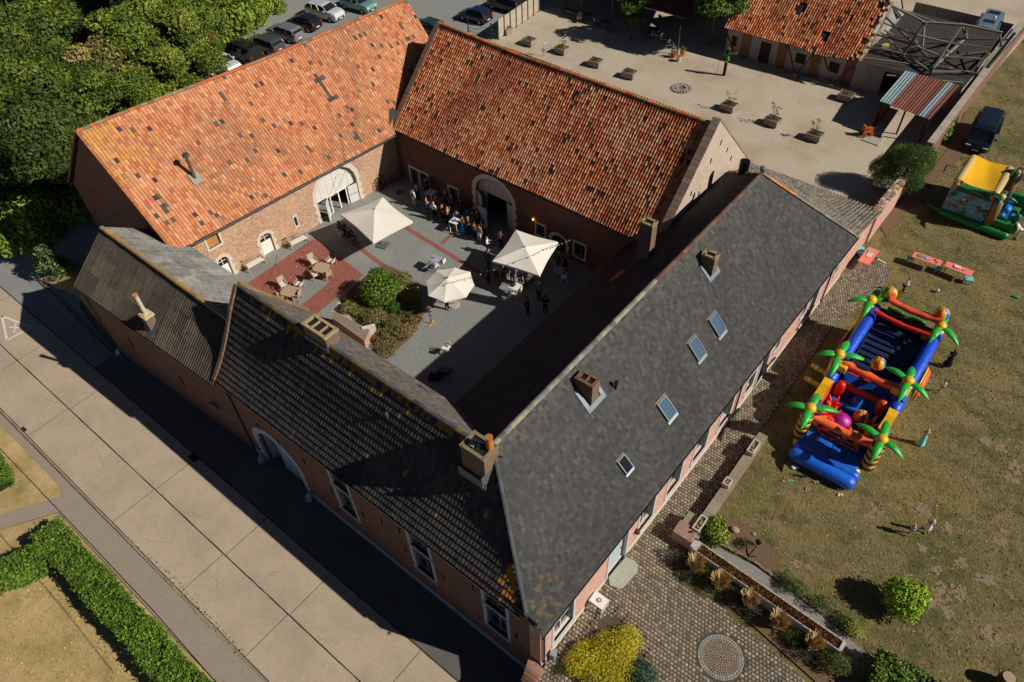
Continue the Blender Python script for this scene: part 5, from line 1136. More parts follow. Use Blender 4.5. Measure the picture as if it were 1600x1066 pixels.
# ================================================================ VEGETATION
def leaf_cards(C, Nrm, size, cols, jitter=.7, aspect=.6):
    """C (n,3) leaf centres, Nrm (n,3) outward; returns block of bent leaves (2 quads each sharing a rib)"""
    n = len(C); r = RNG.normal(size=(n, 3)); nn = Nrm + jitter * r; nn /= np.linalg.norm(nn, axis=1, keepdims=True) + 1e-9
    t = np.cross(nn, RNG.normal(size=(n, 3))); t /= np.linalg.norm(t, axis=1, keepdims=True) + 1e-9; b = np.cross(nn, t)
    s = (size * RNG.uniform(.6, 1.35, n))[:, None]; V = np.stack([C - t * s, C + b * s * aspect - nn * s * .15, C + t * s, C - b * s * aspect - nn * s * .15], 1)
    return V.reshape(-1, 3), np.arange(4 * n).reshape(n, 4), cols
def blob_leaves(blobs, per, size, pal, p, jit_=.7, shell=.35, var=.2, aspect=.6, flat=1.0):
    Cs = []; Ns = []; K = []
    for i, (c, r) in enumerate(blobs):
        m = int(per * (r[0] * r[1] + r[0] * r[2] + r[1] * r[2]) / 3) if isinstance(r, (tuple, list, np.ndarray)) else int(per * r * r)
        rr = np.array(r if isinstance(r, (tuple, list, np.ndarray)) else (r, r, r), float)
        d = RNG.normal(size=(m, 3)); d /= np.linalg.norm(d, axis=1, keepdims=True); d[:, 2] = np.where(d[:, 2] < -.3, -d[:, 2] * .5, d[:, 2]); 
        k = 1 - shell * RNG.random((m, 1)) ** 1.5 + .12 * RNG.normal(size=(m, 1)) * .5; P = np.array(c) + d * rr * k; Cs.append(P); Ns.append(d); K.append(np.full(m, i))
    C = np.concatenate(Cs); N = np.concatenate(Ns); K = np.concatenate(K); pal = np.array(pal); pb = RNG.choice(len(pal), len(blobs), p=np.array(p) / sum(p))
    own = RNG.random(len(C)) < .65; ci = np.where(own, pb[K], RNG.choice(len(pal), len(C), p=np.array(p) / sum(p)))
    cols = pal[ci] * RNG.uniform(1 - var, 1 + var, (len(C), 1)) * RNG.uniform(.82, 1.18, len(blobs))[K][:, None]
    return leaf_cards(C, N, size, cols, jit_, aspect)
GREENS = [hx('46591c'), hx('546820'), hx('3c4e1a'), hx('627426'), hx('70802c'), hx('324518')]
def make_tree(name, label, loc, h, cr, nb, per, size, pal, p, trunk=.22, ch=.75, group=None, seed=0, lean=(0, 0)):
    st = random.getstate(); random.seed(seed); t = thing(name, label, 'tree', loc, 0, group)
    blobs = []
    zc = h - cr * ch
    for i in range(nb):
        a = random.uniform(0, 2 * PI); e = random.uniform(-.9, 1); q = math.sqrt(max(0, 1 - e * e)) * random.uniform(.45, .85)
        r = cr * random.uniform(.26, .46); blobs.append(((cr * q * math.cos(a) + lean[0], cr * q * math.sin(a) + lean[1], zc + cr * ch * e * .78), (r, r, r * random.uniform(.6, .9))))
    blobs.append(((lean[0], lean[1], zc), (cr * .5, cr * .5, cr * ch * .5)))
    mb = MB(); mb.block(*blob_leaves(blobs, per, size, pal, p)); mb.build('crown', 'leaf', t)
    mb = MB(); mb.tube([(0, 0, -.1), (lean[0] * .3, lean[1] * .3, zc * .5), (lean[0] * .8, lean[1] * .8, zc), (lean[0], lean[1], zc + cr * ch * .5)], [trunk, trunk * .8, trunk * .55, trunk * .15], 8, hx('5c4f40'))
    for (c, r) in blobs[:10]: mb.tube([(lean[0] * .6, lean[1] * .6, zc * .75), ((c[0] + lean[0]) * .55, (c[1] + lean[1]) * .55, (c[2] + zc * .8) / 2), c], [trunk * .4, trunk * .25, .02], 5, hx('5c4f40'), cap=False)
    mb.build('trunk', 'wood', t); random.setstate(st); return t
kinds = []
P1 = [4, 4, 3, 2, 1, 2]
kinds.append(make_tree('broadleaf_tree', 'x', (0, 0, 0), 8.6, 3.9, 30, 420, .16, GREENS, P1, ch=1.02, seed=1, group='woodland trees'))
kinds.append(make_tree('broadleaf_tree', 'x', (0, 0, 0), 7.8, 3.5, 26, 420, .15, [hx('667a24'), hx('76862c'), hx('566a20'), hx('848e34'), hx('465a1c')], [3, 3, 3, 1.5, 2], ch=1.02, seed=2, group='woodland trees'))
kinds.append(make_tree('broadleaf_tree', 'x', (0, 0, 0), 9.2, 4.2, 32, 400, .17, [hx('36491a'), hx('42561e'), hx('4e6024'), hx('2c4016')], [3, 3, 2, 3], ch=1.02, seed=3, group='woodland trees'))
kinds.append(make_tree('broadleaf_tree', 'x', (0, 0, 0), 8.2, 3.7, 28, 420, .15, [hx('8b7f4a'), hx('97844e'), hx('6c6a34'), hx('5a6430'), hx('a38a55')], [2, 2, 2, 3, 1], ch=1.02, seed=4, group='woodland trees'))
kinds.append(make_tree('broadleaf_tree', 'x', (0, 0, 0), 7.2, 3.3, 26, 420, .14, [hx('94702c'), hx('7f6828'), hx('70702c'), hx('5c6a26')], [2, 2, 2, 2], ch=1.02, seed=5, group='woodland trees'))
klabel = ['mid green woodland tree', 'yellowish green woodland tree', 'very dark green woodland tree', 'dull olive brown woodland tree', 'orange brown autumn tree']
WP = [G(x, y, 5).to_2d() for x, y in ((-160, 420), (-40, 335), (30, 325), (75, 315), (95, 270), (108, 190), (212, 132), (268, 88), (312, 45), (348, 8), (400, -60), (300, -170), (-160, -170))]
pts = []; yy = 15.0; r = 0
used = set()
def area_kind(p):
    # photo: olive/brown band through the upper middle, orange at the top right edge, bright at the right edge and lower left
    best = None
    for (px, py, k, rad) in ((150, 35, 3, 3.5),  (205, 40, 1, 4), (310, 30, 3, 2.5), (250, 60, 1, 4), (250, 110, 1, 3.5), (20, 290, 1, 4), (60, 300, 1, 3), (60, 120, 0, 5), (90, 170, 2, 6), (40, 60, 0, 7), (30, 200, 2, 7)):
        c = G(px, py, 8).to_2d(); d = (c - p).length
        if d < rad and (best is None or d / rad < best[0]): best = (d / rad, k)
    return best[1] if best else random.choice([0, 0, 2, 2, 2, 1])
ntree = 0
while yy < 115:
    step = 4.3 + max(0, (yy - 30)) * .03; xx = -150 + (r % 2) * step * .5
    while xx < -50:
        p = Vector((xx + random.uniform(-1, 1), yy + random.uniform(-1, 1)))
        if in_poly(p.x, p.y, WP): pts.append(p)
        xx += step
    yy += step * .88; r += 1
M5 = set()
pts = [p for p in pts if to_px((p.x, p.y, 5))[0] > -95 and to_px((p.x, p.y, 5))[1] > -95]
for i, p in enumerate(pts):
    k = area_kind(p); s = random.uniform(.9, 1.25); edge = not all(in_poly(p.x + a, p.y + b, WP) for a, b in ((3, 0), (0, -3), (2, -2)))
    if edge: s *= .8
    lab = klabel[k]
    if k not in M5: o = kinds[k]; M5.add(k); o.location = (p.x, p.y, 0)
    else: o = copy_tree(kinds[k], loc=(p.x, p.y, 0), rz=random.uniform(0, 6.28))
    qx, qy = to_px((p.x, p.y, 5)); row = ['topmost', 'upper', 'middle', 'lower', 'lowest'][max(0, min(4, int((qy + 10) / 75)))]; colw = ['far left edge', 'left part', 'centre left', 'centre', 'centre right', 'right part', 'side by the cars'][max(0, min(6, int((qx + 10) / 62)))]
    o['label'] = ['smallish ', '', 'large '][min(2, int((s - .6) * 4))] + lab + ', ' + row + ' row of the wood, ' + colw; o.scale = (s, s, s * random.uniform(.85, 1.1))
for k in range(5):
    if k not in M5: q_ = G(290, 8, 7); kinds[k].location = (q_.x, q_.y, 0); kinds[k]['label'] = klabel[k] + ' beside the car row'; kinds[k].scale = (.6, .6, .65)
def shrub(name, label, loc, blobs, per, size, pal, p, group=None, stem=True, cat='shrub', **kw):
    t = thing(name, label, cat, loc, 0, group); mb = MB(); mb.block(*blob_leaves(blobs, per, size, pal, p, **kw)); mb.build('foliage', 'leaf', t)
    if stem:
        mb = MB()
        for (c, r) in blobs[:6]: mb.tube([(0, 0, -.05), (c[0] * .5, c[1] * .5, c[2] * .6), c], [.04, .03, .012], 5, hx('5c4a38'), cap=False)
        mb.build('stem', 'wood', t)
    return t
def rb(n, R, H, r0, r1, z0=.2): return [((random.uniform(-R, R) , random.uniform(-R, R), random.uniform(z0, H)), random.uniform(r0, r1)) for _ in range(n)]
BRIGHT = [hx('7f9430'), hx('6d8428'), hx('93a336'), hx('56701f')]
ub = shrub('undergrowth_bush', 'bright green bush at the foot of the woodland edge', (0, 0, 0), rb(7, 1.1, 1.1, .5, .9), 420, .11, BRIGHT, [3, 3, 1, 2], group='bushes along the woodland edge')
first = True; ORD = ['first', 'second', 'third', 'fourth', 'fifth', 'sixth', 'seventh', 'eighth', 'ninth', 'tenth', 'eleventh', 'twelfth', 'thirteenth', 'fourteenth', 'fifteenth', 'sixteenth', 'seventeenth', 'eighteenth', 'nineteenth', 'twentieth', 'twenty-first', 'twenty-second', 'twenty-third', 'twenty-fourth', 'twenty-fifth', 'twenty-sixth']; NB_ = [0, 0]
for (px, py) in sorted(((40, 345), (62, 352), (85, 338), (105, 325), (128, 318), (20, 350), (8, 345), (270, 128), (292, 118), (310, 108), (325, 95), (345, 78), (362, 60), (382, 50), (395, 38), (412, 25), (425, 12), (255, 135), (372, 45), (400, 15), (240, 146), (262, 122), (283, 112), (303, 98), (318, 84), (336, 66), (355, 50), (378, 32), (398, 22), (418, 5), (435, -6), (30, 335), (55, 340), (75, 330), (98, 316), (120, 305), (10, 325), (140, 322), (150, 330))):
    g = G(px, py); o = ub if first else copy_tree(ub, loc=g, rz=random.uniform(0, 6)); first = False; o.location = (g.x, g.y, T(g.x, g.y) if g.y < 18 else 0)
    s = random.uniform(1.0, 2.0); o.scale = (s, s, s * 1.25); kk = int(px > 200); o['label'] = ORD[NB_[kk]] + ' bright green bush from the left ' + ('beside the parked cars' if kk else 'along the edge of the dark lane'); NB_[kk] += 1
# small tree on the bank by the lane
p = G(75, 425, -1.6); make_tree('bank_tree', 'small young tree with pale green leaves on the raised bank by the lane', (p.x, p.y, -2.3), 2.9, 1.75, 16, 330, .11, [hx('5c7440'), hx('7a8c58'), hx('46602c'), hx('38522a')], [3, 2, 3, 2], trunk=.07, seed=11, lean=(.3, .4))
BK = [G(62, 438, -2.4), G(120, 462, -2.4), G(190, 545, -2.5), G(210, 540, -2.3), G(150, 450, -1.5), G(128, 428, -1.5), G(100, 422, -1.5)]
mb = MB(); n = len(BK); cen_ = sum(BK, Vector()) / n + Vector((0, 0, .35)); mb.add([Vector((p.x, p.y, ZS - .1)) for p in BK] + [p + Vector((0, 0, .12)) for p in BK] + [cen_], [(i, (i + 1) % n, n + (i + 1) % n, n + i) for i in range(n)] + [(n + i, n + (i + 1) % n, 2 * n) for i in range(n)])
structure(mb.build('raised_bank', 'drylawn'), 'small raised bank edged with stone beside the lane')
mb = MB()
for a_, b_ in zip([G(62, 440, ZS), G(80, 458, ZS), G(112, 490, ZS), G(150, 530, ZS), G(184, 560, ZS)][:-1], [G(80, 458, ZS), G(112, 490, ZS), G(150, 530, ZS), G(184, 560, ZS)]):
    n = 5
    for i in range(n): mb.beam(a_.lerp(b_, i / n) + Vector((0, 0, .12)), a_.lerp(b_, (i + .93) / n) + Vector((0, 0, .12)), .14, .3, jit(hx('7a6c60'), .15))
structure(mb.build('bank_kerb', 'stone'), 'stone kerb of the raised bank')['kind'] = 'stuff'
# trees in the yard
p = G(1110, 72); make_tree('yard_tree', 'leafy green tree with pale trunk left of the timber cottage', (p.x, p.y, 0), 8.5, 3.4, 26, 420, .17, [hx('5d7a2c'), hx('4a6824'), hx('6f8c38'), hx('38541e')], [3, 3, 2, 3], trunk=.2, seed=21)
p = G(1165, 18); make_tree('yard_tree', 'second leafy tree behind the red cottage roof corner', (p.x - 2, p.y + 5, 0), 8, 3.0, 20, 380, .17, [hx('5d7a2c'), hx('4a6824'), hx('6f8c38')], [3, 3, 2], seed=22)
p = G(985, 62); make_tree('climbing_tree', 'narrow leafy tree draped over the covered terrace front', (p.x, p.y, 0), 5.6, 2.0, 18, 420, .15, [hx('4f7022'), hx('3c5a1c'), hx('6f8f30'), hx('2c4416')], [3, 3, 1.5, 3], trunk=.14, seed=23, ch=1.1)
p = G(1404, 304); yw = shrub('yew_tree', 'bushy bright green conifer standing at the broken garden wall', (p.x, p.y, 0), [((-1.2, -.7, 1.2), (1.5, 1.5, 1.4)), ((-.2, 0, 1.8), (1.7, 1.8, 1.8)), ((.3, .9, 2.8), (1.4, 1.5, 1.5)), ((-1.0, .5, 3.0), (1.4, 1.4, 1.4)), ((.6, -.6, 1.7), (1.1, 1.1, 1.4)), ((-.2, 0, 3.9), (1.1, 1.1, 1.1)), ((.7, 1.4, 3.5), (.9, 1, 1)), ((-1.9, -.3, 2.2), (1.2, 1.2, 1.3)), ((-2.3, .6, 1.3), (1.1, 1.1, 1.2))], 2000, .085, [hx('5f7a26'), hx('4b6820'), hx('6f8a2c'), hx('33501a')], [3, 3, 2, 2.5], cat='tree', shell=.25, aspect=.25); yw.scale = (.88, .88, .88)
p = G(1475, 218); shrub('wall_bush', 'light green climbing bush on the garden wall beside the van', (p.x, p.y, 0), [((0, 0, .7), (.45, .8, .7)), ((-.1, .7, 1.1), (.35, .7, .6)), ((0, -.7, .5), (.4, .5, .5))], 500, .1, [hx('8aa04a'), hx('6d8a36'), hx('a0b060')], [3, 3, 1])
# courtyard garden
CG = [hx('46661c'), hx('58791f'), hx('6f8a26'), hx('34521a')]
p = G(596, 470); shrub('round_shrub', 'dense bright green rounded shrub at the back of the courtyard bed', (p.x, p.y, 0), [((0, 0, 1.1), (1.35, 1.3, 1.15)), ((-.5, .5, 1.5), (.8, .8, .8)), ((.6, .4, 1.4), (.8, .8, .8)), ((.2, -.6, .8), (.9, .8, .8))], 1500, .085, CG, [3, 3, 1.5, 2], jit_=.5)
def put(px, py, r, h, pal, pr, name, label, per=600, size=.07, grp=None, **kw):
    g = G(px, py); n = max(3, int(r * 6)); per = per * 2.6; r = r * 1.25; h = h * 1.15; return shrub(name, label, (g.x, g.y, 0), [((random.uniform(-r, r) * .5, random.uniform(-r, r) * .5, random.uniform(.25, .75) * h), (r * random.uniform(.5, .75), r * random.uniform(.5, .75), h * random.uniform(.4, .55))) for _ in range(n)], per, size, pal, pr, group=grp, **kw)
OLV = [hx('6a6c3c'), hx('7d7846'), hx('5c6434'), hx('8a8050')]; BRN = [hx('7d7048'), hx('8c7a52'), hx('6a6238'), hx('977f56')]
for (px, py, r, h, pal, lab) in ((625, 445, .8, .9, OLV, 'feathery olive shrub at the back right of the bed'), (641, 462, .7, .7, [hx('9a9a3c'), hx('b5a04a'), hx('8a9436')], 'yellowish flowering plant on the right of the bed'), (622, 460, .5, .8, [hx('c9a86c'), hx('b5905a'), hx('8a9436')], 'pale tan seed heads in the middle of the bed'), (548, 478, .7, .55, OLV, 'low olive plant at the left end of the bed'), (568, 485, .7, .6, [hx('6f8236'), hx('8a9440'), hx('566c28')], 'yellow green plant left of centre in the bed'),
        (590, 500, .8, .6, OLV, 'low olive plant at the centre of the bed'), (612, 487, .6, .75, [hx('3f6a1e'), hx('4f7a24'), hx('33581a')], 'deep green leafy clump in the front of the bed'), (615, 512, .8, .55, OLV, 'greyish olive clump toward the front of the bed'), (640, 500, .8, .6, BRN, 'brownish clump at the right of the bed'), (650, 485, .6, .6, OLV, 'small olive clump beside the octagonal parasol'), (625, 528, .8, .55, BRN, 'brown dried clump near the front of the bed'), (606, 545, .8, .5, BRN, 'brown dried clump at the lowest tip of the bed'), (575, 500, .5, .4, OLV, 'thin olive clump along the pale path'), (637, 520, .6, .5, BRN, 'wispy brown clump along the grey paving'), (598, 530, .6, .4, OLV, 'sparse clump beside the ramp cover')):
    put(px, py, r, h, pal, [1] * len(pal), 'garden_plant', lab, grp='plants in the courtyard bed', jit_=1.2, aspect=.3, size=.085)
# hedges
HG = [hx('5c7a24'), hx('4a6a1e'), hx('6f8a2a'), hx('7f9030'), hx('38541a')]
def hedge(name, label, a, b, wd, h, z0, dens=520, size=.085, pal=HG, pr=(3, 3, 2, 1, 2)):
    a, b = Vector(a), Vector(b); d = (b - a); L = d.length; d.normalize(); n = Vector((-d.y, d.x)); t = thing(name, label, 'hedge', (*((a + b) / 2), z0))
    off = np.array((*((a + b) / 2), z0)); N = int(dens * L * (wd + 2 * h)); s = RNG.random(N) * L; q = RNG.random(N) * (wd + 2 * h); C = np.zeros((N, 3)); Nm = np.zeros((N, 3))
    side = np.where(q < h, -1, np.where(q > h + wd, 1, 0)); off_u = .1 * np.sin(s * 1.3 + side) + .06 * np.sin(s * 3.7 + 2 * side); dep = RNG.random(N) ** 2 * .22
    lat = np.where(side == 0, q - h - wd / 2, side * (wd / 2 + off_u - dep)); zz = np.where(side == -1, q, np.where(side == 1, q - h - wd, h - dep + .08 * np.sin(s * 2.1) + .05 * np.sin(s * 5 + q * 4)))
    C[:, 0] = a.x + d.x * s + n.x * lat; C[:, 1] = a.y + d.y * s + n.y * lat; C[:, 2] = z0 + zz
    Nm[:, 0] = n.x * side; Nm[:, 1] = n.y * side; Nm[:, 2] = np.where(side == 0, 1, .25)
    C += RNG.normal(size=(N, 3)) * np.where(RNG.random((N, 1)) < .12, .14, .05)
    pal = np.array(pal); cl = pal[RNG.choice(len(pal), N, p=np.array(pr) / sum(pr))] * RNG.uniform(.75, 1.25, (N, 1)); k = smooth_noise(C, 1.2, 77)[:, None]; cl = cl * (1 + .25 * k)
    mb = MB(off); mb.block(*leaf_cards(C, Nm, size, cl, .8, .5)); mb.build('foliage', 'leaf', t)
    mb = MB(off); P = lambda s_, l_, z: (a.x + d.x * s_ + n.x * l_, a.y + d.y * s_ + n.y * l_, z); w2 = wd / 2 - .2
    mb.hexa([P(.15, -w2, z0), P(L - .15, -w2, z0), P(L - .15, w2, z0), P(.15, w2, z0), P(.15, -w2, z0 + h - .22), P(L - .15, -w2, z0 + h - .22), P(L - .15, w2, z0 + h - .22), P(.15, w2, z0 + h - .22)], hx('2a3314')); mb.build('branches', 'wood', t)
hedge('hedge', 'long clipped green hedge running along the sidewalk at lower left', (-35.3, -1.15), (-12, -1.15), 1.5, 1.35, ZS)
hedge('hedge', 'second clipped hedge running off to the left edge at a right angle', (-33.9, -1.9), (-37.0, -10.5), 1.4, 1.3, ZS)
hedge('hedge', 'short bright hedge corner on the verge at the far left edge', (*G(12, 765, ZS).to_2d(),), (*G(-40, 690, ZS).to_2d(),), 1.3, .8, ZS)
hedge('hedge', 'broad clipped hedge at the bottom right corner by the lawn', (*G(1362, 1048, .5).to_2d(),), (*G(1480, 1110, .5).to_2d(),), 1.7, 1.1, 0)
# yellow heather mound, blue shrub
p = G(955, 1030); t = shrub('yellow_shrub', 'large low golden yellow conifer mound on the cobbled terrace', (p.x, p.y, 0), [((-.1, .2, .25), (1.15, 1.1, .5)), ((.15, 1.1, .25), (.75, .8, .45)), ((.65, -.1, .2), (.85, .8, .45)), ((-.8, -.6, .2), (.95, .8, .45)), ((0, -1.0, .2), (1.1, .9, .45)), ((-1.1, -1.2, .2), (.7, .7, .4))], 5200, .05, [hx('c4b52a'), hx('b5aa28'), hx('d2c23c'), hx('96a02a'), hx('a8a028')], [3, 3, 2, 1.5, 2], jit_=.6, aspect=.35)
p = G(1003, 1058); shrub('blue_conifer', 'low bluish green conifer beside the yellow mound', (p.x, p.y, 0), [((0, 0, .3), (.75, .7, .4)), ((.3, -.5, .25), (.6, .6, .35))], 4500, .05, [hx('3f5f4a'), hx('4f6f58'), hx('2f4a38')], [3, 2, 2])
p = G(1122, 838); put(1122, 838, .75, 1.0, [hx('a3a02c'), hx('7d8f28'), hx('b5a436'), hx('567424')], [2, 3, 1, 3], 'yellow_bush', 'yellow green bush at the near end of the low wall', size=.08)
p = G(1398, 945); shrub('lawn_shrub', 'rounded bright lime green shrub standing alone on the lawn', (p.x + .1, p.y, 0), [((0, 0, .9), (1.0, 1.0, .95)), ((.35, .3, 1.2), (.7, .7, .65)), ((-.3, .1, 1.2), (.65, .65, .6)), ((.2, -.4, .8), (.8, .7, .7))], 1700, .075, [hx('8aa824'), hx('7a9a20'), hx('9ab830'), hx('5c7a1a')], [3, 3, 2, 1.5], jit_=.5)
for px, py, r, h, pal, nm, lab in ((1062, 872, .45, .5, 0, 'lavender', 'dark grey green lavender nearest the brick pedestal'), (1072, 895, .45, .45, 0, 'lavender', 'dark lavender below the first golden grass'), (1102, 895, .4, .45, 2, 'lavender', 'dark green clump between the first two golden grasses'), (1112, 922, .45, .45, 0, 'lavender', 'dark lavender under the second golden grass'), (1140, 925, .5, .5, 2, 'lavender', 'olive green clump midway along the trough'), (1146, 945, .4, .4, 0, 'lavender', 'small dark clump at the cobble edge midway along the trough'), (1178, 962, .5, .5, 0, 'lavender', 'dark lavender under the third golden grass'), (1235, 995, .5, .5, 2, 'lavender', 'yellow green clump at the cobble edge before the trough end'), (1262, 1025, .55, .5, 0, 'lavender', 'dark lavender furthest down the bed'), (1300, 1040, .7, .7, 2, 'lavender', 'broad dark clump beyond the end of the trough'),
        (1240, 925, .55, .6, 3, 'garden_bush', 'dark green bush beside the gravel walk'), (1275, 950, .6, .5, 3, 'garden_bush', 'green bush right of the gravel walk'), (1318, 975, .6, .6, 3, 'garden_bush', 'olive bush beyond the gravel walk end'), (1338, 995, .5, .6, 4, 'garden_bush', 'yellowish spiky plant at the end of the gravel walk'), (1225, 905, .4, .4, 3, 'garden_bush', 'small green tuft at the top of the gravel walk bed'), (1163, 852, .3, .35, 2, 'garden_bush', 'little dark plant on the bare soil corner'), (875, 1050, .3, .3, 2, 'garden_bush', 'small weed clump at the house corner downpipe')):
    put(px, py, r, h, [[hx('3a4436'), hx('4a5440'), hx('2c362c')], OLV, [hx('4a5a26'), hx('6a7434'), hx('38481e')], [hx('44602a'), hx('5c7434'), hx('34501e')], [hx('9a9a3a'), hx('7d8a34'), hx('b0a850')]][pal], [1, 1, 1], nm, lab, per=700, size=.055, grp='plants along the trough bed' if nm == 'lavender' else 'bushes by the gravel walk', jit_=1.0, aspect=.3)
def grass_clump(px, py, h, lab, col, n=260, r=.22, grp='golden ornamental grasses'):
    g = G(px, py); t = thing('ornamental_grass', lab, 'grass plant', (g.x, g.y, 0), 0, grp); mb = MB()
    for i in range(n):
        a = random.uniform(0, 2 * PI); q = random.random() ** .5 * r; b = Vector((q * math.cos(a), q * math.sin(a), 0)); o = b * 2.4 + Vector((random.uniform(-.06, .06), random.uniform(-.06, .06), 0)); hh_ = h * random.uniform(.6, 1.1)
        m_ = b + (o - b) * .4 + Vector((0, 0, hh_ * .65)); e = o + Vector((0, 0, hh_)); sd = Vector((math.sin(a), -math.cos(a), 0)) * .012; mb.add([b - sd, b + sd, m_ + sd * 1.6, m_ - sd * 1.6, e + sd, e - sd], [(0, 1, 2, 3), (3, 2, 4, 5)], jit(col, .25))
    mb.build('blades', 'leaf', t)
for px, py, lab in ((1084, 890, 'golden feather grass next to the brick pedestal'), (1122, 917, 'golden feather grass second along the trough'), (1168, 945, 'golden feather grass third along the trough'), (1212, 978, 'golden feather grass fourth along the trough'), (1268, 1012, 'golden feather grass nearest the trough end')): grass_clump(px, py, 1.05, lab, hx('c9ac7a'))
grass_clump(1098, 905, .5, 'yellow short tuft under the trough wall', hx('a3a03c'), 120, .14, 'short tufts under the trough')
grass_clump(1245, 1003, .5, 'yellow short tuft near the trough end', hx('a3a03c'), 120, .14, 'short tufts under the trough')
# dry grass in the trough
mb = MB(); a, b, d = TR_M; L = (b - a).length; nrm = Vector((-d.y, d.x, 0))
for i in range(2600):
    s = random.uniform(.3, L - .2); q = random.uniform(-.2, .2); p0 = a + d * s + nrm * q + Vector((0, 0, -.14)); e = p0 + Vector((random.uniform(-.12, .12), random.uniform(-.12, .12), random.uniform(.12, .3))); sd = Vector((random.uniform(-.01, .01), random.uniform(-.01, .01), 0)) * 1.2
    mb.add([p0 - sd, p0 + sd, e + sd, e - sd], [(0, 1, 2, 3)], jit(random.choice([hx('94673c'), hx('a87a48'), hx('7d5532')]), .2))
tag(stuff(mb.build('trough_grass', 'leaf')), 'dry brown grass filling the long concrete trough', 'grass')
# loose grass tufts on lawns, tall weeds by the sidewalk joint
def tufts(name, label, region, n, cols, h=(.04, .12), z=0.0, avoid=None, w_=.012):
    xs = [p.x for p in region]; ys = [p.y for p in region]; mb = MB(); C = []; V = []; k = 0
    while k < n:
        x = random.uniform(min(xs), max(xs)); y = random.uniform(min(ys), max(ys))
        if not in_poly(x, y, region) or (avoid and avoid(x, y)): continue
        k += 1; s = w_ * random.uniform(.8, 2); a = random.uniform(0, PI); dx, dy = s * math.cos(a), s * math.sin(a); hh_ = random.uniform(*h); lx, ly = random.uniform(-.05, .05), random.uniform(-.05, .05)
        V += [(x - dx, y - dy, z), (x + dx, y + dy, z), (x + lx + dx * .5, y + ly + dy * .5, z + hh_), (x + lx - dx * .5, y + ly - dy * .5, z + hh_)]; C.append(jit(random.choice(cols), .25))
    V = np.array(V); mb.block(V, np.arange(len(V)).reshape(-1, 4), np.array(C)); tag(stuff(mb.build(name, 'leaf')), label, 'grass')
LP = [Vector(p) for p in ((-4.2, 20), (-5.0, 28), (-5.0, 42), (-3.5, 47.5), (-6.3, 51), (-5.6, 60), (-5.4, 95), (12, 95), (18, 60), (16, 22), (8, 14), (3, 17))]
tufts('lawn_grass', 'tufts of dry and green grass all over the lawn', LP, 45000, [hx('6f6a3c'), hx('7d7046'), hx('8a784c'), hx('66683a'), hx('968256'), hx('7a6e42')], (.012, .03), -.03, w_=.05)
tufts('verge_weeds', 'green weeds in the joint between street and sidewalk', [G(x, y, ZS).to_2d() for x, y in ((190, 845), (200, 838), (290, 915), (350, 985), (400, 1035), (388, 1045), (330, 985), (260, 910))], 260, [hx('7d7a3c'), hx('66702c'), hx('9a8a4c')], (.02, .07), ZS + .03, w_=.03)
tufts('garden_grass', 'short parched grass inside the hedge', [Vector(p) for p in ((-33, -2.2), (-14, -2.2), (-14, -14), (-36, -14))], 9000, [hx('b39a62'), hx('c4a870'), hx('8a8440'), hx('9a8a4c')], (.02, .07), ZS, w_=.03)
# ================================================================ INFLATABLES
BLU, DBL, GRN, YEL, ORA, RED, BRN_ = hx('1553c4'), hx('0f3f94'), hx('2c9e3a'), hx('e8b41c'), hx('ef5a2c'), hx('d2221e'), hx('4a2a22')
def capsule(mb, a, b, r, col, n=12, ends=True):
    a, b = Vector(a), Vector(b); d = (b - a).normalized()
    if ends: mb.tube([a, a + d * r * .12, a + d * r * .45, a + d * r * 1.0, b - d * r * 1.0, b - d * r * .45, b - d * r * .12, b], [r * .35, r * .62, r * .9, r, r, r * .9, r * .62, r * .35], n, col)
    else: mb.tube([a, b], r, n, col)
OI = (-1.9, 35, 0)
OB = thing('inflatable_course', 'long blue inflatable obstacle course with green and yellow palm trees on the lawn', 'bouncy castle', OI)
def part(name, fn, parent=OB, off=OI, m='vinyl', smooth=True):
    mb = MB(off); fn(mb); o = mb.build(name, m, parent, smooth=smooth); return o
X0, X1 = -3.75, .02
def rbox(mb, c, d, col, r=.12, n=3):          # pillow box with rounded edges (superellipsoid grid)
    nu, nv = 16, 9; vs = []; 
    for j in range(nv):
        ph = -PI / 2 + PI * j / (nv - 1)
        for i in range(nu):
            th = 2 * PI * i / nu; e = .28; f = lambda w, k: math.copysign(abs(w) ** k, w)
            vs.append((c[0] + d[0] / 2 * f(math.cos(ph), e) * f(math.cos(th), e), c[1] + d[1] / 2 * f(math.cos(ph), e) * f(math.sin(th), e), c[2] + d[2] / 2 * f(math.sin(ph), e)))
    mb.add(vs, [(j * nu + i, j * nu + (i + 1) % nu, (j + 1) * nu + (i + 1) % nu, (j + 1) * nu + i) for j in range(nv - 1) for i in range(nu)], col)
part('base', lambda mb: rbox(mb, ((X0 + X1) / 2, 35.4, .3), (4.2, 14.2, .62), YEL))
for i in range(4):
    for j in range(2): part('floor_cushion', lambda mb: rbox(mb, (X0 + .62 + i * .86, 29.35 + j * 1.1, .62), (.86, 1.1, .26), jit(hx('1d62c4'), .08)))
part('floor', lambda mb: rbox(mb, ((X0 + X1) / 2, 36.3, .6), (3.6, 11.6, .3), DBL))
part('step_tube', lambda mb: capsule(mb, (-3.6, 28.1, .42), (.15, 28.1, .42), .42, hx('1b66d8'), 16)); part('step_tube', lambda mb: capsule(mb, (-3.6, 28.62, .5), (.15, 28.62, .5), .34, hx('1d5cc8'), 16))
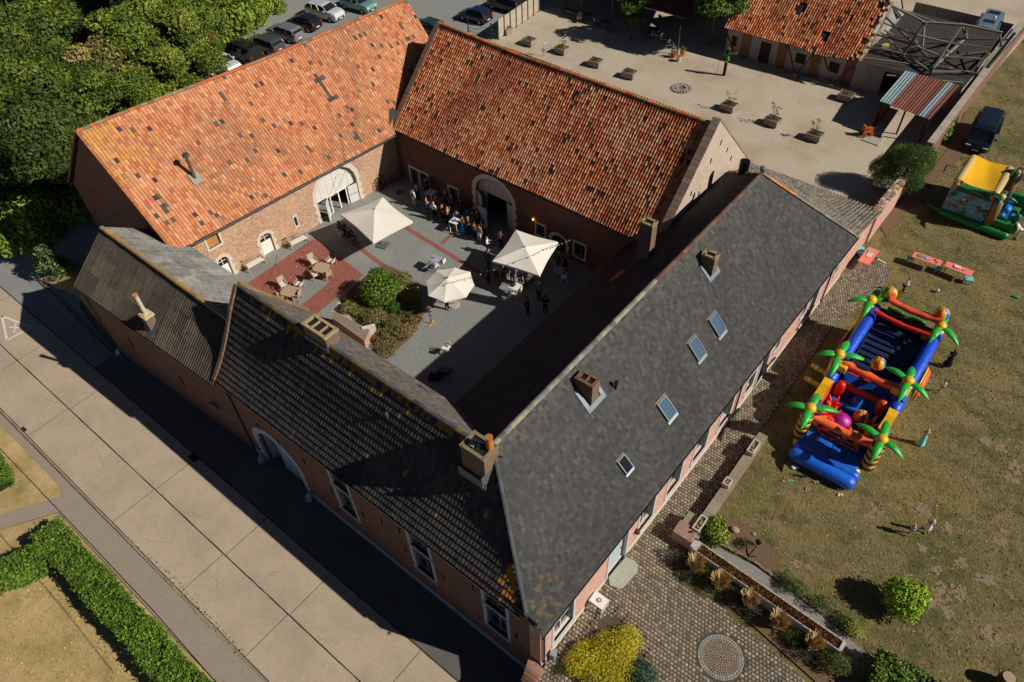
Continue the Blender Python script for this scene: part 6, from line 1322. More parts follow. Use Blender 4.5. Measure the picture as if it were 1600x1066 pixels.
# side walls
for x, s in ((X0, -1), (X1, 1)):
    part('side_wall', lambda mb: rbox(mb, (x, 37.2, 1.25), (.42, 6.1, 2.1), BLU if s > 0 else DBL))
    part('top_tube', lambda mb: capsule(mb, (x, 34.6, 2.35), (x, 40.2, 2.55), .36, hx('1a50d0'), 14))
    part('side_wall', lambda mb: rbox(mb, (x, 31.8, 1.0), (.4, 4.6, 1.5), hx('e0a22a') if s > 0 else YEL))
    part('top_tube', lambda mb: capsule(mb, (x, 32.9, 1.9), (x, 34.4, 2.0), .35, hx('1a50d0'), 14))
    part('top_tube', lambda mb: capsule(mb, (x, 30.2, 1.75), (x, 31.2, 1.8), .35, hx('1a50d0'), 14))
    def wedge(mb):
        xo, xi = x + .28, x - .28
        mb.add([(xi, 31.0, 1.0), (xo, 31.0, 1.0), (xo, 33.0, 1.0), (xi, 33.0, 1.0), (xi, 31.1, 2.2), (xo, 31.1, 2.2), (xo, 32.9, 2.2), (xi, 32.9, 2.2), (xi + .05, 32.0, 2.55), (xo - .05, 32.0, 2.55)],
               [(0, 1, 5, 4), (2, 3, 7, 6), (4, 5, 9, 8), (6, 7, 8, 9)], YEL); mb.add([(xi, 31.0, 1.0), (xi, 33.0, 1.0), (xi, 32.9, 2.2), (xi + .05, 32.0, 2.55), (xi, 31.1, 2.2), (xo, 31.0, 1.0), (xo, 33.0, 1.0), (xo, 32.9, 2.2), (xo - .05, 32, 2.55), (xo, 31.1, 2.2)], [(0, 1, 2, 3, 4), (9, 8, 7, 6, 5)], ORA)
    part('peaked_block', wedge, smooth=False)
part('fin', lambda mb: mb.ball((.62, 36.6, 1.35), 1, 14, 10, hx('f06a3a'), (.22, 1.15, .85))); part('fin', lambda mb: mb.ball((-4.35, 37.2, 1.1), 1, 14, 10, hx('c8241c'), (.22, 1.2, .8)))
part('fin_rim', lambda mb: mb.ball((.5, 36.6, 1.35), 1, 14, 10, YEL, (.16, 1.25, .95)))
# slide and climbing section
def slope(mb, y0, z0, y1, z1, col, x0=X0 + .35, x1=X1 - .35, th=.35):
    mb.hexa([(x0, y0, z0 - th), (x1, y0, z0 - th), (x1, y1, z1 - th), (x0, y1, z1 - th), (x0, y0, z0), (x1, y0, z0), (x1, y1, z1), (x0, y1, z1)], col)
M['net'] = mat('dark_net', col=hx('2a2c36'), rough=.8, nscale=30, namt=.4)
part('slide', lambda mb: slope(mb, 35.2, .8, 39.2, 2.2, hx('283450')), smooth=False)
for i in range(9): part('slide_rung', lambda mb: capsule(mb, (X0 + .5, 35.6 + i * .4, .98 + i * .14), (X1 - .5, 35.6 + i * .4, .98 + i * .14), .07, hx('262c3c') if i % 2 else hx('1f2c4c'), 8))
part('safety_net', lambda mb: mb.hexa([(X0 + .3, 39.7, .8), (X1 - .3, 39.7, .8), (X1 - .3, 39.76, .8), (X0 + .3, 39.76, .8), (X0 + .3, 39.7, 2.9), (X1 - .3, 39.7, 2.9), (X1 - .3, 39.76, 2.9), (X0 + .3, 39.76, 2.9)]), m='net', smooth=False)
for (p, r, c) in (((1395, 545), .22, '2c8ad8'), ((1412, 538), .25, '2c8ad8'), ((1378, 512), .2, '1f6ac0')): q = G(*p, 1.7); part('blue_spot', lambda mb: mb.ball(q, r, 10, 5, hx(c), (1, 1.1, .3)))
for i, (x, c) in enumerate(((-3.0, 'x'), (-1.9, 'x'), (-.8, 'x'))): part('climbing_wedge', lambda mb: (lambda y: mb.add([(x - .5, 33.2, .7), (x + .5, 33.2, .7), (x + .5, 34.6, .7), (x - .5, 34.6, .7), (x - .5, 34.5, 1.75), (x + .5, 34.5, 1.75)], [(0, 1, 5, 4), (2, 3, 4, 5), (1, 2, 5), (3, 0, 4)], hx('1c4fa8') if i != 1 else hx('163f8c')))(0), smooth=False)
part('purple_dome', lambda mb: mb.ball((-2.15, 31.2, 1.0), .72, 16, 10, hx('b01a8c'), (1, .9, 1)))
def beachball(c, r, k0=0):
    cc = [YEL, hx('2a70c8'), YEL, RED, hx('f0b020'), hx('2c9e3a') , YEL, hx('e8521e')]
    t_ = MB(OI); t_.ball(c, r, 16, 10, colf=lambda j, k: cc[((k + k0) // 2) % 8]); t_.build('beach_ball', 'vinyl', OB, smooth=True)
beachball(G(1390, 458, 3.5), .46, 1); beachball(G(1471, 491, 3.5), .46, 4); beachball(G(1372, 568, 3.2), .42, 3); beachball((-1.3, 32.2, 1.2), .45, 6)
for (x, y, z, c) in ((-2.95, 32.0, 1.3, RED), (-2.8, 31.6, 1.2, hx('e86a1c')), (-.85, 31.5, 1.2, RED), (-.7, 31.9, 1.3, YEL)):
    part('star_spike', lambda mb: [mb.tube([(x, y, z - .4), (x + .3 * math.cos(a), y + .3 * math.sin(a), z + .1), (x + .45 * math.cos(a), y + .45 * math.sin(a), z + .45)], [.16, .12, .02], 7, c) for a in (0, 1.3, 2.6, 3.9, 5.2)])
for (x, y, z, rr_, c) in ((-3.1, 33.3, 1.5, .3, RED), (-.65, 33.4, 1.5, .3, ORA), (-1.9, 32.9, 1.3, .28, hx('1c6ad0')), (-3.15, 30.9, 1.1, .26, ORA), (-.5, 31.0, 1.1, .26, YEL), (-1.5, 30.9, .9, .22, RED)): part('upright_pillar', lambda mb: capsule(mb, (x, y, .7), (x, y, z + .5), rr_, c, 12))
for (y, z, c) in ((32.6, 1.0, hx('1f6ad8')), (33.9, 1.25, hx('e8521e')), (34.9, 1.2, hx('d2221e'))): part('low_hurdle', lambda mb: capsule(mb, (X0 + .45, y, z), (X1 - .45, y, z), .2, c, 10))
# life ring style obstacles at the front
for (x, c0, c1) in ((-2.75, RED, YEL), (-1.0, hx('2a1a22'), YEL)):
    def ring(mb):
        n = 16
        for i in range(n):
            a, b = 2 * PI * i / n, 2 * PI * (i + 1) / n; mb.tube([(x + .55 * math.cos(a), 30.4, 1.25 + .45 * math.sin(a)), (x + .55 * math.cos(b), 30.4, 1.25 + .45 * math.sin(b))], .17, 8, c0 if (i // 2) % 2 else c1, cap=False)
    part('ring_obstacle', ring)
part('red_roller', lambda mb: mb.ball((-2.85, 30.75, 1.2), .5, 12, 8, RED, (1.2, .8, .9))); part('red_roller', lambda mb: mb.ball((-.6, 30.6, 1.0), .45, 12, 8, RED, (.8, .7, .9)))
# cross beams with sunglasses
def wavy(mb, a, b, w_, h_, col):
    a, b = Vector(a), Vector(b); n = 12; d = (b - a).normalized(); s = Vector((-d.y, d.x, 0)); rings = []
    for i in range(n + 1):
        p = a.lerp(b, i / n) + Vector((0, 0, -.16 * math.sin(PI * i / n))); k = 1 + .10 * math.sin(i * 1.7)
        rings.append([p + s * (w_ * k / 2 * math.cos(q)) + Vector((0, 0, h_ * k / 2 * math.sin(q))) for q in [2 * PI * j / 10 for j in range(10)]])
    mb.add([q for r in rings for q in r], [(i * 10 + j, i * 10 + (j + 1) % 10, (i + 1) * 10 + (j + 1) % 10, (i + 1) * 10 + j) for i in range(n) for j in range(10)], col)
part('cross_beam', lambda mb: wavy(mb, (X0 - .05, 29.75, 2.25), (X1 + .15, 29.85, 2.2), .55, .42, hx('f5703f')))
part('cross_beam', lambda mb: wavy(mb, (X0 + .1, 34.15, 2.75), (X1 + .1, 34.15, 2.65), .5, .42, hx('f5683a')))
part('cross_beam', lambda mb: wavy(mb, (X0 + .1, 38.9, 3.15), (X1, 38.9, 3.1), .3, .34, hx('e03226')))
part('cross_beam', lambda mb: wavy(mb, (X0 + .5, 40.1, 3.45), (X1 - .1, 40.1, 3.4), .42, .36, hx('f0573a')))
def shades(y, z, rim, ln, x0, wd, name='sunglasses'):
    def f(mb):
        for c in (x0 - wd * .27, x0 + wd * .27):
            n = 12; P = [(c + wd * .22 * math.cos(2 * PI * i / n), y - .06 * math.sin(2 * PI * i / n), z + .26 * math.sin(2 * PI * i / n)) for i in range(n)]
            for i in range(n): mb.tube([P[i], P[(i + 1) % n]], .06, 6, rim, cap=False)
            mb.add([(p[0], p[1] - .02, p[2]) for p in P], [tuple(range(n))], ln)
        mb.tube([(x0 - wd * .5, y, z + .18), (x0, y - .05, z + .14), (x0 + wd * .5, y, z + .18)], .06, 6, rim)
    part(name, f)
shades(29.45, 1.72, hx('c01c24'), (.01, .01, .012), -1.7, 2.3); shades(39.45, 3.2, hx('2c8c30'), (.01, .02, .012), -1.9, 2.3)
def palm(px, py, zt, ends, striped, seed, off=OI, par=OB, leafc=hx('2fae3c'), hubc=YEL, L=1.0, trunk=YEL, zb=0.5, tr=.34):
    h = G(px, py, zt + .1)
    if striped:
        n = 9
        for i in range(n): 
            o = MB(off); a = zb + (zt - .25 - zb) * i / n; b = zb + (zt - .25 - zb) * (i + 1) / n; o.tube([(h.x, h.y, a), (h.x, h.y, a + .05), (h.x, h.y, b - .04), (h.x, h.y, b)], [tr * .9, tr * 1.06, tr * 1.06, tr * .9], 14, YEL if i % 2 else BRN_); o.build('trunk_band', 'vinyl', par, smooth=True)
    else:
        o = MB(off); o.tube([(h.x, h.y, zb), (h.x, h.y, zt - .2)], tr * .95, 12, trunk); o.build('trunk', 'vinyl', par, smooth=True)
    o = MB(off); o.ball(h, .34 * L, 14, 9, hubc, (1, 1, .9)); o.build('palm_hub', 'vinyl', par, smooth=True)
    for (ex, ey) in ends:
        e = G(ex, ey, zt - .12); d = (e - h); ln = d.length * 1.12; d.normalize(); sd = d.cross(Vector((0, 0, 1))).normalized(); up = sd.cross(d)
        o = MB(off); N_ = 9; vs = []
        for i in range(N_ + 1):
            t_ = i / N_; w_ = .23 * L * math.sin(PI * min(1, .12 + t_ * .88)) ** .8 * (1 if t_ < .6 else 1) + .005; p = h + d * (ln * t_) + up * (.16 * math.sin(PI * t_)); vs += [p + sd * w_ * math.cos(q) + up * w_ * .5 * math.sin(q) for q in [2 * PI * j / 8 for j in range(8)]]
        o.add(vs, [(i * 8 + j, i * 8 + (j + 1) % 8, (i + 1) * 8 + (j + 1) % 8, (i + 1) * 8 + j) for i in range(N_) for j in range(8)], jit(leafc, .1)); o.build('palm_leaf', 'vinyl', par, smooth=True)
palm(1361.5, 469, 3.1, ((1326, 471), (1374, 453), (1349, 493), (1400, 473)), False, 1)
palm(1470, 509.5, 3.1, ((1435, 487), (1479, 492), (1453, 533), (1495, 537)), False, 2)
palm(1311.5, 554, 3.1, ((1277, 555), (1325, 535), (1299, 585), (1351, 564)), False, 3)
palm(1419.6, 595.7, 3.1, ((1384, 575), (1425, 575), (1405, 625), (1448, 622)), False, 4)
palm(1266, 638, 3.0, ((1229, 634), (1278, 617), (1253, 668), (1307, 644)), True, 5)
palm(1378, 687, 3.0, ((1340, 664), (1386, 660), (1363, 718), (1408, 714)), True, 6)
for (px, py) in ((1366, 486), (1450, 523), (1317, 572), (1403, 607)): q = G(px, py, 2.6); part('yellow_block', lambda mb: rbox(mb, (q.x, q.y, 2.5), (.6, .55, .5), YEL))
for (a, b) in (((1268, 570), (1297, 588)), ((1257, 590), (1284, 605))):
    p, q = G(*a, .25), G(*b, .4); part('air_tube', lambda mb: (capsule(mb, p, q, .16, YEL, 10), capsule(mb, p.lerp(q, .25), p.lerp(q, .42), .168, hx('e6ddc8'), 10, False)))
# --- small jungle bouncer
OJ = (-1.6, 58, 0)
JB = thing('bouncy_castle', 'small green bouncy castle with yellow roof, printed jungle side and palm trees', 'bouncy castle', OJ)
jp = lambda name, fn, m='vinyl', smooth=True: part(name, fn, JB, OJ, m, smooth)
GD = hx('1a5c30')
jp('base', lambda mb: rbox(mb, (-1.6, 58.2, .3), (4.9, 4.6, .62), hx('1c6a30')))
jp('base_tube', lambda mb: capsule(mb, (-4.0, 55.9, .3), (1.0, 55.7, .3), .3, hx('1f7a34'), 12))
jp('end_wall', lambda mb: rbox(mb, (-3.85, 58.2, 1.5), (.35, 4.2, 2.4), hx('b09a78')))
jp('side_panel', lambda mb: mb.hexa([(-3.9, 56.05, .5), (-1.0, 56.0, .5), (-1.0, 56.2, .5), (-3.9, 56.25, .5), (-3.9, 56.05, 2.35), (-1.0, 56.0, 2.35), (-1.0, 56.2, 2.35), (-3.9, 56.25, 2.35)], hx('6aa0c8')), smooth=False)
FJ = Face((-3.9, 56.02), (-1.0, 55.97))
rs = random.getstate(); random.seed(3)
for k in range(46):
    u, z, r = random.uniform(.1, 2.8), random.uniform(.6, 2.25), random.uniform(.06, .22); c = hx(random.choice(['2f7a34', '1f5a28', '3f8f48', '7a5a40', '8a7a68', 'a8a49c', 'c8c2b8', '9ab8d0', '6a5a50', '4a86b8', '9c8464']))
    jp('print_patch', lambda mb: mb.add([FJ.P(u + r * math.cos(a) * random.uniform(.7, 1.2), z + r * .8 * math.sin(a) * random.uniform(.7, 1.2), .004 + k * .0004) for a in [2 * PI * i / 9 for i in range(9)]], [tuple(range(9))], c), 'matte', False)
random.setstate(rs)
for x in (-3.75, -1.15):
    jp('roof_tube', lambda mb: capsule(mb, (x, 56.2, 2.85), (x, 60.3, 2.95), .3, hx('c9ad74'), 14))
    for y in (56.3, 60.1): jp('corner_post', lambda mb: capsule(mb, (x, y, .5), (x, y, 2.9), .26, hx('a88a5e'), 12))
def roofcloth(mb):
    nx, ny = 10, 10; vs = []
    for j in range(ny + 1):
        for i in range(nx + 1):
            u, v = i / nx, j / ny; vs.append((-3.75 + 2.6 * u, 56.3 + 3.9 * v, 3.12 + .1 * v - .32 * math.sin(PI * u) * (.6 + .4 * math.sin(PI * v)) + .02 * math.sin(u * 14 + v * 5)))
    mb.add(vs, [(j * (nx + 1) + i, j * (nx + 1) + i + 1, (j + 1) * (nx + 1) + i + 1, (j + 1) * (nx + 1) + i) for j in range(ny) for i in range(nx)], hx('f2b81c'))
jp('roof_cloth', roofcloth); jp('roof_valance', lambda mb: mb.hexa([(-3.7, 56.1, 2.3), (-1.2, 56.06, 2.3), (-1.2, 56.12, 2.3), (-3.7, 56.16, 2.3), (-3.7, 56.1, 2.75), (-1.2, 56.06, 2.55), (-1.2, 56.12, 2.55), (-3.7, 56.16, 2.75)], GD), smooth=False)
jp('porch_wall', lambda mb: rbox(mb, (.3, 56.1, .75), (1.9, .35, .7), hx('1f7a38'))); jp('porch_wall', lambda mb: rbox(mb, (.3, 59.9, .9), (2.2, .4, 1.0), hx('1f7a48')))
jp('yellow_arch', lambda mb: rbox(mb, (-.85, 56.6, 1.5), (.4, .6, 1.9), hx('dca032'))); jp('yellow_arch', lambda mb: rbox(mb, (-.85, 59.6, 1.7), (.4, .6, 2.0), hx('e8a82c')))
for (x, y, r, l) in ((.0, 58.3, .33, 1.3), (-.1, 57.0, .3, .6), (.55, 57.2, .25, .7)): jp('blue_roller', lambda mb: capsule(mb, (x, y - l / 2, 1.0), (x, y + l / 2, 1.0), r, hx('1c78d8'), 12))
jp('teal_post', lambda mb: capsule(mb, (1.1, 58.8, .4), (1.1, 58.8, 2.2), .26, hx('12604c'), 12)); jp('teal_post', lambda mb: capsule(mb, (.9, 56.9, .4), (.9, 56.9, 1.6), .24, hx('12604c'), 12))
jp('animal_head', lambda mb: (mb.ball((-.35, 59.6, 3.1), .5, 12, 8, hx('7a4a38'), (.9, 1, 1)), mb.ball((.0, 59.35, 3.1), .32, 10, 7, hx('d8c8a8'), (1, 1, .9)), mb.ball((.25, 59.2, 3.0), .18, 8, 6, hx('e0c890'))))
palm(1566, 308, 2.9, ((1545, 305), (1573, 300), (1558, 322), (1588, 317)), False, 9, OJ, JB, hx('14604a'), hx('e0b860'), .75, zb=.6, trunk=hx('8a6a3a'))
palm(1592, 270, 3.2, ((1568, 269), (1596, 263), (1586, 280), (1610, 278)), False, 10, OJ, JB, hx('14604a'), hx('e0b860'), .75, zb=.6, trunk=hx('8a6a3a'))
jp('air_tube', lambda mb: capsule(mb, G(1447, 318, .25), G(1472, 331, .35), .14, hx('1f6a34'), 10))
for a, b in (((1524, 252), (1535, 232)), ((1495, 262), (1480, 258))):
    p, q = G(*a, .6), G(*b, .02); mb = MB(OJ); mb.tube([p, q], .03, 6, hx('1c4a2a')); mb.build('guy_strap', 'cloth', JB)

# ================================================================ VEHICLES
def loft(mb, secs, col, close=True):
    n = len(secs[0]); vs = [p for s in secs for p in s]; fs = [(i * n + k, i * n + k + 1, (i + 1) * n + k + 1, (i + 1) * n + k) for i in range(len(secs) - 1) for k in range(n - 1)]
    fs += [tuple(range(n)), tuple((len(secs) - 1) * n + k for k in range(n))[::-1]]; mb.add(vs, fs, col)
def make_car(name, label, cat, loc, rz, paint, L=4.4, W=1.8, H=1.5, kind='hatch', group=None, plate=True):
    t = thing(name, label, cat, loc, rz, group); h = W / 2
    if kind == 'van': belt = [.55, .98, 1.0, 1.0, 1.0, 1.0, .98, .9, .72, .5]; xs = [-.5, -.49, -.3, -.1, .1, .22, .3, .38, .46, .5]; roof = [(-.485, .93), (-.46, .99), (.18, 1.0), (.3, .93)]; wf = .40
    elif kind == 'suv': belt = [.55, .72, .7, .68, .68, .68, .68, .66, .6, .4]; xs = [-.5, -.48, -.35, -.15, 0, .12, .25, .38, .46, .5]; roof = [(-.44, .88), (-.38, .97), (.02, 1.0), (.1, .97)]; wf = .27
    else: belt = [.5, .72, .68, .64, .63, .63, .63, .58, .5, .34]; xs = [-.5, -.485, -.35, -.15, 0, .12, .24, .38, .46, .5]; roof = [(-.40, .90), (-.32, .98), (.0, 1.0), (.07, .95)]; wf = .27
    B = (lambda x: np.interp(x, xs, belt) * H * (1 if kind != 'van' else .60)); secs = []
    for x in xs:
        k = 1 - .16 * max(0, (abs(x) - .36) / .14) ** 2; z1 = float(B(x)); w_ = h * k
        z0 = .26 if abs(x) < .48 else .34
        secs.append([(x * L, -w_ * .9, z0), (x * L, -w_, z0 + .16), (x * L, -w_, z1 * .8), (x * L, -w_ * .93, z1), (x * L, -w_ * .4, z1 + .025), (x * L, w_ * .4, z1 + .025), (x * L, w_ * .93, z1), (x * L, w_, z1 * .8), (x * L, w_, z0 + .16), (x * L, w_ * .9, z0)])
    mb = MB(); loft(mb, secs, paint); body = mb.build('body', 'car_paint', t, smooth=False)
    # greenhouse: glass hull from belt to roof
    rear = -.49 if kind == 'van' else (-.47 if kind == 'hatch' else -.475); front = {'van': .40, 'suv': .24, 'hatch': .26}[kind]
    g = MB(); bz = lambda x: float(B(x)) + .01; tw = h * .80; bw = h * .93
    low = [(rear * L, bz(rear)), (front * L, bz(front))]; R = [(roof[0][0] * L, roof[0][1] * H), (roof[-1][0] * L, roof[-1][1] * H)]
    g.hexa([(low[0][0], -bw, low[0][1]), (low[1][0], -bw * .95, low[1][1]), (low[1][0], bw * .95, low[1][1]), (low[0][0], bw, low[0][1]), (R[0][0], -tw, R[0][1] - .02), (R[1][0], -tw, R[1][1] - .02), (R[1][0], tw, R[1][1] - .02), (R[0][0], tw, R[0][1] - .02)]); g.build('windows', 'glass', t)
    rf = MB(); loft(rf, [[(x * L, -tw * 1.02, z * H - .02), (x * L, -tw * .9, z * H + .02), (x * L, 0, z * H + .045), (x * L, tw * .9, z * H + .02), (x * L, tw * 1.02, z * H - .02)] for x, z in roof], paint); rf.build('roof', 'car_paint', t)
    pl_ = MB()
    cols_ = [(rear, roof[0][0], .07), (front, roof[-1][0], .055)]
    for xb, xt, wd in cols_:
        for s in (-1, 1): pl_.beam((xb * L, s * bw * .97, bz(xb)), (xt * L, s * tw * 1.0, roof[0][1] * H if xt < 0 else roof[-1][1] * H), wd, wd, paint)
    for f in ((.45,) if kind == 'hatch' else (.33, .66)):
        xb = rear + (front - rear) * f; xt = roof[0][0] + (roof[-1][0] - roof[0][0]) * f
        for s in (-1, 1): pl_.beam((xb * L, s * (bw + .005), bz(xb)), (xt * L, s * (tw + .012), .97 * H), .1 if kind != 'van' else .5, .03, paint)
    stuff(pl_.build('pillars', 'car_paint', t)); 
    for x in (-.31, .31):
        for s in (-1, 1):
            wm = MB(); wm.tube([(x * L, s * (h - .21), .33), (x * L, s * (h + .005), .33)], .33, 18, (.01, .01, .01)); wl = wm.build('wheel', 'rubber', t)
            wm = MB(); wm.tube([(x * L, s * (h + .004), .33), (x * L, s * (h + .018), .33)], .2, 14, hx('9a9ca0')); wm.build('rim', 'metal', wl)
    for s in (-1, 1):
        q = MB(); q.box((L * .478, s * h * .68, float(B(.47)) * .86), (.12, h * .4, .13), 0, hx('d8dce0')); q.build('headlight', 'paint', t)
        q = MB(); q.box((-L * .492, s * h * .78, float(B(-.49)) * (1.0 if kind != 'van' else .95)), (.08, h * .22, .24 if kind != 'hatch' else .3), 0, hx('a01418')); q.build('tail_light', 'paint', t)
        q = MB(); q.box((L * (front - .07), s * (h + .1), bz(.2) + .06), (.14, .2, .13), 0, paint); q.build('wing_mirror', 'car_paint', t)
    q = MB(); q.box((L * .497, 0, .45), (.06, W * .6, .22), 0, (.015, .015, .017)); q.build('grille', 'paint', t)
    for x in (-.502, .507): q = MB(); q.box((x * L, 0, .55 if x < 0 else .42), (.02, .5, .11), 0, hx('d8d8d0')); q.build('number_plate', 'paint', t)
    return t
W_ = hx('d8dadc')
def fwd(a, b): d = G(*b) - G(*a); return math.atan2(d.y, d.x)
cg = 'cars parked behind the west barn'
A1 = math.radians(-28)
make_car('parked_car', 'white estate car at the near end of the row, nose toward the barn', 'car', (*G(350, 108).to_2d(), 0), math.radians(2), W_, 4.6, 1.82, 1.5, 'suv', cg)
make_car('parked_car', 'black low car mostly hidden by the barn ridge', 'car', (*(G(350, 108).to_2d() + Vector((-1.0, -2.8))), 0), math.radians(2), (.008, .008, .01), 4.4, 1.8, 1.42, 'hatch', cg)
make_car('parked_van', 'black boxy van beside the white estate car', 'van', (*(G(350, 108).to_2d() + Vector((.2, 2.7))), 0), math.radians(181), (.01, .01, .011), 4.7, 1.9, 1.9, 'van', cg)
make_car('parked_car', 'dark grey estate car in the middle of the row', 'car', (*(G(350, 108).to_2d() + Vector((.1, 5.6))), 0), math.radians(184), hx('4a4d54'), 4.6, 1.82, 1.5, 'suv', cg)
make_car('parked_car', 'silver grey family car next to the black hatchback', 'car', (*(G(350, 108).to_2d() + Vector((-.2, 8.6))), 0), math.radians(186), hx('7d7f85'), 4.5, 1.82, 1.55, 'suv', cg)
make_car('parked_car', 'black hatchback with red tail lights', 'car', (*(G(350, 108).to_2d() + Vector((-.6, 11.6))), 0), math.radians(188), (.01, .01, .012), 4.2, 1.78, 1.48, 'hatch', cg)
make_car('parked_car', 'white off-road style car with dark grille, far end of the row', 'car', (*(G(350, 108).to_2d() + Vector((-.6, 14.8))), 0), math.radians(8), W_, 4.6, 1.88, 1.68, 'suv', cg)
make_car('parked_car', 'pale teal car cut by the top edge of the photo', 'car', (*(G(350, 108).to_2d() + Vector((.9, 18.6))), 0), math.radians(4), hx('6f9a9c'), 4.5, 1.85, 1.55, 'suv', cg)
cg2 = 'cars by the plank fence'
make_car('parked_car', 'small dark blue hatchback by the gate posts', 'car', (*G(743, 32).to_2d(), 0), math.radians(182), hx('1c2a4a'), 3.9, 1.72, 1.5, 'hatch', cg2)
make_car('parked_car', 'dark grey car behind the plank fence', 'car', (*(G(743, 32).to_2d() + Vector((1.0, 4.3))), 0), math.radians(182), hx('2a2c36'), 4.5, 1.82, 1.55, 'suv', cg2)
make_car('parked_car', 'dark green car peeking out between the two barn roofs', 'car', (*G(668, 50).to_2d(), 0), math.radians(182), hx('2c4440'), 4.2, 1.78, 1.48, 'hatch', cg2)
v = make_car('parked_van', 'dark navy blue van parked on the grass beside the garden wall', 'van', (-4.45, 68.55, 0), math.radians(-86), hx('18202e'), 5.1, 1.95, 1.95, 'van')
for s in (-.55, -.2, .2, .55): mb = MB(); mb.box((-.5, s, 1.99), (3.2, .03, .02), 0, hx('30394a')); mb.build('roof_rib', 'car_paint', v)
cmx, cmy = -9.6, 87.0
v = make_car('camper_van', 'pale blue grey camper van with roof hatches behind the roofless barn', 'van', (cmx, cmy, 0), math.radians(-87), hx('7f93a8'), 5.6, 2.05, 2.65, 'van')
for (x, y) in ((-1.7, 0), (.7, 0)): mb = MB(); mb.box((x, y, 2.74), (.55, 1.0, .1), 0, hx('20242c')); mb.build('roof_hatch', 'paint', v)
mb = MB(); mb.ball((-.4, .3, 2.76), .14, 8, 5, W_); mb.build('roof_vent', 'paint', v)
for i in range(9): mb = MB(); mb.box((-.5, -.8 + i * .2, 2.71), (3.6, .03, .02), 0, hx('a8b8c8')); mb.build('roof_rib', 'car_paint', v)
# ================================================================ COURTYARD AND YARD OBJECTS
def canopy_ring(c, z, pts):
    return [Vector((p.x, p.y, z)) for p in pts]
def parasol(name, label, apex, corners, droop, base, ground_z=0, group=None, flap=.16, nseg=5):
    t = thing(name, label, 'parasol', (base.x, base.y, 0), 0, group); off = (base.x, base.y, 0)
    n = len(corners)
    for i in range(n):
        a, b = corners[i], corners[(i + 1) % n]; mb = MB(off); N = 8; vs = []
        for j in range(N + 1):
            for k in range(N + 1):
                t_ = j / N; e = a.lerp(b, k / N); sag = math.sin(PI * k / N) * t_ * (.07 * (b - a).length / 2) ; p = apex.lerp(e, t_); e2 = (apex - e).to_2d().to_3d().normalized() * sag * .7
                vs.append(p + Vector((0, 0, -droop * math.sin(PI * t_) * .5 - sag * .25)) + e2)
        mb.add(vs, [(j * (N + 1) + k, (j + 1) * (N + 1) + k, (j + 1) * (N + 1) + k + 1, j * (N + 1) + k + 1) for j in range(N) for k in range(N)])
        edge = vs[-(N + 1):]; mb.add(edge + [p - Vector((0, 0, flap)) for p in edge], [(k, k + N + 1, k + N + 2, k + 1) for k in range(N)])
        mb.build('canopy_panel', 'canvas', t)
        mb = MB(off); mb.beam(apex - Vector((0, 0, .1)), a - Vector((0, 0, .05)), .025, .03, hx('8d8a84')); mb.build('rib', 'metal', t)
    mb = MB(off); mb.ball(apex + Vector((0, 0, .03)), .07, 8, 5, hx('6a6864'), (1, 1, .8)); mb.build('finial', 'paint', t)
    mb = MB(off); mb.tube([(base.x, base.y, 0), (apex.x, apex.y, apex.z)], .035, 10, hx('b5b2ac')); mb.build('pole', 'metal', t)
    mb = MB(off); 
    if n == 4: mb.box((base.x, base.y, .05), (.8, .8, .09), .3, hx('5c5e60'))
    else: mb.tube([(base.x, base.y, 0), (base.x, base.y, .1)], [.45, .4], 18, hx('a8a196'))
    mb.build('base', 'stone', t); return t
def sq_center(px): return sum((p for p in px), Vector()) / 4
c1 = [G(598, 308, 2.85), G(645, 345, 2.6), G(583, 378, 2.6), G(532, 334, 2.6)]
c1 = [G(598, 308, 2.6), G(645, 346, 2.6), G(583, 379, 2.6), G(532, 335, 2.6)]
ap1 = G(585, 327, 3.15)
um = parasol('parasol', 'square cream parasol standing before the big arched barn door', ap1, c1, .0, Vector((sq_center(c1).x, sq_center(c1).y, 0)), group='large parasols in the courtyard')
c2 = [G(806, 359, 2.6), G(873, 378, 2.6), G(843, 431, 2.6), G(769, 408, 2.6)]
ap2 = G(820, 386, 3.2)
parasol('parasol', 'square cream parasol over the guests by the dark barn door', ap2, c2, .0, Vector((sq_center(c2).x, sq_center(c2).y, 0)), group='large parasols in the courtyard')
oc = [G(x, y, 2.35) for x, y in ((711, 418), (735, 425), (741, 445), (728, 464), (694, 472), (669, 462), (666, 440), (682, 423))]
parasol('parasol', 'round eight sided beige parasol beside the planted bed', G(699, 434, 2.95), oc, .05, G(709, 476), group='large parasols in the courtyard', flap=.1)
# printed dark marks on the second parasol are its ventilation seams: thin cords
# string lights
def string(name, label, pts, sag, nb):
    t = thing(name, label, 'string lights', tuple(pts[0])); off = tuple(pts[0]); P = []
    for a, b in zip(pts[:-1], pts[1:]):
        for i in range(14): f = i / 14; P.append(a.lerp(b, f) - Vector((0, 0, sag * 4 * f * (1 - f))))
    P.append(pts[-1]); mb = MB(off); mb.tube(P, .012, 4, (.02, .02, .02)); mb.build('cable', 'string', t)
    for i in range(nb):
        k = int((i + .5) * (len(P) - 1) / nb); mb = MB(off); mb.ball(P[k] - Vector((0, 0, .07)), .045, 6, 4, (.5, .45, .35)); mb.build('bulb', 'bulb', t)
string('string_lights', 'string of bulbs crossing over both right hand parasols', [G(588, 452, 3.2), G(700, 442, 3.05), G(800, 410, 3.2), G(862, 384, 3.3), G(894, 372, 3.3)], .12, 22)
string('string_lights', 'string of bulbs from the benches down over the brick terrace', [G(478, 372, 2.4), G(470, 400, 2.4), G(447, 440, 2.4)], .1, 5)
string('string_lights', 'cords of lights fanning down from the arch top over the open barn door', [G(541, 262, 3.9), G(530, 290, 2.6), G(500, 342, .5)], .0, 4)
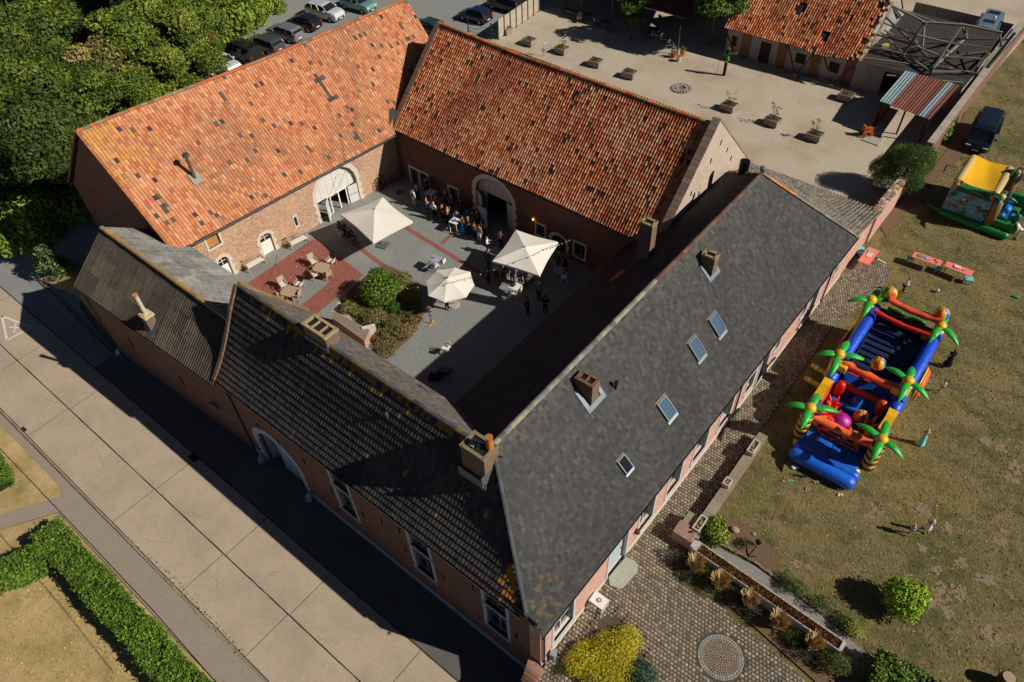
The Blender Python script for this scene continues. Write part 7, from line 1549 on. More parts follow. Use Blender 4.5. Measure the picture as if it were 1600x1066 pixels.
# garden table sets (teak)
TK = hx('b89f88'); CU = hx('dcd8cf')
def chair_proto(name, label, loc, rz, group, frame=TK, cushion=CU, dark_back=None):
    t = thing(name, label, 'chair', loc, rz, group)
    for x, y in ((-.24, -.24), (.24, -.24), (-.24, .24), (.24, .24)): mb = MB(); mb.beam((x, y, 0), (x, y, .62), .045, .045, frame); mb.build('leg', 'wood', t)
    for s in (-1, 1): mb = MB(); mb.beam((s * .26, -.27, .64), (s * .26, .27, .64), .06, .03, frame); mb.build('armrest', 'wood', t)
    mb = MB(); mb.box((0, 0, .42), (.5, .5, .04), 0, frame); mb.build('seat', 'wood', t)
    mb = MB(); mb.box((0, -.01, .47), (.44, .44, .07), 0, cushion); mb.build('cushion', 'cloth', t)
    mb = MB(); M4 = Matrix.Rotation(-.22, 3, 'X'); mb.box((0, .3, .72), (.5, .035, .5), 0, dark_back or frame, M4=M4); mb.build('backrest', 'wood', t)
    return t
def oct_table(name, label, loc, group):
    t = thing(name, label, 'table', loc, .3, group)
    for i in range(7):
        y = -.45 + i * .15; w_ = 1.15 if abs(y) < .35 else .85; mb = MB(); mb.box((0, y, .73), (w_, .14, .035), 0, jit(TK, .06)); mb.build('tabletop_slat', 'wood', t)
    for x, y in ((-.4, -.3), (.4, -.3), (-.4, .3), (.4, .3)): mb = MB(); mb.beam((x, y, 0), (x * .9, y * .9, .71), .06, .06, TK); mb.build('leg', 'wood', t)
    return t
ta, tb_ = G(502, 418, .73), G(452, 455, .73)
oct_table('garden_table', 'teak garden table on the brick terrace nearer the parasol', (ta.x, ta.y, 0), 'teak garden tables'); oct_table('garden_table', 'teak garden table on the brick terrace nearer the black roof', (tb_.x, tb_.y, 0), 'teak garden tables')
ch0 = None
for tc, which, spots in ((ta, 'parasol side table', ((489, 408, 'far left'), (517, 408, 'far right'), (492, 428, 'near left'), (511, 428, 'near right'))), (tb_, 'black roof side table', ((442, 444, 'far left'), (467, 444, 'far right'), (442, 463, 'near left'), (463, 461, 'near right')))):
    for (px, py, w_) in spots:
        p = G(px, py, .45); d = Vector((tc.x - p.x, tc.y - p.y)); rz = math.atan2(d.y, d.x) + PI / 2
        db = hx('4a4038') if 'far right' in w_ else None; lab = f'teak armchair with pale cushion, {w_} of the {which}'
        chair_proto('garden_chair', lab, (p.x, p.y, 0), rz, 'teak chairs on the brick terrace', dark_back=db)
# benches along the barn wall
def bench(label, a, b):
    a, b = G(*a, .45), G(*b, .45); c = (a + b) / 2; d = (b - a); L = d.length; rz = math.atan2(d.y, d.x); t = thing('garden_bench', label, 'bench', (c.x, c.y, 0), rz, 'teak benches against the west barn')
    for s in (-1, 1):
        for y in (-.22, .25): mb = MB(); mb.beam((s * (L / 2 - .05), y, 0), (s * (L / 2 - .05), y, .62), .06, .06, TK); mb.build('leg', 'wood', t)
        mb = MB(); mb.beam((s * (L / 2 - .05), -.25, .64), (s * (L / 2 - .05), .28, .64), .07, .035, TK); mb.build('armrest', 'wood', t)
    for i in range(4): mb = MB(); mb.box((0, -.2 + i * .13, .42), (L, .11, .03), 0, jit(TK, .08)); mb.build('seat_slat', 'wood', t)
    mb = MB(); mb.box((0, -.02, .47), (L * .92, .42, .07), 0, CU); mb.build('cushion', 'cloth', t)
    mb = MB(); mb.box((0, .3, .93), (L, .05, .07), 0, TK); mb.build('back_rail', 'wood', t)
    for i in range(16): mb = MB(); mb.box((-L / 2 + .07 + i * (L - .14) / 15, .29, .68), (.03, .03, .45), 0, jit(TK, .1)); mb.build('back_slat', 'wood', t)
bench('teak bench with cushion left of the white door with red panes', (384, 418), (412, 402)); bench('teak bench with cushion between the red paned door and the arched gate', (452, 382), (480, 368))
# wagon wheel leaning on the wall
def wheel():
    c = Vector((-41.62, 32.7, .62)); c = FW.P(17.55, .6, .1); t = thing('wagon_wheel', 'old rusty wagon wheel leaning against the barn wall', 'wheel', (c.x, c.y, 0)); off = (c.x, c.y, 0); P = lambda a, r: c + Vector((FW.d.x * r * math.cos(a), FW.d.y * r * math.cos(a), r * math.sin(a))) + Vector((.06 + .14 * (1 - math.sin(a)) * r, 0, 0))
    mb = MB(off); mb.tube([P(2 * PI * i / 24, .58) for i in range(25)], .04, 6, hx('6a4030'), cap=False); mb.build('rim', 'wood', t)
    for i in range(12): mb = MB(off); mb.beam(P(2 * PI * i / 12, .06), P(2 * PI * i / 12, .56), .035, .035, hx('5c3a2a')); mb.build('spoke', 'wood', t)
    mb = MB(off); mb.ball(P(0, 0), .1, 8, 6, hx('4a3024')); mb.build('hub', 'wood', t)
wheel()
# high white tables and stools
WH = hx('dfddd8')
def table(name, label, p, w_, l_, h, rz=0, col=WH, group=None, cat='table', items=True, leg=.04):
    t = thing(name, label, cat, (p.x, p.y, 0), rz, group)
    mb = MB(); mb.box((0, 0, h - .02), (w_, l_, .04), 0, col); mb.build('tabletop', 'paint', t)
    for x in (-1, 1):
        for y in (-1, 1): mb = MB(); mb.beam((x * (w_ / 2 - .04), y * (l_ / 2 - .04), 0), (x * (w_ / 2 - .04), y * (l_ / 2 - .04), h - .04), leg, leg, col); mb.build('leg', 'paint', t)
    for x in (-1, 1): mb = MB(); mb.beam((x * (w_ / 2 - .04), -l_ / 2 + .04, .25), (x * (w_ / 2 - .04), l_ / 2 - .04, .25), .03, .03, col); mb.build('stretcher', 'paint', t)
    return t
def onto(label, cat, name, p, z, fn, m='paint', group=None):
    t = MB((p.x, p.y, z)); fn(t, p, z); o = t.build(name, m); o.location = (p.x, p.y, z); return tag(o, label, cat, group)
HT = [(680, 404, 1.05, 'white high table standing alone on the grey paving in the sun', .1), (673, 313 - 13, 1.05, 'high table among the guests nearest the twin barn windows', .1), (711, 345, 1.0, 'white high table with flowers in the middle of the guests', .1), (805, 447, 1.0, 'white high table with flowers under the edge of the square parasol', .1), (872, 421, 1.05, 'grey high table in deep shade right of the parasol', .2), (774, 392, 1.0, 'bluish high table at the shadow edge left of the parasol', .1)]
for (px, py, h, lab, rz) in HT:
    p = G(px, py, h); table('high_table', lab, p, .72, .72, h, rz, WH if 'grey' not in lab and 'blui' not in lab else hx('9aa4b4'), 'high tables in the courtyard')
    def flowers(t, p, z):
        t.tube([p * 1, p + Vector((0, 0, .12))], .035, 8, hx('c8d0d0'))
        for i in range(8): t.ball(p + Vector((random.uniform(-.07, .07), random.uniform(-.07, .07), random.uniform(.12, .22))), .035, 6, 4, random.choice([hx('e0a090'), hx('e8c8b0'), hx('c86858'), hx('5a7a3c')]))
    near = {680: 'lone sunlit high table', 673: 'high table by the twin windows', 711: 'middle high table', 805: 'high table at the parasol edge', 872: 'grey high table in the shade', 774: 'bluish high table'}[px]
    onto(f'small vase of pink flowers on the {near}', 'vase', 'flower_vase', Vector((p.x, p.y, h)), h, flowers, 'matte', 'flower vases on the high tables')
def stool(p, rz, lab, h=.72, group='white bar stools'):
    t = thing('bar_stool', lab, 'stool', (p.x, p.y, 0), rz, group); mb = MB(); mb.box((0, 0, h), (.38, .38, .04), 0, WH); mb.build('seat', 'paint', t); mb = MB(); mb.box((0, .18, h + .17), (.38, .03, .3), 0, WH); mb.build('backrest', 'paint', t)
    for x, y in ((-.17, -.17), (.17, -.17), (-.17, .17), (.17, .17)): mb = MB(); mb.beam((x, y, 0), (x, y, h), .025, .025, WH); mb.build('leg', 'metal', t)
stool(G(691, 409, .75), -1.4, 'white bar stool at the right of the lone sunlit high table'); stool(G(681, 414, .75), 3.0, 'white bar stool in front of the lone sunlit high table')
stool(G(811, 453, .75), -1.2, 'white bar stool right of the table at the parasol edge'); stool(G(800, 458, .75), 2.8, 'white bar stool in front of the table at the parasol edge'); stool(G(881, 432, .75), -1, 'grey bar stool beside the shaded high table'); stool(G(866, 409, .75), 1.5, 'white bar stool left of the shaded high table')
# buffet counter with a white panel
p = G(754, 338, 1.1); t = thing('display_board', 'pale blue panel standing at the buffet beside the dark barn door', 'panel', (p.x, p.y, 0), .1); mb = MB(); mb.box((0, 0, 1.0), (.85, .05, 1.9), 0, hx('aebcd0')); mb.build('panel', 'paint', t)
for s in (-.35, .35): mb = MB(); mb.box((s, .1, .03), (.06, .5, .06), 0, hx('6a7078')); mb.build('foot', 'metal', t)
p = G(738, 334, .95); table('buffet_table', 'dark clothed buffet table near the barn wall', p, 2.0, .7, .95, 0, hx('3c4856'))
for k, (px, py) in enumerate(((730, 331), (738, 334), (746, 338))):
    q = G(px, py, .95); onto(['left chrome buffet dish on the dark buffet table', 'middle chrome buffet dish on the dark buffet table', 'right chrome buffet dish on the dark buffet table'][k], 'dish', 'buffet_dish', q, .95, lambda t, p, z: t.ball(p + Vector((0, 0, .02)), .2, 10, 6, hx('8fa4b4'), (1, .7, .5)), 'metal', 'buffet dishes')
# heater foot, sign post, high chair, tub, etc
p = G(624, 301); t = thing('parasol_stand', 'round dark parasol foot standing empty near the twin windows', 'parasol foot', (p.x, p.y, 0)); mb = MB(); mb.tube([(0, 0, 0), (0, 0, .08)], [.38, .34], 16, hx('5a5e64')); mb.build('plate', 'stone', t); mb = MB(); mb.tube([(0, 0, .08), (0, 0, .45)], .03, 8, hx('3a3e44')); mb.build('socket', 'metal', t)
p = G(674, 506); t = thing('signpost', 'thin wooden stand with little pastel signs beside the octagonal parasol', 'sign stand', (p.x, p.y, 0), .3)
mb = MB(); mb.beam((0, 0, 0), (0, 0, 1.75), .045, .045, hx('3a3430')); mb.build('pole', 'wood', t)
for a in (0, PI / 2): mb = MB(); mb.beam((-.32 * math.cos(a), -.32 * math.sin(a), .03), (.32 * math.cos(a), .32 * math.sin(a), .03), .08, .05, hx('d0a868')); mb.build('foot', 'wood', t)
for i, (z, c, s) in enumerate(((1.62, 'd8e0c8', 1), (1.45, 'e8d0b0', -1), (1.28, 'c89078', 1), (1.1, 'e0dcd4', -1), (.92, 'b8c8d8', 1))): mb = MB(); mb.box((s * .07, -.035, z), (.3, .02, .12), 0, hx(c)); mb.build('sign_board', 'paint', t)
# planters in the yard
def planter(px, py, lab, plant, grp='grey plank planters in the gravel yard'):
    g = G(px, py); t = thing('plank_planter', lab, 'planter', (g.x, g.y, 0), random.uniform(-.08, .08), grp); c = hx('8f8a80')
    for k in range(3):
        for (a, b) in (((0, -.5, .2 + k * .19), (1.3, .05, .175)), ((0, .5, .2 + k * .19), (1.3, .05, .175)), ((-.63, 0, .2 + k * .19), (.05, .95, .175)), ((.63, 0, .2 + k * .19), (.05, .95, .175))): mb = MB(); mb.box(a, b, 0, jit(c, .1)); mb.build('plank', 'wood', t)
    for x in (-.5, .5): mb = MB(); mb.box((x, 0, .05), (.12, .9, .1), 0, hx('6a645a')); mb.build('skid', 'wood', t)
    mb = MB(); mb.box((0, 0, .58), (1.2, .95, .03), 0); mb.build('earth', 'soil', t)
    pal = {'g': [hx('5a6a34'), hx('6f7c40'), hx('46582c')], 'b': [hx('6a5c3c'), hx('7d6c48'), hx('54492e')], 'd': [hx('3c4a28'), hx('4c5a30'), hx('2f3a20')]}[plant[0]]
    mb = MB(); mb.block(*blob_leaves([((random.uniform(-.4, .4), random.uniform(-.25, .25), .68), (.3, .25, .16)) for _ in range(6)], 900, .055, pal, [1, 1, 1], jit_=1.0, aspect=.3)); mb.build('plants', 'leaf', t)
    if len(plant) > 1:
        mb = MB(); bl = []
        for i in range(7):
            e = Vector((random.uniform(-.5, .5), random.uniform(-.3, .3), random.uniform(1.1, 1.9))); mb.tube([(0, 0, .6), e * .5 + Vector((0, 0, .35)), e], [.02, .015, .006], 4, hx('5c4a38'), cap=False); bl.append((tuple(e), (.16, .16, .14)))
        mb.build('twigs', 'wood', t); mb = MB(); mb.block(*blob_leaves(bl, 700, .06, [hx('7d6a40'), hx('6f7034'), hx('94703c')] if plant[1] != 't' else [hx('6f7c50'), hx('8a9460')], [1, 1, 1] if plant[1] != 't' else [1, 1], jit_=1.2)); mb.build('young_leaves', 'leaf', t)
for a in ((790, 52, 'plank planter with bare earth against the plank fence', 'b'), (827, 70, 'plank planter with low brown heath, second from the fence', 'b'), (878, 83, 'plank planter with a rusty leaved bush above grey green plants', 'gb'), (930, 103, 'plank planter with half empty dark earth, fourth from the fence', 'd'), (983, 121, 'plank planter full of grey green lavender, before the fire ring', 'd'),
          (1138, 172, 'plank planter with thin stems and low green plants, left of three', 'dt'), (1206, 195, 'plank planter holding a young tree with brown leaves, middle of three', 'gb'), (1271, 218, 'plank planter with a tall thin sapling, right of three', 'dt'), (1320, 156, 'plank planter with a dome of brown dry heather near the white barn wall', 'b')): planter(*a)
# fire ring
g = G(1065, 139); t = thing('fire_ring', 'round fire pit ringed with rough grey stones in the gravel', 'fire pit', (g.x, g.y, 0))
for r, n in ((.85, 18), (.5, 12)):
    for i in range(n): a = 2 * PI * i / n; mb = MB(); mb.box((r * math.cos(a), r * math.sin(a), .07), (.24, .2, .17), a + random.uniform(-.3, .3), jit(hx('9a9488'), .15)); mb.build('stone', 'stone', t)
mb = MB(); mb.tube([(0, 0, 0), (0, 0, .05)], .4, 14, hx('4a3230')); mb.build('ash_bed', 'soil', t)
# wooden cross with climbing plant, glass sign, pots, well, flat cross
g = G(1131, 118); t = thing('wooden_cross', 'dark wooden post figure draped with green cloth in the gravel yard', 'wayside cross', (g.x, g.y, 0), .0)
mb = MB(); mb.beam((0, 0, 0), (0, 0, 2.6), .28, .22, hx('2a1e18')); mb.build('post', 'wood', t); mb = MB(); mb.beam((-.5, 0, 2.0), (.85, 0, 2.5), .09, .09, hx('9a8a70')); mb.build('arm', 'wood', t); mb = MB(); mb.beam((-.3, -.05, 2.6), (.2, -.05, 1.6), .3, .2, hx('2c7a40')); mb.build('green_drape', 'cloth', t); mb = MB(); mb.box((0, -.1, 1.5), (.32, .1, .25), 0, hx('c8882c')); mb.build('yellow_band', 'cloth', t)
mb = MB(); mb.ball((0, 0, 2.72), .13, 8, 6, hx('a8442c')); mb.build('red_top', 'cloth', t); mb = MB(); mb.tube([(-.75, 0, 0), (-.75, 0, 2.3)], .02, 5, (.05, .05, .05)); mb.tube([(-.75, 0, 2.3), (-.1, 0, 2.35)], .02, 5, (.05, .05, .05)); mb.build('iron_rod', 'metal', t)
g = G(850, 88); t = thing('yard_lamp', 'small white lamp on a thin post in the gravel by the barn ridge', 'lamp post', (g.x, g.y, 0)); mb = MB(); mb.tube([(0, 0, 0), (0, 0, 1.1)], .03, 6, hx('8a8c90')); mb.build('post', 'metal', t); mb = MB(); mb.box((.1, .1, 1.25), (.35, .12, .3), .6, hx('e0e2e4')); mb.build('lamp_head', 'paint', t)
for k, (px, py, c, lab) in enumerate(((1052, 90, 'b5623c', 'terracotta pot at the foot of the terrace corner post'), (1066, 88, 'c07048', 'paler terracotta pot right of the terrace corner post'), (1060, 96, 'c8c0b4', 'white metal churn before the terracotta pots'))):
    g = G(px, py); t = thing('plant_pot', lab, 'pot', (g.x, g.y, 0), 0, 'pots at the terrace corner'); mb = MB(); mb.tube([(0, 0, 0), (0, 0, .5), (0, 0, .56)], [.2, .3, .32], 12, hx(c)); mb.build('pot_body', 'stone', t); mb = MB(); mb.tube([(0, 0, .56), (0, 0, .57)], .27, 12, hx('3a2c20')); mb.build('earth', 'soil', t)
    if k < 2: mb = MB(); mb.block(*blob_leaves([((0, 0, .75), (.35, .35, .3))], 900, .06, GREENS, P1)); mb.build('leaves', 'leaf', t)
# small broken cart / red tractor toy and slab
g = G(1352, 212); t = thing('orange_cart', 'small orange wooden cart standing beside a concrete slab', 'cart', (g.x, g.y, 0), .8)
for a in (((0, 0, .45), (.9, .5, .08), 'b5623c'), ((-.3, 0, .75), (.1, .5, .5), 'c0703c'), ((.2, .0, .65), (.5, .35, .25), 'a8502c')): mb = MB(); mb.box(a[0], a[1], 0, hx(a[2])); mb.build('board', 'wood', t)
for x in (-.3, .35):
    for y in (-.3, .3): mb = MB(); mb.tube([(x, y - .03, .22), (x, y + .03, .22)], .22, 12, hx('8a4428')); mb.build('wheel', 'wood', t)
mb = MB(); mb.beam((.4, 0, .5), (1.1, .2, .9), .05, .05, hx('94603c')); mb.build('handle', 'wood', t)
q = gp2([(1352, 218), (1384, 226), (1372, 232), (1345, 222)]); mb = MB(); P_ = gp2([(1358, 212), (1383, 214), (1372, 229), (1345, 219)]); mb.prism(P_, .005, .08, hx('a39c90')); tag(mb.build('concrete_plate', 'stone'), 'pale concrete plate on the gravel next to the orange cart', 'slab')
# beams lying along the cottage
mb = MB(); a, b = G(1250, 120, .1), G(1345, 148, .1); mb.beam(a, b, .18, .16, hx('8f8a7c')); tag(mb.build('timber_beam', 'wood'), 'long weathered timber beam lying in front of the cottage', 'beam')
# blue sign / thing on street, bin, dish
p = G(186, 553, -1.0); t = thing('street_sign', 'round blue traffic sign seen from above at the outbuilding corner', 'traffic sign', (p.x, p.y, ZS)); mb = MB(); mb.tube([(0, 0, 0), (0, 0, 2.0)], .03, 8, hx('8a8e92')); mb.build('post', 'metal', t)
mb = MB(); rr = Matrix.Rotation(.9, 3, 'X'); mb.add([rr @ Vector((.27 * math.cos(2 * PI * i / 16), .27 * math.sin(2 * PI * i / 16), 0)) + Vector((0, -.04, 1.9)) for i in range(16)] + [rr @ Vector((.27 * math.cos(2 * PI * i / 16), .27 * math.sin(2 * PI * i / 16), -.02)) + Vector((0, -.04, 1.9)) for i in range(16)], [tuple(range(16)), tuple(range(31, 15, -1))] + [(i, i + 16, (i + 1) % 16 + 16, (i + 1) % 16) for i in range(16)], hx('1d5cc0')); so_ = mb.build('sign_plate', 'paint', t)
mb = MB(); mb.add([rr @ Vector(q) + Vector((0, -.04, 1.9)) for q in ((-.16, -.03, .005), (.08, -.03, .005), (.08, -.09, .005), (.18, 0, .005), (.08, .09, .005), (.08, .03, .005), (-.16, .03, .005))], [tuple(range(7))], hx('d8e0e8')); mb.build('arrow', 'paint', so_)
p = G(6, 388, -1.8); t = thing('bike_rack', 'small pale blue metal rack at the left edge of the lane', 'rack', (p.x + .6, p.y, ZS + .15), .4)
for y in (-.3, .3): mb = MB(); mb.tube([(-.4, y, 0), (-.4, y, .7), (.4, y, .7), (.4, y, 0)], .025, 6, hx('8ea4b4')); mb.build('hoop', 'metal', t)
mb = MB(); mb.tube([(-.4, -.3, .35), (-.4, .3, .35)], .02, 6, hx('8ea4b4')); mb.build('rail', 'metal', t)
# small side table on the cobbles
p = G(936, 938, .75); table('side_table', 'small white square table on the cobbles by the farmhouse window', p, .8, .62, .75, 0, hx('e6e4e0'))
onto('round brown ashtray on the small white side table', 'ashtray', 'ashtray', Vector((p.x, p.y, .75)), .75, lambda t, q, z: (t.tube([q, q + Vector((0, 0, .03))], [.1, .12], 12, hx('8a6a5a')), t.tube([q + Vector((0, 0, .031)), q + Vector((0, 0, .034))], .06, 10, hx('d8d0c8'))), 'paint')
p = G(861, 1029); mb = MB((p.x, p.y, 0)); mb.box((p.x + .05, p.y + .1, .3), (.25, .3, .6), .2, hx('8f979c')); tag(mb.build('meter_box', 'paint'), 'small grey utility box at the foot of the corner downpipe', 'utility box').location = (p.x, p.y, 0)
# folding tables on the lawn, pink and turquoise
PK, TQ = hx('ee8072'), hx('7ac4cc')
def ftable(a, b, wd, lab, dirs=1):
    a, b = G(*a, .74), G(*b, .74); c = (a + b) / 2; d = b - a; L = d.length; rz = math.atan2(d.y, d.x); t = thing('folding_table', lab, 'table', (c.x, c.y, 0), rz, 'pink folding tables'); mb = MB(); mb.box((0, 0, .73), (L, wd, .035), 0, PK); mb.build('tabletop', 'paint', t)
    for x in (-L / 2 + .12, L / 2 - .12):
        for y in (-wd / 2 + .06, wd / 2 - .06): mb = MB(); mb.beam((x, y, 0), (x * .9, y, .7), .03, .03, hx('6a4a4a')); mb.build('leg', 'metal', t)
    return c, d.normalized()
def box_on(c, d, s, k, dims, col, lab, cat, name, z=.75):
    p = c + d * s + Vector((-d.y, d.x, 0)) * k; mb = MB((p.x, p.y, z)); mb.box((p.x, p.y, z + dims[2] / 2), dims, math.atan2(d.y, d.x) + .1, col); o = mb.build(name, 'matte'); o.location = (p.x, p.y, z); tag(o, lab, cat)
c, d = ftable((1427, 397), (1471, 412), .7, 'left pink folding table of the pair on the lawn')
for s, k, dm, col, lab in ((-.5, 0, (.3, .3, .05), '5a8a6a', 'green game board'), (-.2, .05, (.3, .25, .04), '8a8aa8', 'grey tray'), (.05, 0, (.35, .3, .05), 'a8a0b8', 'pale grey tray'), (.5, .1, (.15, .08, .06), '2a2a30', 'small black toy car'), (.65, -.1, (.12, .08, .06), '3a3a44', 'small dark toy')): box_on(c, d, s, k, dm, hx(col), lab + ' on the left pink table', 'toy', 'table_game')
c, d = ftable((1478, 412), (1520, 428), .7, 'right pink folding table of the pair on the lawn')
box_on(c, d, -.15, .05, (.4, .3, .08), hx('d8d4d8'), 'white craft box on the right pink table', 'toy', 'table_game'); box_on(c, d, .3, 0, (.2, .12, .05), hx('d88a7a'), 'small pinkish toy on the right pink table', 'toy', 'table_game')
c, d = ftable((1349, 411), (1366, 389), .8, 'pink folding table on the cobbles near the farmhouse wall')
box_on(c, d, .1, 0, (.6, .35, .04), hx('d8c8a0'), 'cream tray on the pink table by the farmhouse', 'tray', 'table_game'); box_on(c, d, .5, .1, (.35, .3, .05), hx('9aa0b8'), 'bluish papers on the pink table by the farmhouse', 'papers', 'table_game')
def tqbox(px, py, lab, h=.4, w_=.5): p = G(px, py, h); t = thing('turquoise_stool', lab, 'stool', (p.x, p.y, 0), .4, 'turquoise plastic stools'); mb = MB(); mb.box((0, 0, h - .03), (w_, w_, .06), 0, TQ); mb.build('seat', 'paint', t); [(lambda m: (m.box((x, y, h / 2 - .03), (.07, .07, h - .06), 0, TQ), m.build('leg', 'paint', t)))(MB()) for x in (-w_ / 2 + .06, w_ / 2 - .06) for y in (-w_ / 2 + .06, w_ / 2 - .06)]
tqbox(1345, 388, 'turquoise stool against the farmhouse wall beside the pink table'); tqbox(1350, 398 - 4, 'second turquoise stool tucked behind the pink table by the wall'); tqbox(1515, 435, 'turquoise stool at the right end of the right pink table'); tqbox(1467, 418, 'greyish turquoise stool between the two lawn tables', .4, .4); tqbox(1422, 402, 'turquoise stool at the left end of the left pink table', .35, .35)
# wooden plank on cobbles near tables
mb = MB(); a, b = G(1371, 405, .05), G(1384, 412, .05); mb.beam(a, b, .12, .06, hx('d8d0bc')); tag(mb.build('loose_plank', 'wood'), 'short pale plank lying on the cobbles beside the pink table', 'plank')
# balls and litter
def ball(px, py, r, c, lab, cat='ball', c2=None):
    p = G(px, py, r); mb = MB((p.x, p.y, p.z)); mb.ball(p, r, 12, 8, colf=lambda j, k: c if (k // 3) % 2 else (c2 or c)); o = mb.build('play_ball', 'vinyl', smooth=True); o.location = p; tag(o, lab, cat)
ball(1465, 454, .14, hx('8ab0b8'), 'pale blue ball lying on the lawn behind the obstacle course', c2=hx('d0d8d8'))
p = G(1588, 464, .04); mb = MB((p.x, p.y, 0)); mb.ball((p.x, p.y, .05), .22, 10, 5, hx('2fa04a'), (1.2, .6, .25)); tag(mb.build('green_toy', 'vinyl'), 'small bright green toy lying on the lawn at the right edge', 'toy').location = (p.x, p.y, 0)
for k, (px, py, c, dm, lab) in enumerate(((1241, 732, 'e0dcd8', (.3, .25, .12), 'crumpled white bag'), (1243, 744, '2a2a30', (.22, .12, .08), 'pair of black shoes nearest the white bag'), (1254, 746, '1c1c22', (.24, .12, .08), 'pair of black shoes right of the first pair'), (1227, 748, 'b89060', (.2, .08, .05), 'tan sandal'), (1234, 752, '7ab0a0', (.2, .14, .06), 'green towel'), (1225, 753, 'c8a078', (.2, .1, .05), 'beige sandal lowest on the left'), (1274, 754, '9a9a98', (.22, .12, .07), 'grey shoes in front of the blue step'), (1297, 759, '28407a', (.2, .12, .07), 'dark blue shoes under the blue step'), (1261, 765, 'c89068', (.1, .25, .05), 'light brown sandal lying alone'), (1311, 766, 'e8e4e0', (.16, .12, .06), 'white shoe nearest the pad corner'), (1312, 774, 'd8c8b0', (.14, .25, .05), 'pale long shoe below the pad'))):
    p = G(px, py); mb = MB((p.x, p.y, 0)); mb.ball((p.x - .05, p.y, dm[2] * .5), .5, 8, 5, hx(c), (dm[0], dm[1], dm[2])); mb.ball((p.x + .07, p.y + .1, dm[2] * .5), .5, 8, 5, jit(hx(c), .1), (dm[0], dm[1] * .8, dm[2])); tag(mb.build('shoes' if 'sho' in lab or 'sandal' in lab else 'bag', 'matte'), lab + ' on the grass before the inflatable', 'shoes' if 'sho' in lab or 'sandal' in lab else 'bag', 'shoes and bags left by the inflatable').location = (p.x, p.y, 0)
# barrel at the right edge, small garden figure frame
p = G(1578, 1058, .9); t = thing('wooden_barrel', 'weathered wooden barrel table at the right bottom edge of the lawn', 'barrel', (p.x, p.y, 0)); 
for i in range(16):
    a = 2 * PI * i / 16; mb = MB(); vs = []
    for z, r in ((0, .27), (.25, .33), (.45, .35), (.65, .33), (.88, .28)):
        for da in (-.19, .19): vs.append((r * math.cos(a + da), r * math.sin(a + da), z))
    mb.add(vs, [(2 * k, 2 * k + 1, 2 * k + 3, 2 * k + 2) for k in range(4)], jit(hx('6a5440'), .12)); mb.build('stave', 'wood', t)
for z, r in ((.12, .305), (.32, .35), (.6, .35), (.8, .31)): mb = MB(); mb.tube([(0, 0, z - .02), (0, 0, z + .02)], r, 20, (.05, .05, .05), cap=False); mb.build('hoop', 'metal', t)
mb = MB(); mb.tube([(0, 0, .85), (0, 0, .87)], .27, 18, hx('a8927a')); mb.build('lid', 'wood', t)
p = G(1168, 870); t = thing('garden_spotlight', 'low dark garden lamp and bent metal frame on the soil corner', 'garden lamp', (p.x, p.y, 0)); mb = MB(); mb.tube([(0, 0, 0), (.1, .5, .3), (.1, .75, .35)], .03, 6, (.02, .02, .02)); mb.tube([(0, 0, .05), (.35, .25, .05)], .03, 6, (.02, .02, .02)); mb.build('frame', 'metal', t); mb = MB(); mb.ball((.1, .9, .35), .17, 8, 6, (.03, .025, .03), (1, .8, 1.2)); mb.build('lamp_head', 'metal', t)
for k, (px, py, r) in enumerate(((1148, 829, .25), (1128, 822, .18), (1163, 845, .14), (1178, 835, .12))):
    p = G(px, py); mb = MB((p.x, p.y, 0)); mb.ball((p.x, p.y, r * .3), r, 9, 6, hx('a3937c'), (1, .8, .5)); tag(mb.build('field_stone', 'stone'), ['largest tan field stone at the lawn corner', 'tan stone close to the yellow bush', 'small stone beside the garden lamp', 'smallest stone at the edge of the lawn'][k], 'stone', 'field stones at the lawn corner').location = (p.x, p.y, 0)
# electric cable over the garden
t = thing('overhead_cable', 'black overhead cable crossing the lower left corner', 'cable', tuple(G(-20, 680, 4))); mb = MB(tuple(G(-20, 680, 4))); mb.tube([G(-20, 680, 4), G(130, 838, 4), G(240, 955, 4), G(345, 1075, 4)], .022, 6, (.01, .01, .01)); mb.build('cable', 'string', t)
# dark bench items in the shaded court
for (px, py, lab, c) in ((695, 580, 'blue grey low crate in the deep shade of the farmhouse', '5a6a7c'), (680, 590, 'dark sack beside the crate in the deep shade', '2a2622')):
    p = G(px, py, .2); mb = MB((p.x, p.y, 0)); 
    if 'crate' in lab:
        for s in (-.17, .17): mb.box((p.x, p.y + s, .2), (.75, .05, .38), .5, hx(c))
        mb.box((p.x, p.y, .38), (.75, .42, .05), .5, hx(c))
    else: mb.ball((p.x, p.y, .28), .4, 9, 6, hx(c), (1, .8, .8))
    tag(mb.build('crate' if 'crate' in lab else 'sack', 'matte'), lab, 'crate' if 'crate' in lab else 'sack').location = (p.x, p.y, 0)
# dark terrace furniture far away
k = 0
for (px, py, w_) in ((894, 18, 'leftmost'), (915, 22, 'second from left'), (944, 34, 'third from left'), (1022, 45, 'right hand')):
    p = G(px, py, .7); table('terrace_table', f'{w_} dark wooden table in the shade of the covered terrace', p, 1.2, .8, .74, .2, hx('4a4038'), 'tables under the covered terrace')
for (px, py, w_) in ((884, 14, 'first chair from the left'), (905, 30, 'second chair from the left'), (932, 38, 'third chair from the left'), (956, 45, 'fourth chair from the left'), (1010, 58, 'chair next to the leafy tree'), (1034, 30, 'sunlit chair at the right end'), (1040, 60, 'chair by the corner post')):
    p = G(px, py, .4); chair_proto('terrace_chair', w_ + ' under the covered terrace', (p.x, p.y, 0), random.uniform(0, 6), 'chairs under the covered terrace', frame=hx('5a5048'), cushion=hx('6a6258'))
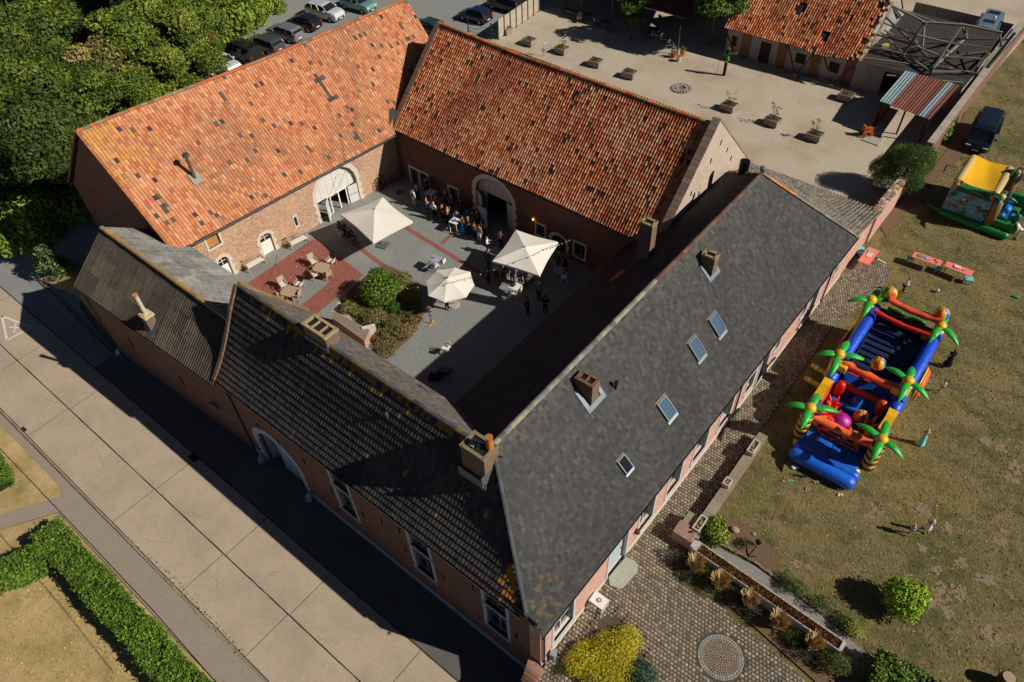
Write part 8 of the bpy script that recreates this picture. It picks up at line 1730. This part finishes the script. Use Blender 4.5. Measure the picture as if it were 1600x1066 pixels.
# ================================================================ PEOPLE
SKINJ = []
CM = {}
def cmat(c, kind='cloth'):
    k = (c, kind)
    if k not in CM:
        CM[k] = mat(f'{kind}_{c}', col=hx(c), rough=.85 if kind != 'hair' else .6, nscale=14, namt=.12, spec=.2, bump=(18, .4, .015) if kind == 'cloth' else None)
    return CM[k]
def skin_obj(name, V, E, Rr, m, parent, root=0, sub=1, extra=None):
    me = bpy.data.meshes.new(name); me.from_pydata([tuple(v) for v in V], E, []); o = bpy.data.objects.new(name, me); link(o, parent)
    md = o.modifiers.new('s', 'SKIN'); md.use_smooth_shade = True; o.modifiers.new('u', 'SUBSURF').levels = sub
    for i, d in enumerate(me.skin_vertices[0].data): d.radius = (Rr[i], Rr[i] * .85 if i < 4 else Rr[i]); d.use_root = i == root
    SKINJ.append((o, m, extra)); return o
def person(px, py, face, label, top='d0d0d0', bottom='22242c', hair='3a2a20', dress=None, arms='down', legs='stand', H=1.74, skin='c89878', lean=0.0, vest=None, group='guests in the courtyard', hairlen=0, zf=0.0, shoes='201c1a', bag=None, hat=None, loc=None):
    g = G(px, py, zf) if loc is None else Vector(loc); rz = math.radians(face)
    t = thing('person', label, 'person', (g.x, g.y, zf), rz, group); k = H / 1.74; child = H < 1.4
    hs = 1.0 if not child else 1.25
    ph = .93 * k; fw = -lean            # leaning moves the upper body towards -Y (front)
    if legs == 'sit': ph = .55 * k
    R = Matrix.Rotation(lean, 3, 'X')
    U = lambda x, y, z: R @ Vector((x * k, y * k, z * k)) + Vector((0, 0, ph))
    pel = Vector((0, 0, ph)); sp = U(0, .0, .2); chs = U(0, 0, .40); nk = U(0, 0, .545); hd = U(0, -.01, .64); ht = U(0, -.01, .70)
    V = [pel, sp, chs, nk, hd, ht]; E = [(0, 1), (1, 2), (2, 3), (3, 4), (4, 5)]; Rr = [.125 * k, .115 * k, .125 * k, .055 * k, .092 * k * hs, .075 * k * hs]
    aps = {}
    for s, nm in ((-1, 'l'), (1, 'r')):
        sh = U(s * .175, 0, .47); mode = arms if isinstance(arms, str) else arms[0 if s < 0 else 1]
        if mode == 'down': el = U(s * .23, .02, .2); wr = U(s * .22, -.05, -.03); hn = U(s * .22, -.08, -.10)
        elif mode == 'glass': el = U(s * .23, -.02, .2); wr = U(s * .16, -.24, .27); hn = U(s * .13, -.3, .31)
        elif mode == 'table': el = U(s * .24, -.1, .22); wr = U(s * .17, -.33, .12); hn = U(s * .15, -.41, .11)
        elif mode == 'hip': el = U(s * .34, .06, .22); wr = U(s * .17, -.04, .06); hn = U(s * .13, -.07, .03)
        elif mode == 'out': el = U(s * .38, -.02, .3); wr = U(s * .55, -.12, .15); hn = U(s * .62, -.15, .1)
        elif mode == 'up': el = U(s * .26, -.12, .34); wr = U(s * .14, -.2, .52); hn = U(s * .1, -.2, .6)
        b = len(V); V += [sh, el, wr, hn]; E += [(2, b), (b, b + 1), (b + 1, b + 2), (b + 2, b + 3)]; Rr += [.055 * k, .042 * k, .029 * k, .032 * k]; aps[nm] = (sh, el, wr, hn)
    lps = {}
    for s, nm in ((-1, 'l'), (1, 'r')):
        hp = Vector((s * .09 * k, 0, ph - .04 * k))
        if legs == 'stand': kn = Vector((s * .1 * k, -.02, .5 * k)); an = Vector((s * .11 * k, .01, .09 * k)); to = an + Vector((s * .02, -.17 * k, -.055 * k))
        elif legs == 'walk': q = s * .2 * k; kn = Vector((s * .09 * k, -abs(q) * .5 if s > 0 else -.02, .5 * k)); an = Vector((s * .09 * k, -q, .1 * k + (.06 if s < 0 else 0))); to = an + Vector((0, -.17 * k, -.055 * k))
        else: kn = Vector((s * .12 * k, -.42 * k, ph + .02)); an = Vector((s * .12 * k, -.42 * k, .09 * k)); to = an + Vector((0, -.16 * k, -.05 * k))
        b = len(V); V += [hp, kn, an, to]; E += [(0, b), (b, b + 1), (b + 1, b + 2), (b + 2, b + 3)]; Rr += [.085 * k, .056 * k, .038 * k, .035 * k]; lps[nm] = (hp, kn, an, to)
    ex = MB()                                                   # fingers, nose and ears joined to the body
    for nm, s in (('l', -1), ('r', 1)):
        sh, el, wr, hn = aps[nm]; d = (hn - wr).normalized(); sd = d.cross(Vector((0, 1, .2))).normalized(); pn = d.cross(sd)
        for i, ln in enumerate((.05, .058, .055, .045)):
            r0 = hn + sd * ((i - 1.5) * .016 * k); ex.tube([r0, r0 + d * ln * .6 * k, r0 + d * ln * k + pn * .02 * k], [.009 * k, .008 * k, .006 * k], 5, (.5,) * 3)
        r0 = wr.lerp(hn, .5) + sd * .02 * k * s; ex.tube([r0, r0 + (d * .6 + sd * s * .8).normalized() * .045 * k, r0 + d * .06 * k + sd * s * .03 * k], [.011 * k, .009 * k, .006 * k], 5, (.5,) * 3)
    fr = R @ Vector((0, -1, 0)); ex.ball(hd + fr * .095 * k * hs, .016 * k, 5, 4, sc=(1, 1.2, 1.3)); 
    for s in (-1, 1): ex.ball(hd + Vector((s * .088 * k * hs, 0, 0)), .02 * k, 5, 4, sc=(.5, 1, 1.3))
    skin_obj('body', V, E, Rr, cmat(skin, 'skin'), t, extra=ex)
    ey = MB(); [ey.ball(hd + fr * .084 * k * hs + Vector((s * .034 * k, 0, .018 * k)), .011 * k, 5, 3) for s in (-1, 1)]; ey.beam(hd + fr * .088 * k * hs + Vector((-.02 * k, 0, -.04 * k)), hd + fr * .088 * k * hs + Vector((.02 * k, 0, -.04 * k)), .01, .008); ey.build('face_features', cmat('5a2c24', 'skin'), t)
    # shirt
    sv = [pel + Vector((0, 0, -.02)), sp, chs, U(0, 0, .5)]; se = [(0, 1), (1, 2), (2, 3)]; sr = [.142 * k, .132 * k, .145 * k, .075 * k]
    bare = dress is not None and dress[1] == 'bare'
    for nm in 'lr':
        sh, el, wr, hn = aps[nm]
        if not bare: b = len(sv); e2 = wr.lerp(el, .15) if dress is None or dress[1] == 'long' else sh.lerp(el, .7); sv += [sh, el if e2 is not None and (dress is None or dress[1] == 'long') else sh.lerp(el, .4), e2]; se += [(2, b), (b, b + 1), (b + 1, b + 2)]; sr += [.07 * k, .055 * k, .044 * k]
    tc = dress[0] if dress else top
    skin_obj('dress_top' if dress else 'shirt', sv, se, sr, cmat(tc), t)
    if vest: skin_obj('waistcoat', [pel + Vector((0, 0, .02)), sp, chs, U(0, 0, .46)], [(0, 1), (1, 2), (2, 3)], [.150 * k, .142 * k, .158 * k, .10 * k], cmat(vest), t)
    if dress and legs != 'sit':
        mb = MB(); n = 14; hem = dress[2] * k; rings = [(ph + .12 * k, .125 * k), (ph, .165 * k), ((ph + hem) / 2, .20 * k), (hem, (.24 if hem > .3 else .3) * k)]
        vs = [(r * math.cos(2 * PI * i / n) * (1 + .06 * math.sin(i * 2.9)), r * .82 * math.sin(2 * PI * i / n) * (1 + .05 * math.cos(i * 3.7)), z) for z, r in rings for i in range(n)]
        mb.add(vs, [(j * n + i, j * n + (i + 1) % n, (j + 1) * n + (i + 1) % n, (j + 1) * n + i) for j in range(3) for i in range(n)]); mb.build('skirt', cmat(tc), t, smooth=True)
    else:
        v = [pel]; e = []; r = [.14 * k]
        for nm in 'lr':
            hp, kn, an, to = lps[nm]; b = len(v); v += [hp, kn, an + Vector((0, 0, .02))]; e += [(0, b), (b, b + 1), (b + 1, b + 2)]; r += [.1 * k, .072 * k, .055 * k]
        skin_obj('trousers', v, e, r, cmat(bottom), t)
    for nm in 'lr':
        hp, kn, an, to = lps[nm]; mb = MB(); mb.tube([an + Vector((0, .05, -.05 * k)), an + Vector((0, -.02, -.05 * k)), to + Vector((0, 0, .0)), to + Vector((0, -.04, -.005))], [.035 * k, .045 * k, .043 * k, .02 * k], 7, hx(shoes)); mb.build('shoe', 'matte', t, smooth=True)
    # hair: cap with a fringe line, longer at the back when asked
    mb = MB(); c = hd + Vector((0, .018 * k, .028 * k)); Rh = .104 * k * hs; n = 12; vs = []
    for j in range(6):
        th = j / 5 * 1.75
        for i in range(n):
            a = 2 * PI * i / n; drop = 1.0 if math.sin(a) > -.25 else .62; th2 = min(th, 1.75 * drop); vs.append(c + R @ Vector((Rh * math.sin(th2) * math.cos(a), Rh * math.sin(th2) * math.sin(a) * 1.08, Rh * math.cos(th2))))
    mb.add(vs, [(j * n + i, (j + 1) * n + i, (j + 1) * n + (i + 1) % n, j * n + (i + 1) % n) for j in range(5) for i in range(n)])
    if hairlen:
        mb.tube([c + R @ Vector((0, .05 * k, -.02)), c + R @ Vector((0, .085 * k, -.12 * k)), c + R @ Vector((0, .09 * k, -.12 * k - hairlen * k))], [.09 * k, .08 * k, .045 * k], 9)
    mb.build('hair', cmat(hair, 'hair'), t, smooth=True)
    if bag: mb = MB(); q = aps['r'][3]; mb.box(q + Vector((0, 0, -.16)), (.12, .26, .24), 0, hx(bag)); mb.build('handbag', 'matte', t)
    return t
P_ = person
P_(648, 322.5, 175, 'man in navy waistcoat over white sleeves and pale jeans, standing at the shade edge', top='e6e6e8', vest='1c2438', bottom='9ab4c4', hair='5a3c28')
P_(654, 313, 200, 'man in mid blue shirt behind the man in the waistcoat', top='4a6ab4', bottom='1c1e28', arms='table')
P_(667, 305, 20, 'dark clothed guest behind the first high table by the windows', top='1c1c24', bottom='16161c', arms='glass')
P_(673, 304, -20, 'guest in grey shirt at the right side of the twin windows', top='6a7484', bottom='20222a', hair='8a8480')
P_(668, 333, 150, 'woman in navy patterned dress with bare shoulders next to the first high table', dress=('243468', 'bare', .45), hair='2c1c16', skin='d09c7c', arms='glass', H=1.66, hairlen=.1)
P_(680, 343, 185, 'bald man in white shirt and black trousers seen from behind', top='dfe6f2', bottom='14161e', hair='c89878', arms='hip')
P_(684, 328, 10, 'woman in maroon top behind the man in the white shirt', dress=('6a1c28', 'short', .5), hair='241612', H=1.64, hairlen=.12)
P_(693, 346, 160, 'woman in black dress with long ginger blonde hair', dress=('101014', 'short', .4), hair='b5703a', H=1.68, hairlen=.22, skin='d8a484')
P_(701, 349, 120, 'woman in black trousers with bare arms raised', top='141418', bottom='101014', hair='6a4430', arms='up', dress=('141418', 'bare', .12), H=1.7, skin='dcaa8a')
P_(698, 323, 0, 'white haired person in a dark red jacket by the barn wall', top='5a1c22', bottom='1a1a20', hair='d0cac4', H=1.66)
P_(708, 331, 5, 'grey haired person in dark jacket by the barn window', top='2a2a30', bottom='16161a', hair='9a9690')
P_(721, 338, 10, 'man in dark suit with a blue white collar at the buffet', top='1a2438', bottom='14161e', arms='table')
P_(716, 352, 30, 'man in bright blue shirt leaning over the middle high table', top='5a7ad0', bottom='1c2030', arms='table', lean=.45, hair='4a3426')
P_(724, 364, 170, 'woman in a long bright blue dress', dress=('1c7ac8', 'bare', .06), hair='4a2c1e', H=1.68, arms='glass', skin='dcaa8a')
P_(733, 366, 200, 'blond man in black suit beside the woman in blue', top='121318', bottom='101116', hair='b08a5a', arms='glass')
P_(742, 373, 160, 'woman in coral pink blouse and black trousers', top='c86a64', bottom='15151a', hair='3a241c', H=1.64, arms='glass')
P_(750, 378, 185, 'man in sage green shirt and white trousers at the front of the group', top='7f9a80', bottom='e0deda', hair='3a2a20', arms='down', shoes='c8c0b4')
P_(757, 371, 190, 'woman in long burgundy dress beside the man in green', dress=('5a1a30', 'bare', .08), hair='2c1a16', H=1.68, hairlen=.15)
P_(747, 354, 10, 'man in dark jacket between the buffet and the burgundy dress', top='1c2230', bottom='14161c')
P_(762, 396, 120, 'person in white top and light jeans holding a plate at the shade edge', top='e6e4ee', bottom='7a90ac', hair='7a5a44', H=1.66, arms='glass')
P_(783, 388, 200, 'woman in pale pink top behind the square parasol', top='e0a8b0', bottom='15151c', hair='7a4a30', H=1.66, arms='up', hairlen=.12)
P_(764, 443, 170, 'dark clothed person carrying a bright pink bag', top='1a1a20', bottom='14141a', hair='2a1c16', bag='e070b0', H=1.66)
P_(763, 418, 160, 'guest in dark jacket and jeans under the parasol corner', top='20242c', bottom='2c4a6a')
P_(776, 438, 30, 'guest in pale blue shirt under the left corner of the parasol', top='a8b8d8', bottom='1a1c26')
P_(788, 440, 0, 'guest in olive brown dress under the parasol', dress=('4a4434', 'short', .35), hair='2a1c14', H=1.66)
P_(801, 443, 20, 'guest in light blue shirt facing away under the parasol', top='6a86c8', bottom='1a1c26', arms='table')
P_(813, 444, 40, 'guest in pale lilac shirt leaning toward the white table', top='8a9cd0', bottom='22242c', arms='table', lean=.35)
P_(822, 446, -30, 'guest in black beside the lilac shirt', top='121216', bottom='121216', hair='3a241a')
P_(842, 468, 175, 'man in blue shirt and dark trousers standing right below the parasol corner', top='4a72c0', bottom='1a1e2c', arms='hip', hair='4a3224')
P_(824, 491, 160, 'man in black suit in the deep shade, lower left of the pair', top='0c0c10', bottom='0c0c10')
P_(852, 489, 200, 'man in dark grey suit in the deep shade, right of the pair', top='14161c', bottom='101218')
P_(872, 421, -60, 'white haired man in grey jacket at the shaded high table', top='4a4e58', bottom='1a1a20', hair='e0dcd8', arms='table')
P_(883, 422, 60, 'woman in dark grey dress at the shaded high table', dress=('3a3c46', 'short', .4), hair='2a201c', H=1.66)
g1 = 'guests around the first parasol'
P_(541, 372, 190, 'tall man in blue jacket with white cap of hair at the left parasol', top='3a4272', bottom='22263a', hair='dcd4cc', arms='glass', group=g1)
P_(534, 375, 200, 'lady in white lace top seated at the left parasol', top='dcd4dc', bottom='cfc8cc', hair='4a3a34', legs='sit', group=g1, H=1.62, arms='table')
P_(549, 377, 100, 'guest in dark green seated in the parasol shade', top='1c4434', bottom='2a3034', legs='sit', group=g1, arms='table')
P_(533, 365, 90, 'child in bright green top behind the seated lady', top='1f8a5a', bottom='1c2a3a', H=1.25, group=g1)
P_(699, 484, 180, 'person hidden to the waist under the octagonal parasol, dark trousers', top='2a2a30', bottom='101014', group='guests in the courtyard')
# toddler in a white high chair
p = G(700, 552); t = thing('high_chair', 'white high chair at the edge of the shade', 'high chair', (p.x, p.y, 0), .3)
for x, y in ((-.3, -.3), (.3, -.3), (-.3, .3), (.3, .3)): mb = MB(); mb.beam((x, y, 0), (x * .5, y * .5, .6), .03, .03, hx('c8ccd0')); mb.build('leg', 'metal', t)
mb = MB(); mb.box((0, 0, .58), (.36, .34, .05), 0, WH); mb.build('seat', 'paint', t); mb = MB(); mb.box((0, .17, .75), (.34, .04, .34), 0, WH); mb.build('backrest', 'paint', t); mb = MB(); mb.box((0, -.26, .74), (.5, .26, .03), 0, WH); mb.build('tray', 'paint', t)
o = P_(0, 0, 17, 'toddler with brown hair and pink striped top sitting in the white high chair', top='d8a0a8', bottom='c8c8d0', hair='7a4426', legs='sit', H=.85, loc=(p.x, p.y, .36), zf=.36, group=None, arms='table')
# lawn
P_(1408, 458, 120, 'boy in white shirt and black trousers stepping away from the inflatable', top='e4e4ee', bottom='14141c', hair='5a3a28', legs='walk', H=1.45, lean=.2, group='people on the lawn', arms='glass')
P_(1478, 573, 200, 'woman in black dress standing right of the obstacle course', dress=('141218', 'short', .25), hair='4a2a1c', H=1.62, group='people on the lawn', hairlen=.15)
P_(1467, 613, 150, 'small child in white shirt and pale shorts running on the lawn', top='dfe0f0', bottom='b0a8a0', hair='6a4a34', legs='walk', H=1.2, group='people on the lawn')
P_(1437, 694, 190, 'girl in a long turquoise princess dress', dress=('7fd4cc', 'bare', .05), hair='c89868', H=1.5, group='people on the lawn', hairlen=.15, arms='glass')
P_(1419, 836, 150, 'boy in light blue shirt walking left of the girl in white', top='b8c8e8', bottom='c8b8a8', hair='b8905a', legs='walk', H=1.12, group='people on the lawn')
P_(1446, 831, 200, 'blonde girl in a short white dress walking', dress=('e8e4ee', 'bare', .5), hair='d8b080', H=1.25, legs='walk', group='people on the lawn', hairlen=.15)
P_(1587, 374, -80, 'person in white bending forward at the mouth of the small castle', top='e4e2e0', bottom='dcd8d4', hair='c8b8a0', lean=.9, arms='table', group='people on the lawn', H=1.7)
dg = bpy.context.evaluated_depsgraph_get()
out = [bpy.data.meshes.new_from_object(o.evaluated_get(dg)) for o, m, e in SKINJ]
for (o, m, e), me in zip(SKINJ, out):
    o.modifiers.clear()
    if e and e.n:
        nv0 = len(me.vertices); co = [tuple(v.co) for v in me.vertices]; fs = [tuple(p.vertices) for p in me.polygons] + [tuple(i + nv0 for i in f) for f in e.f]; me = bpy.data.meshes.new(o.name); me.from_pydata(co + e.v, [], fs)
    me.materials.clear(); me.materials.append(m); me.polygons.foreach_set('use_smooth', [True] * len(me.polygons)); me.update(); o.data = me
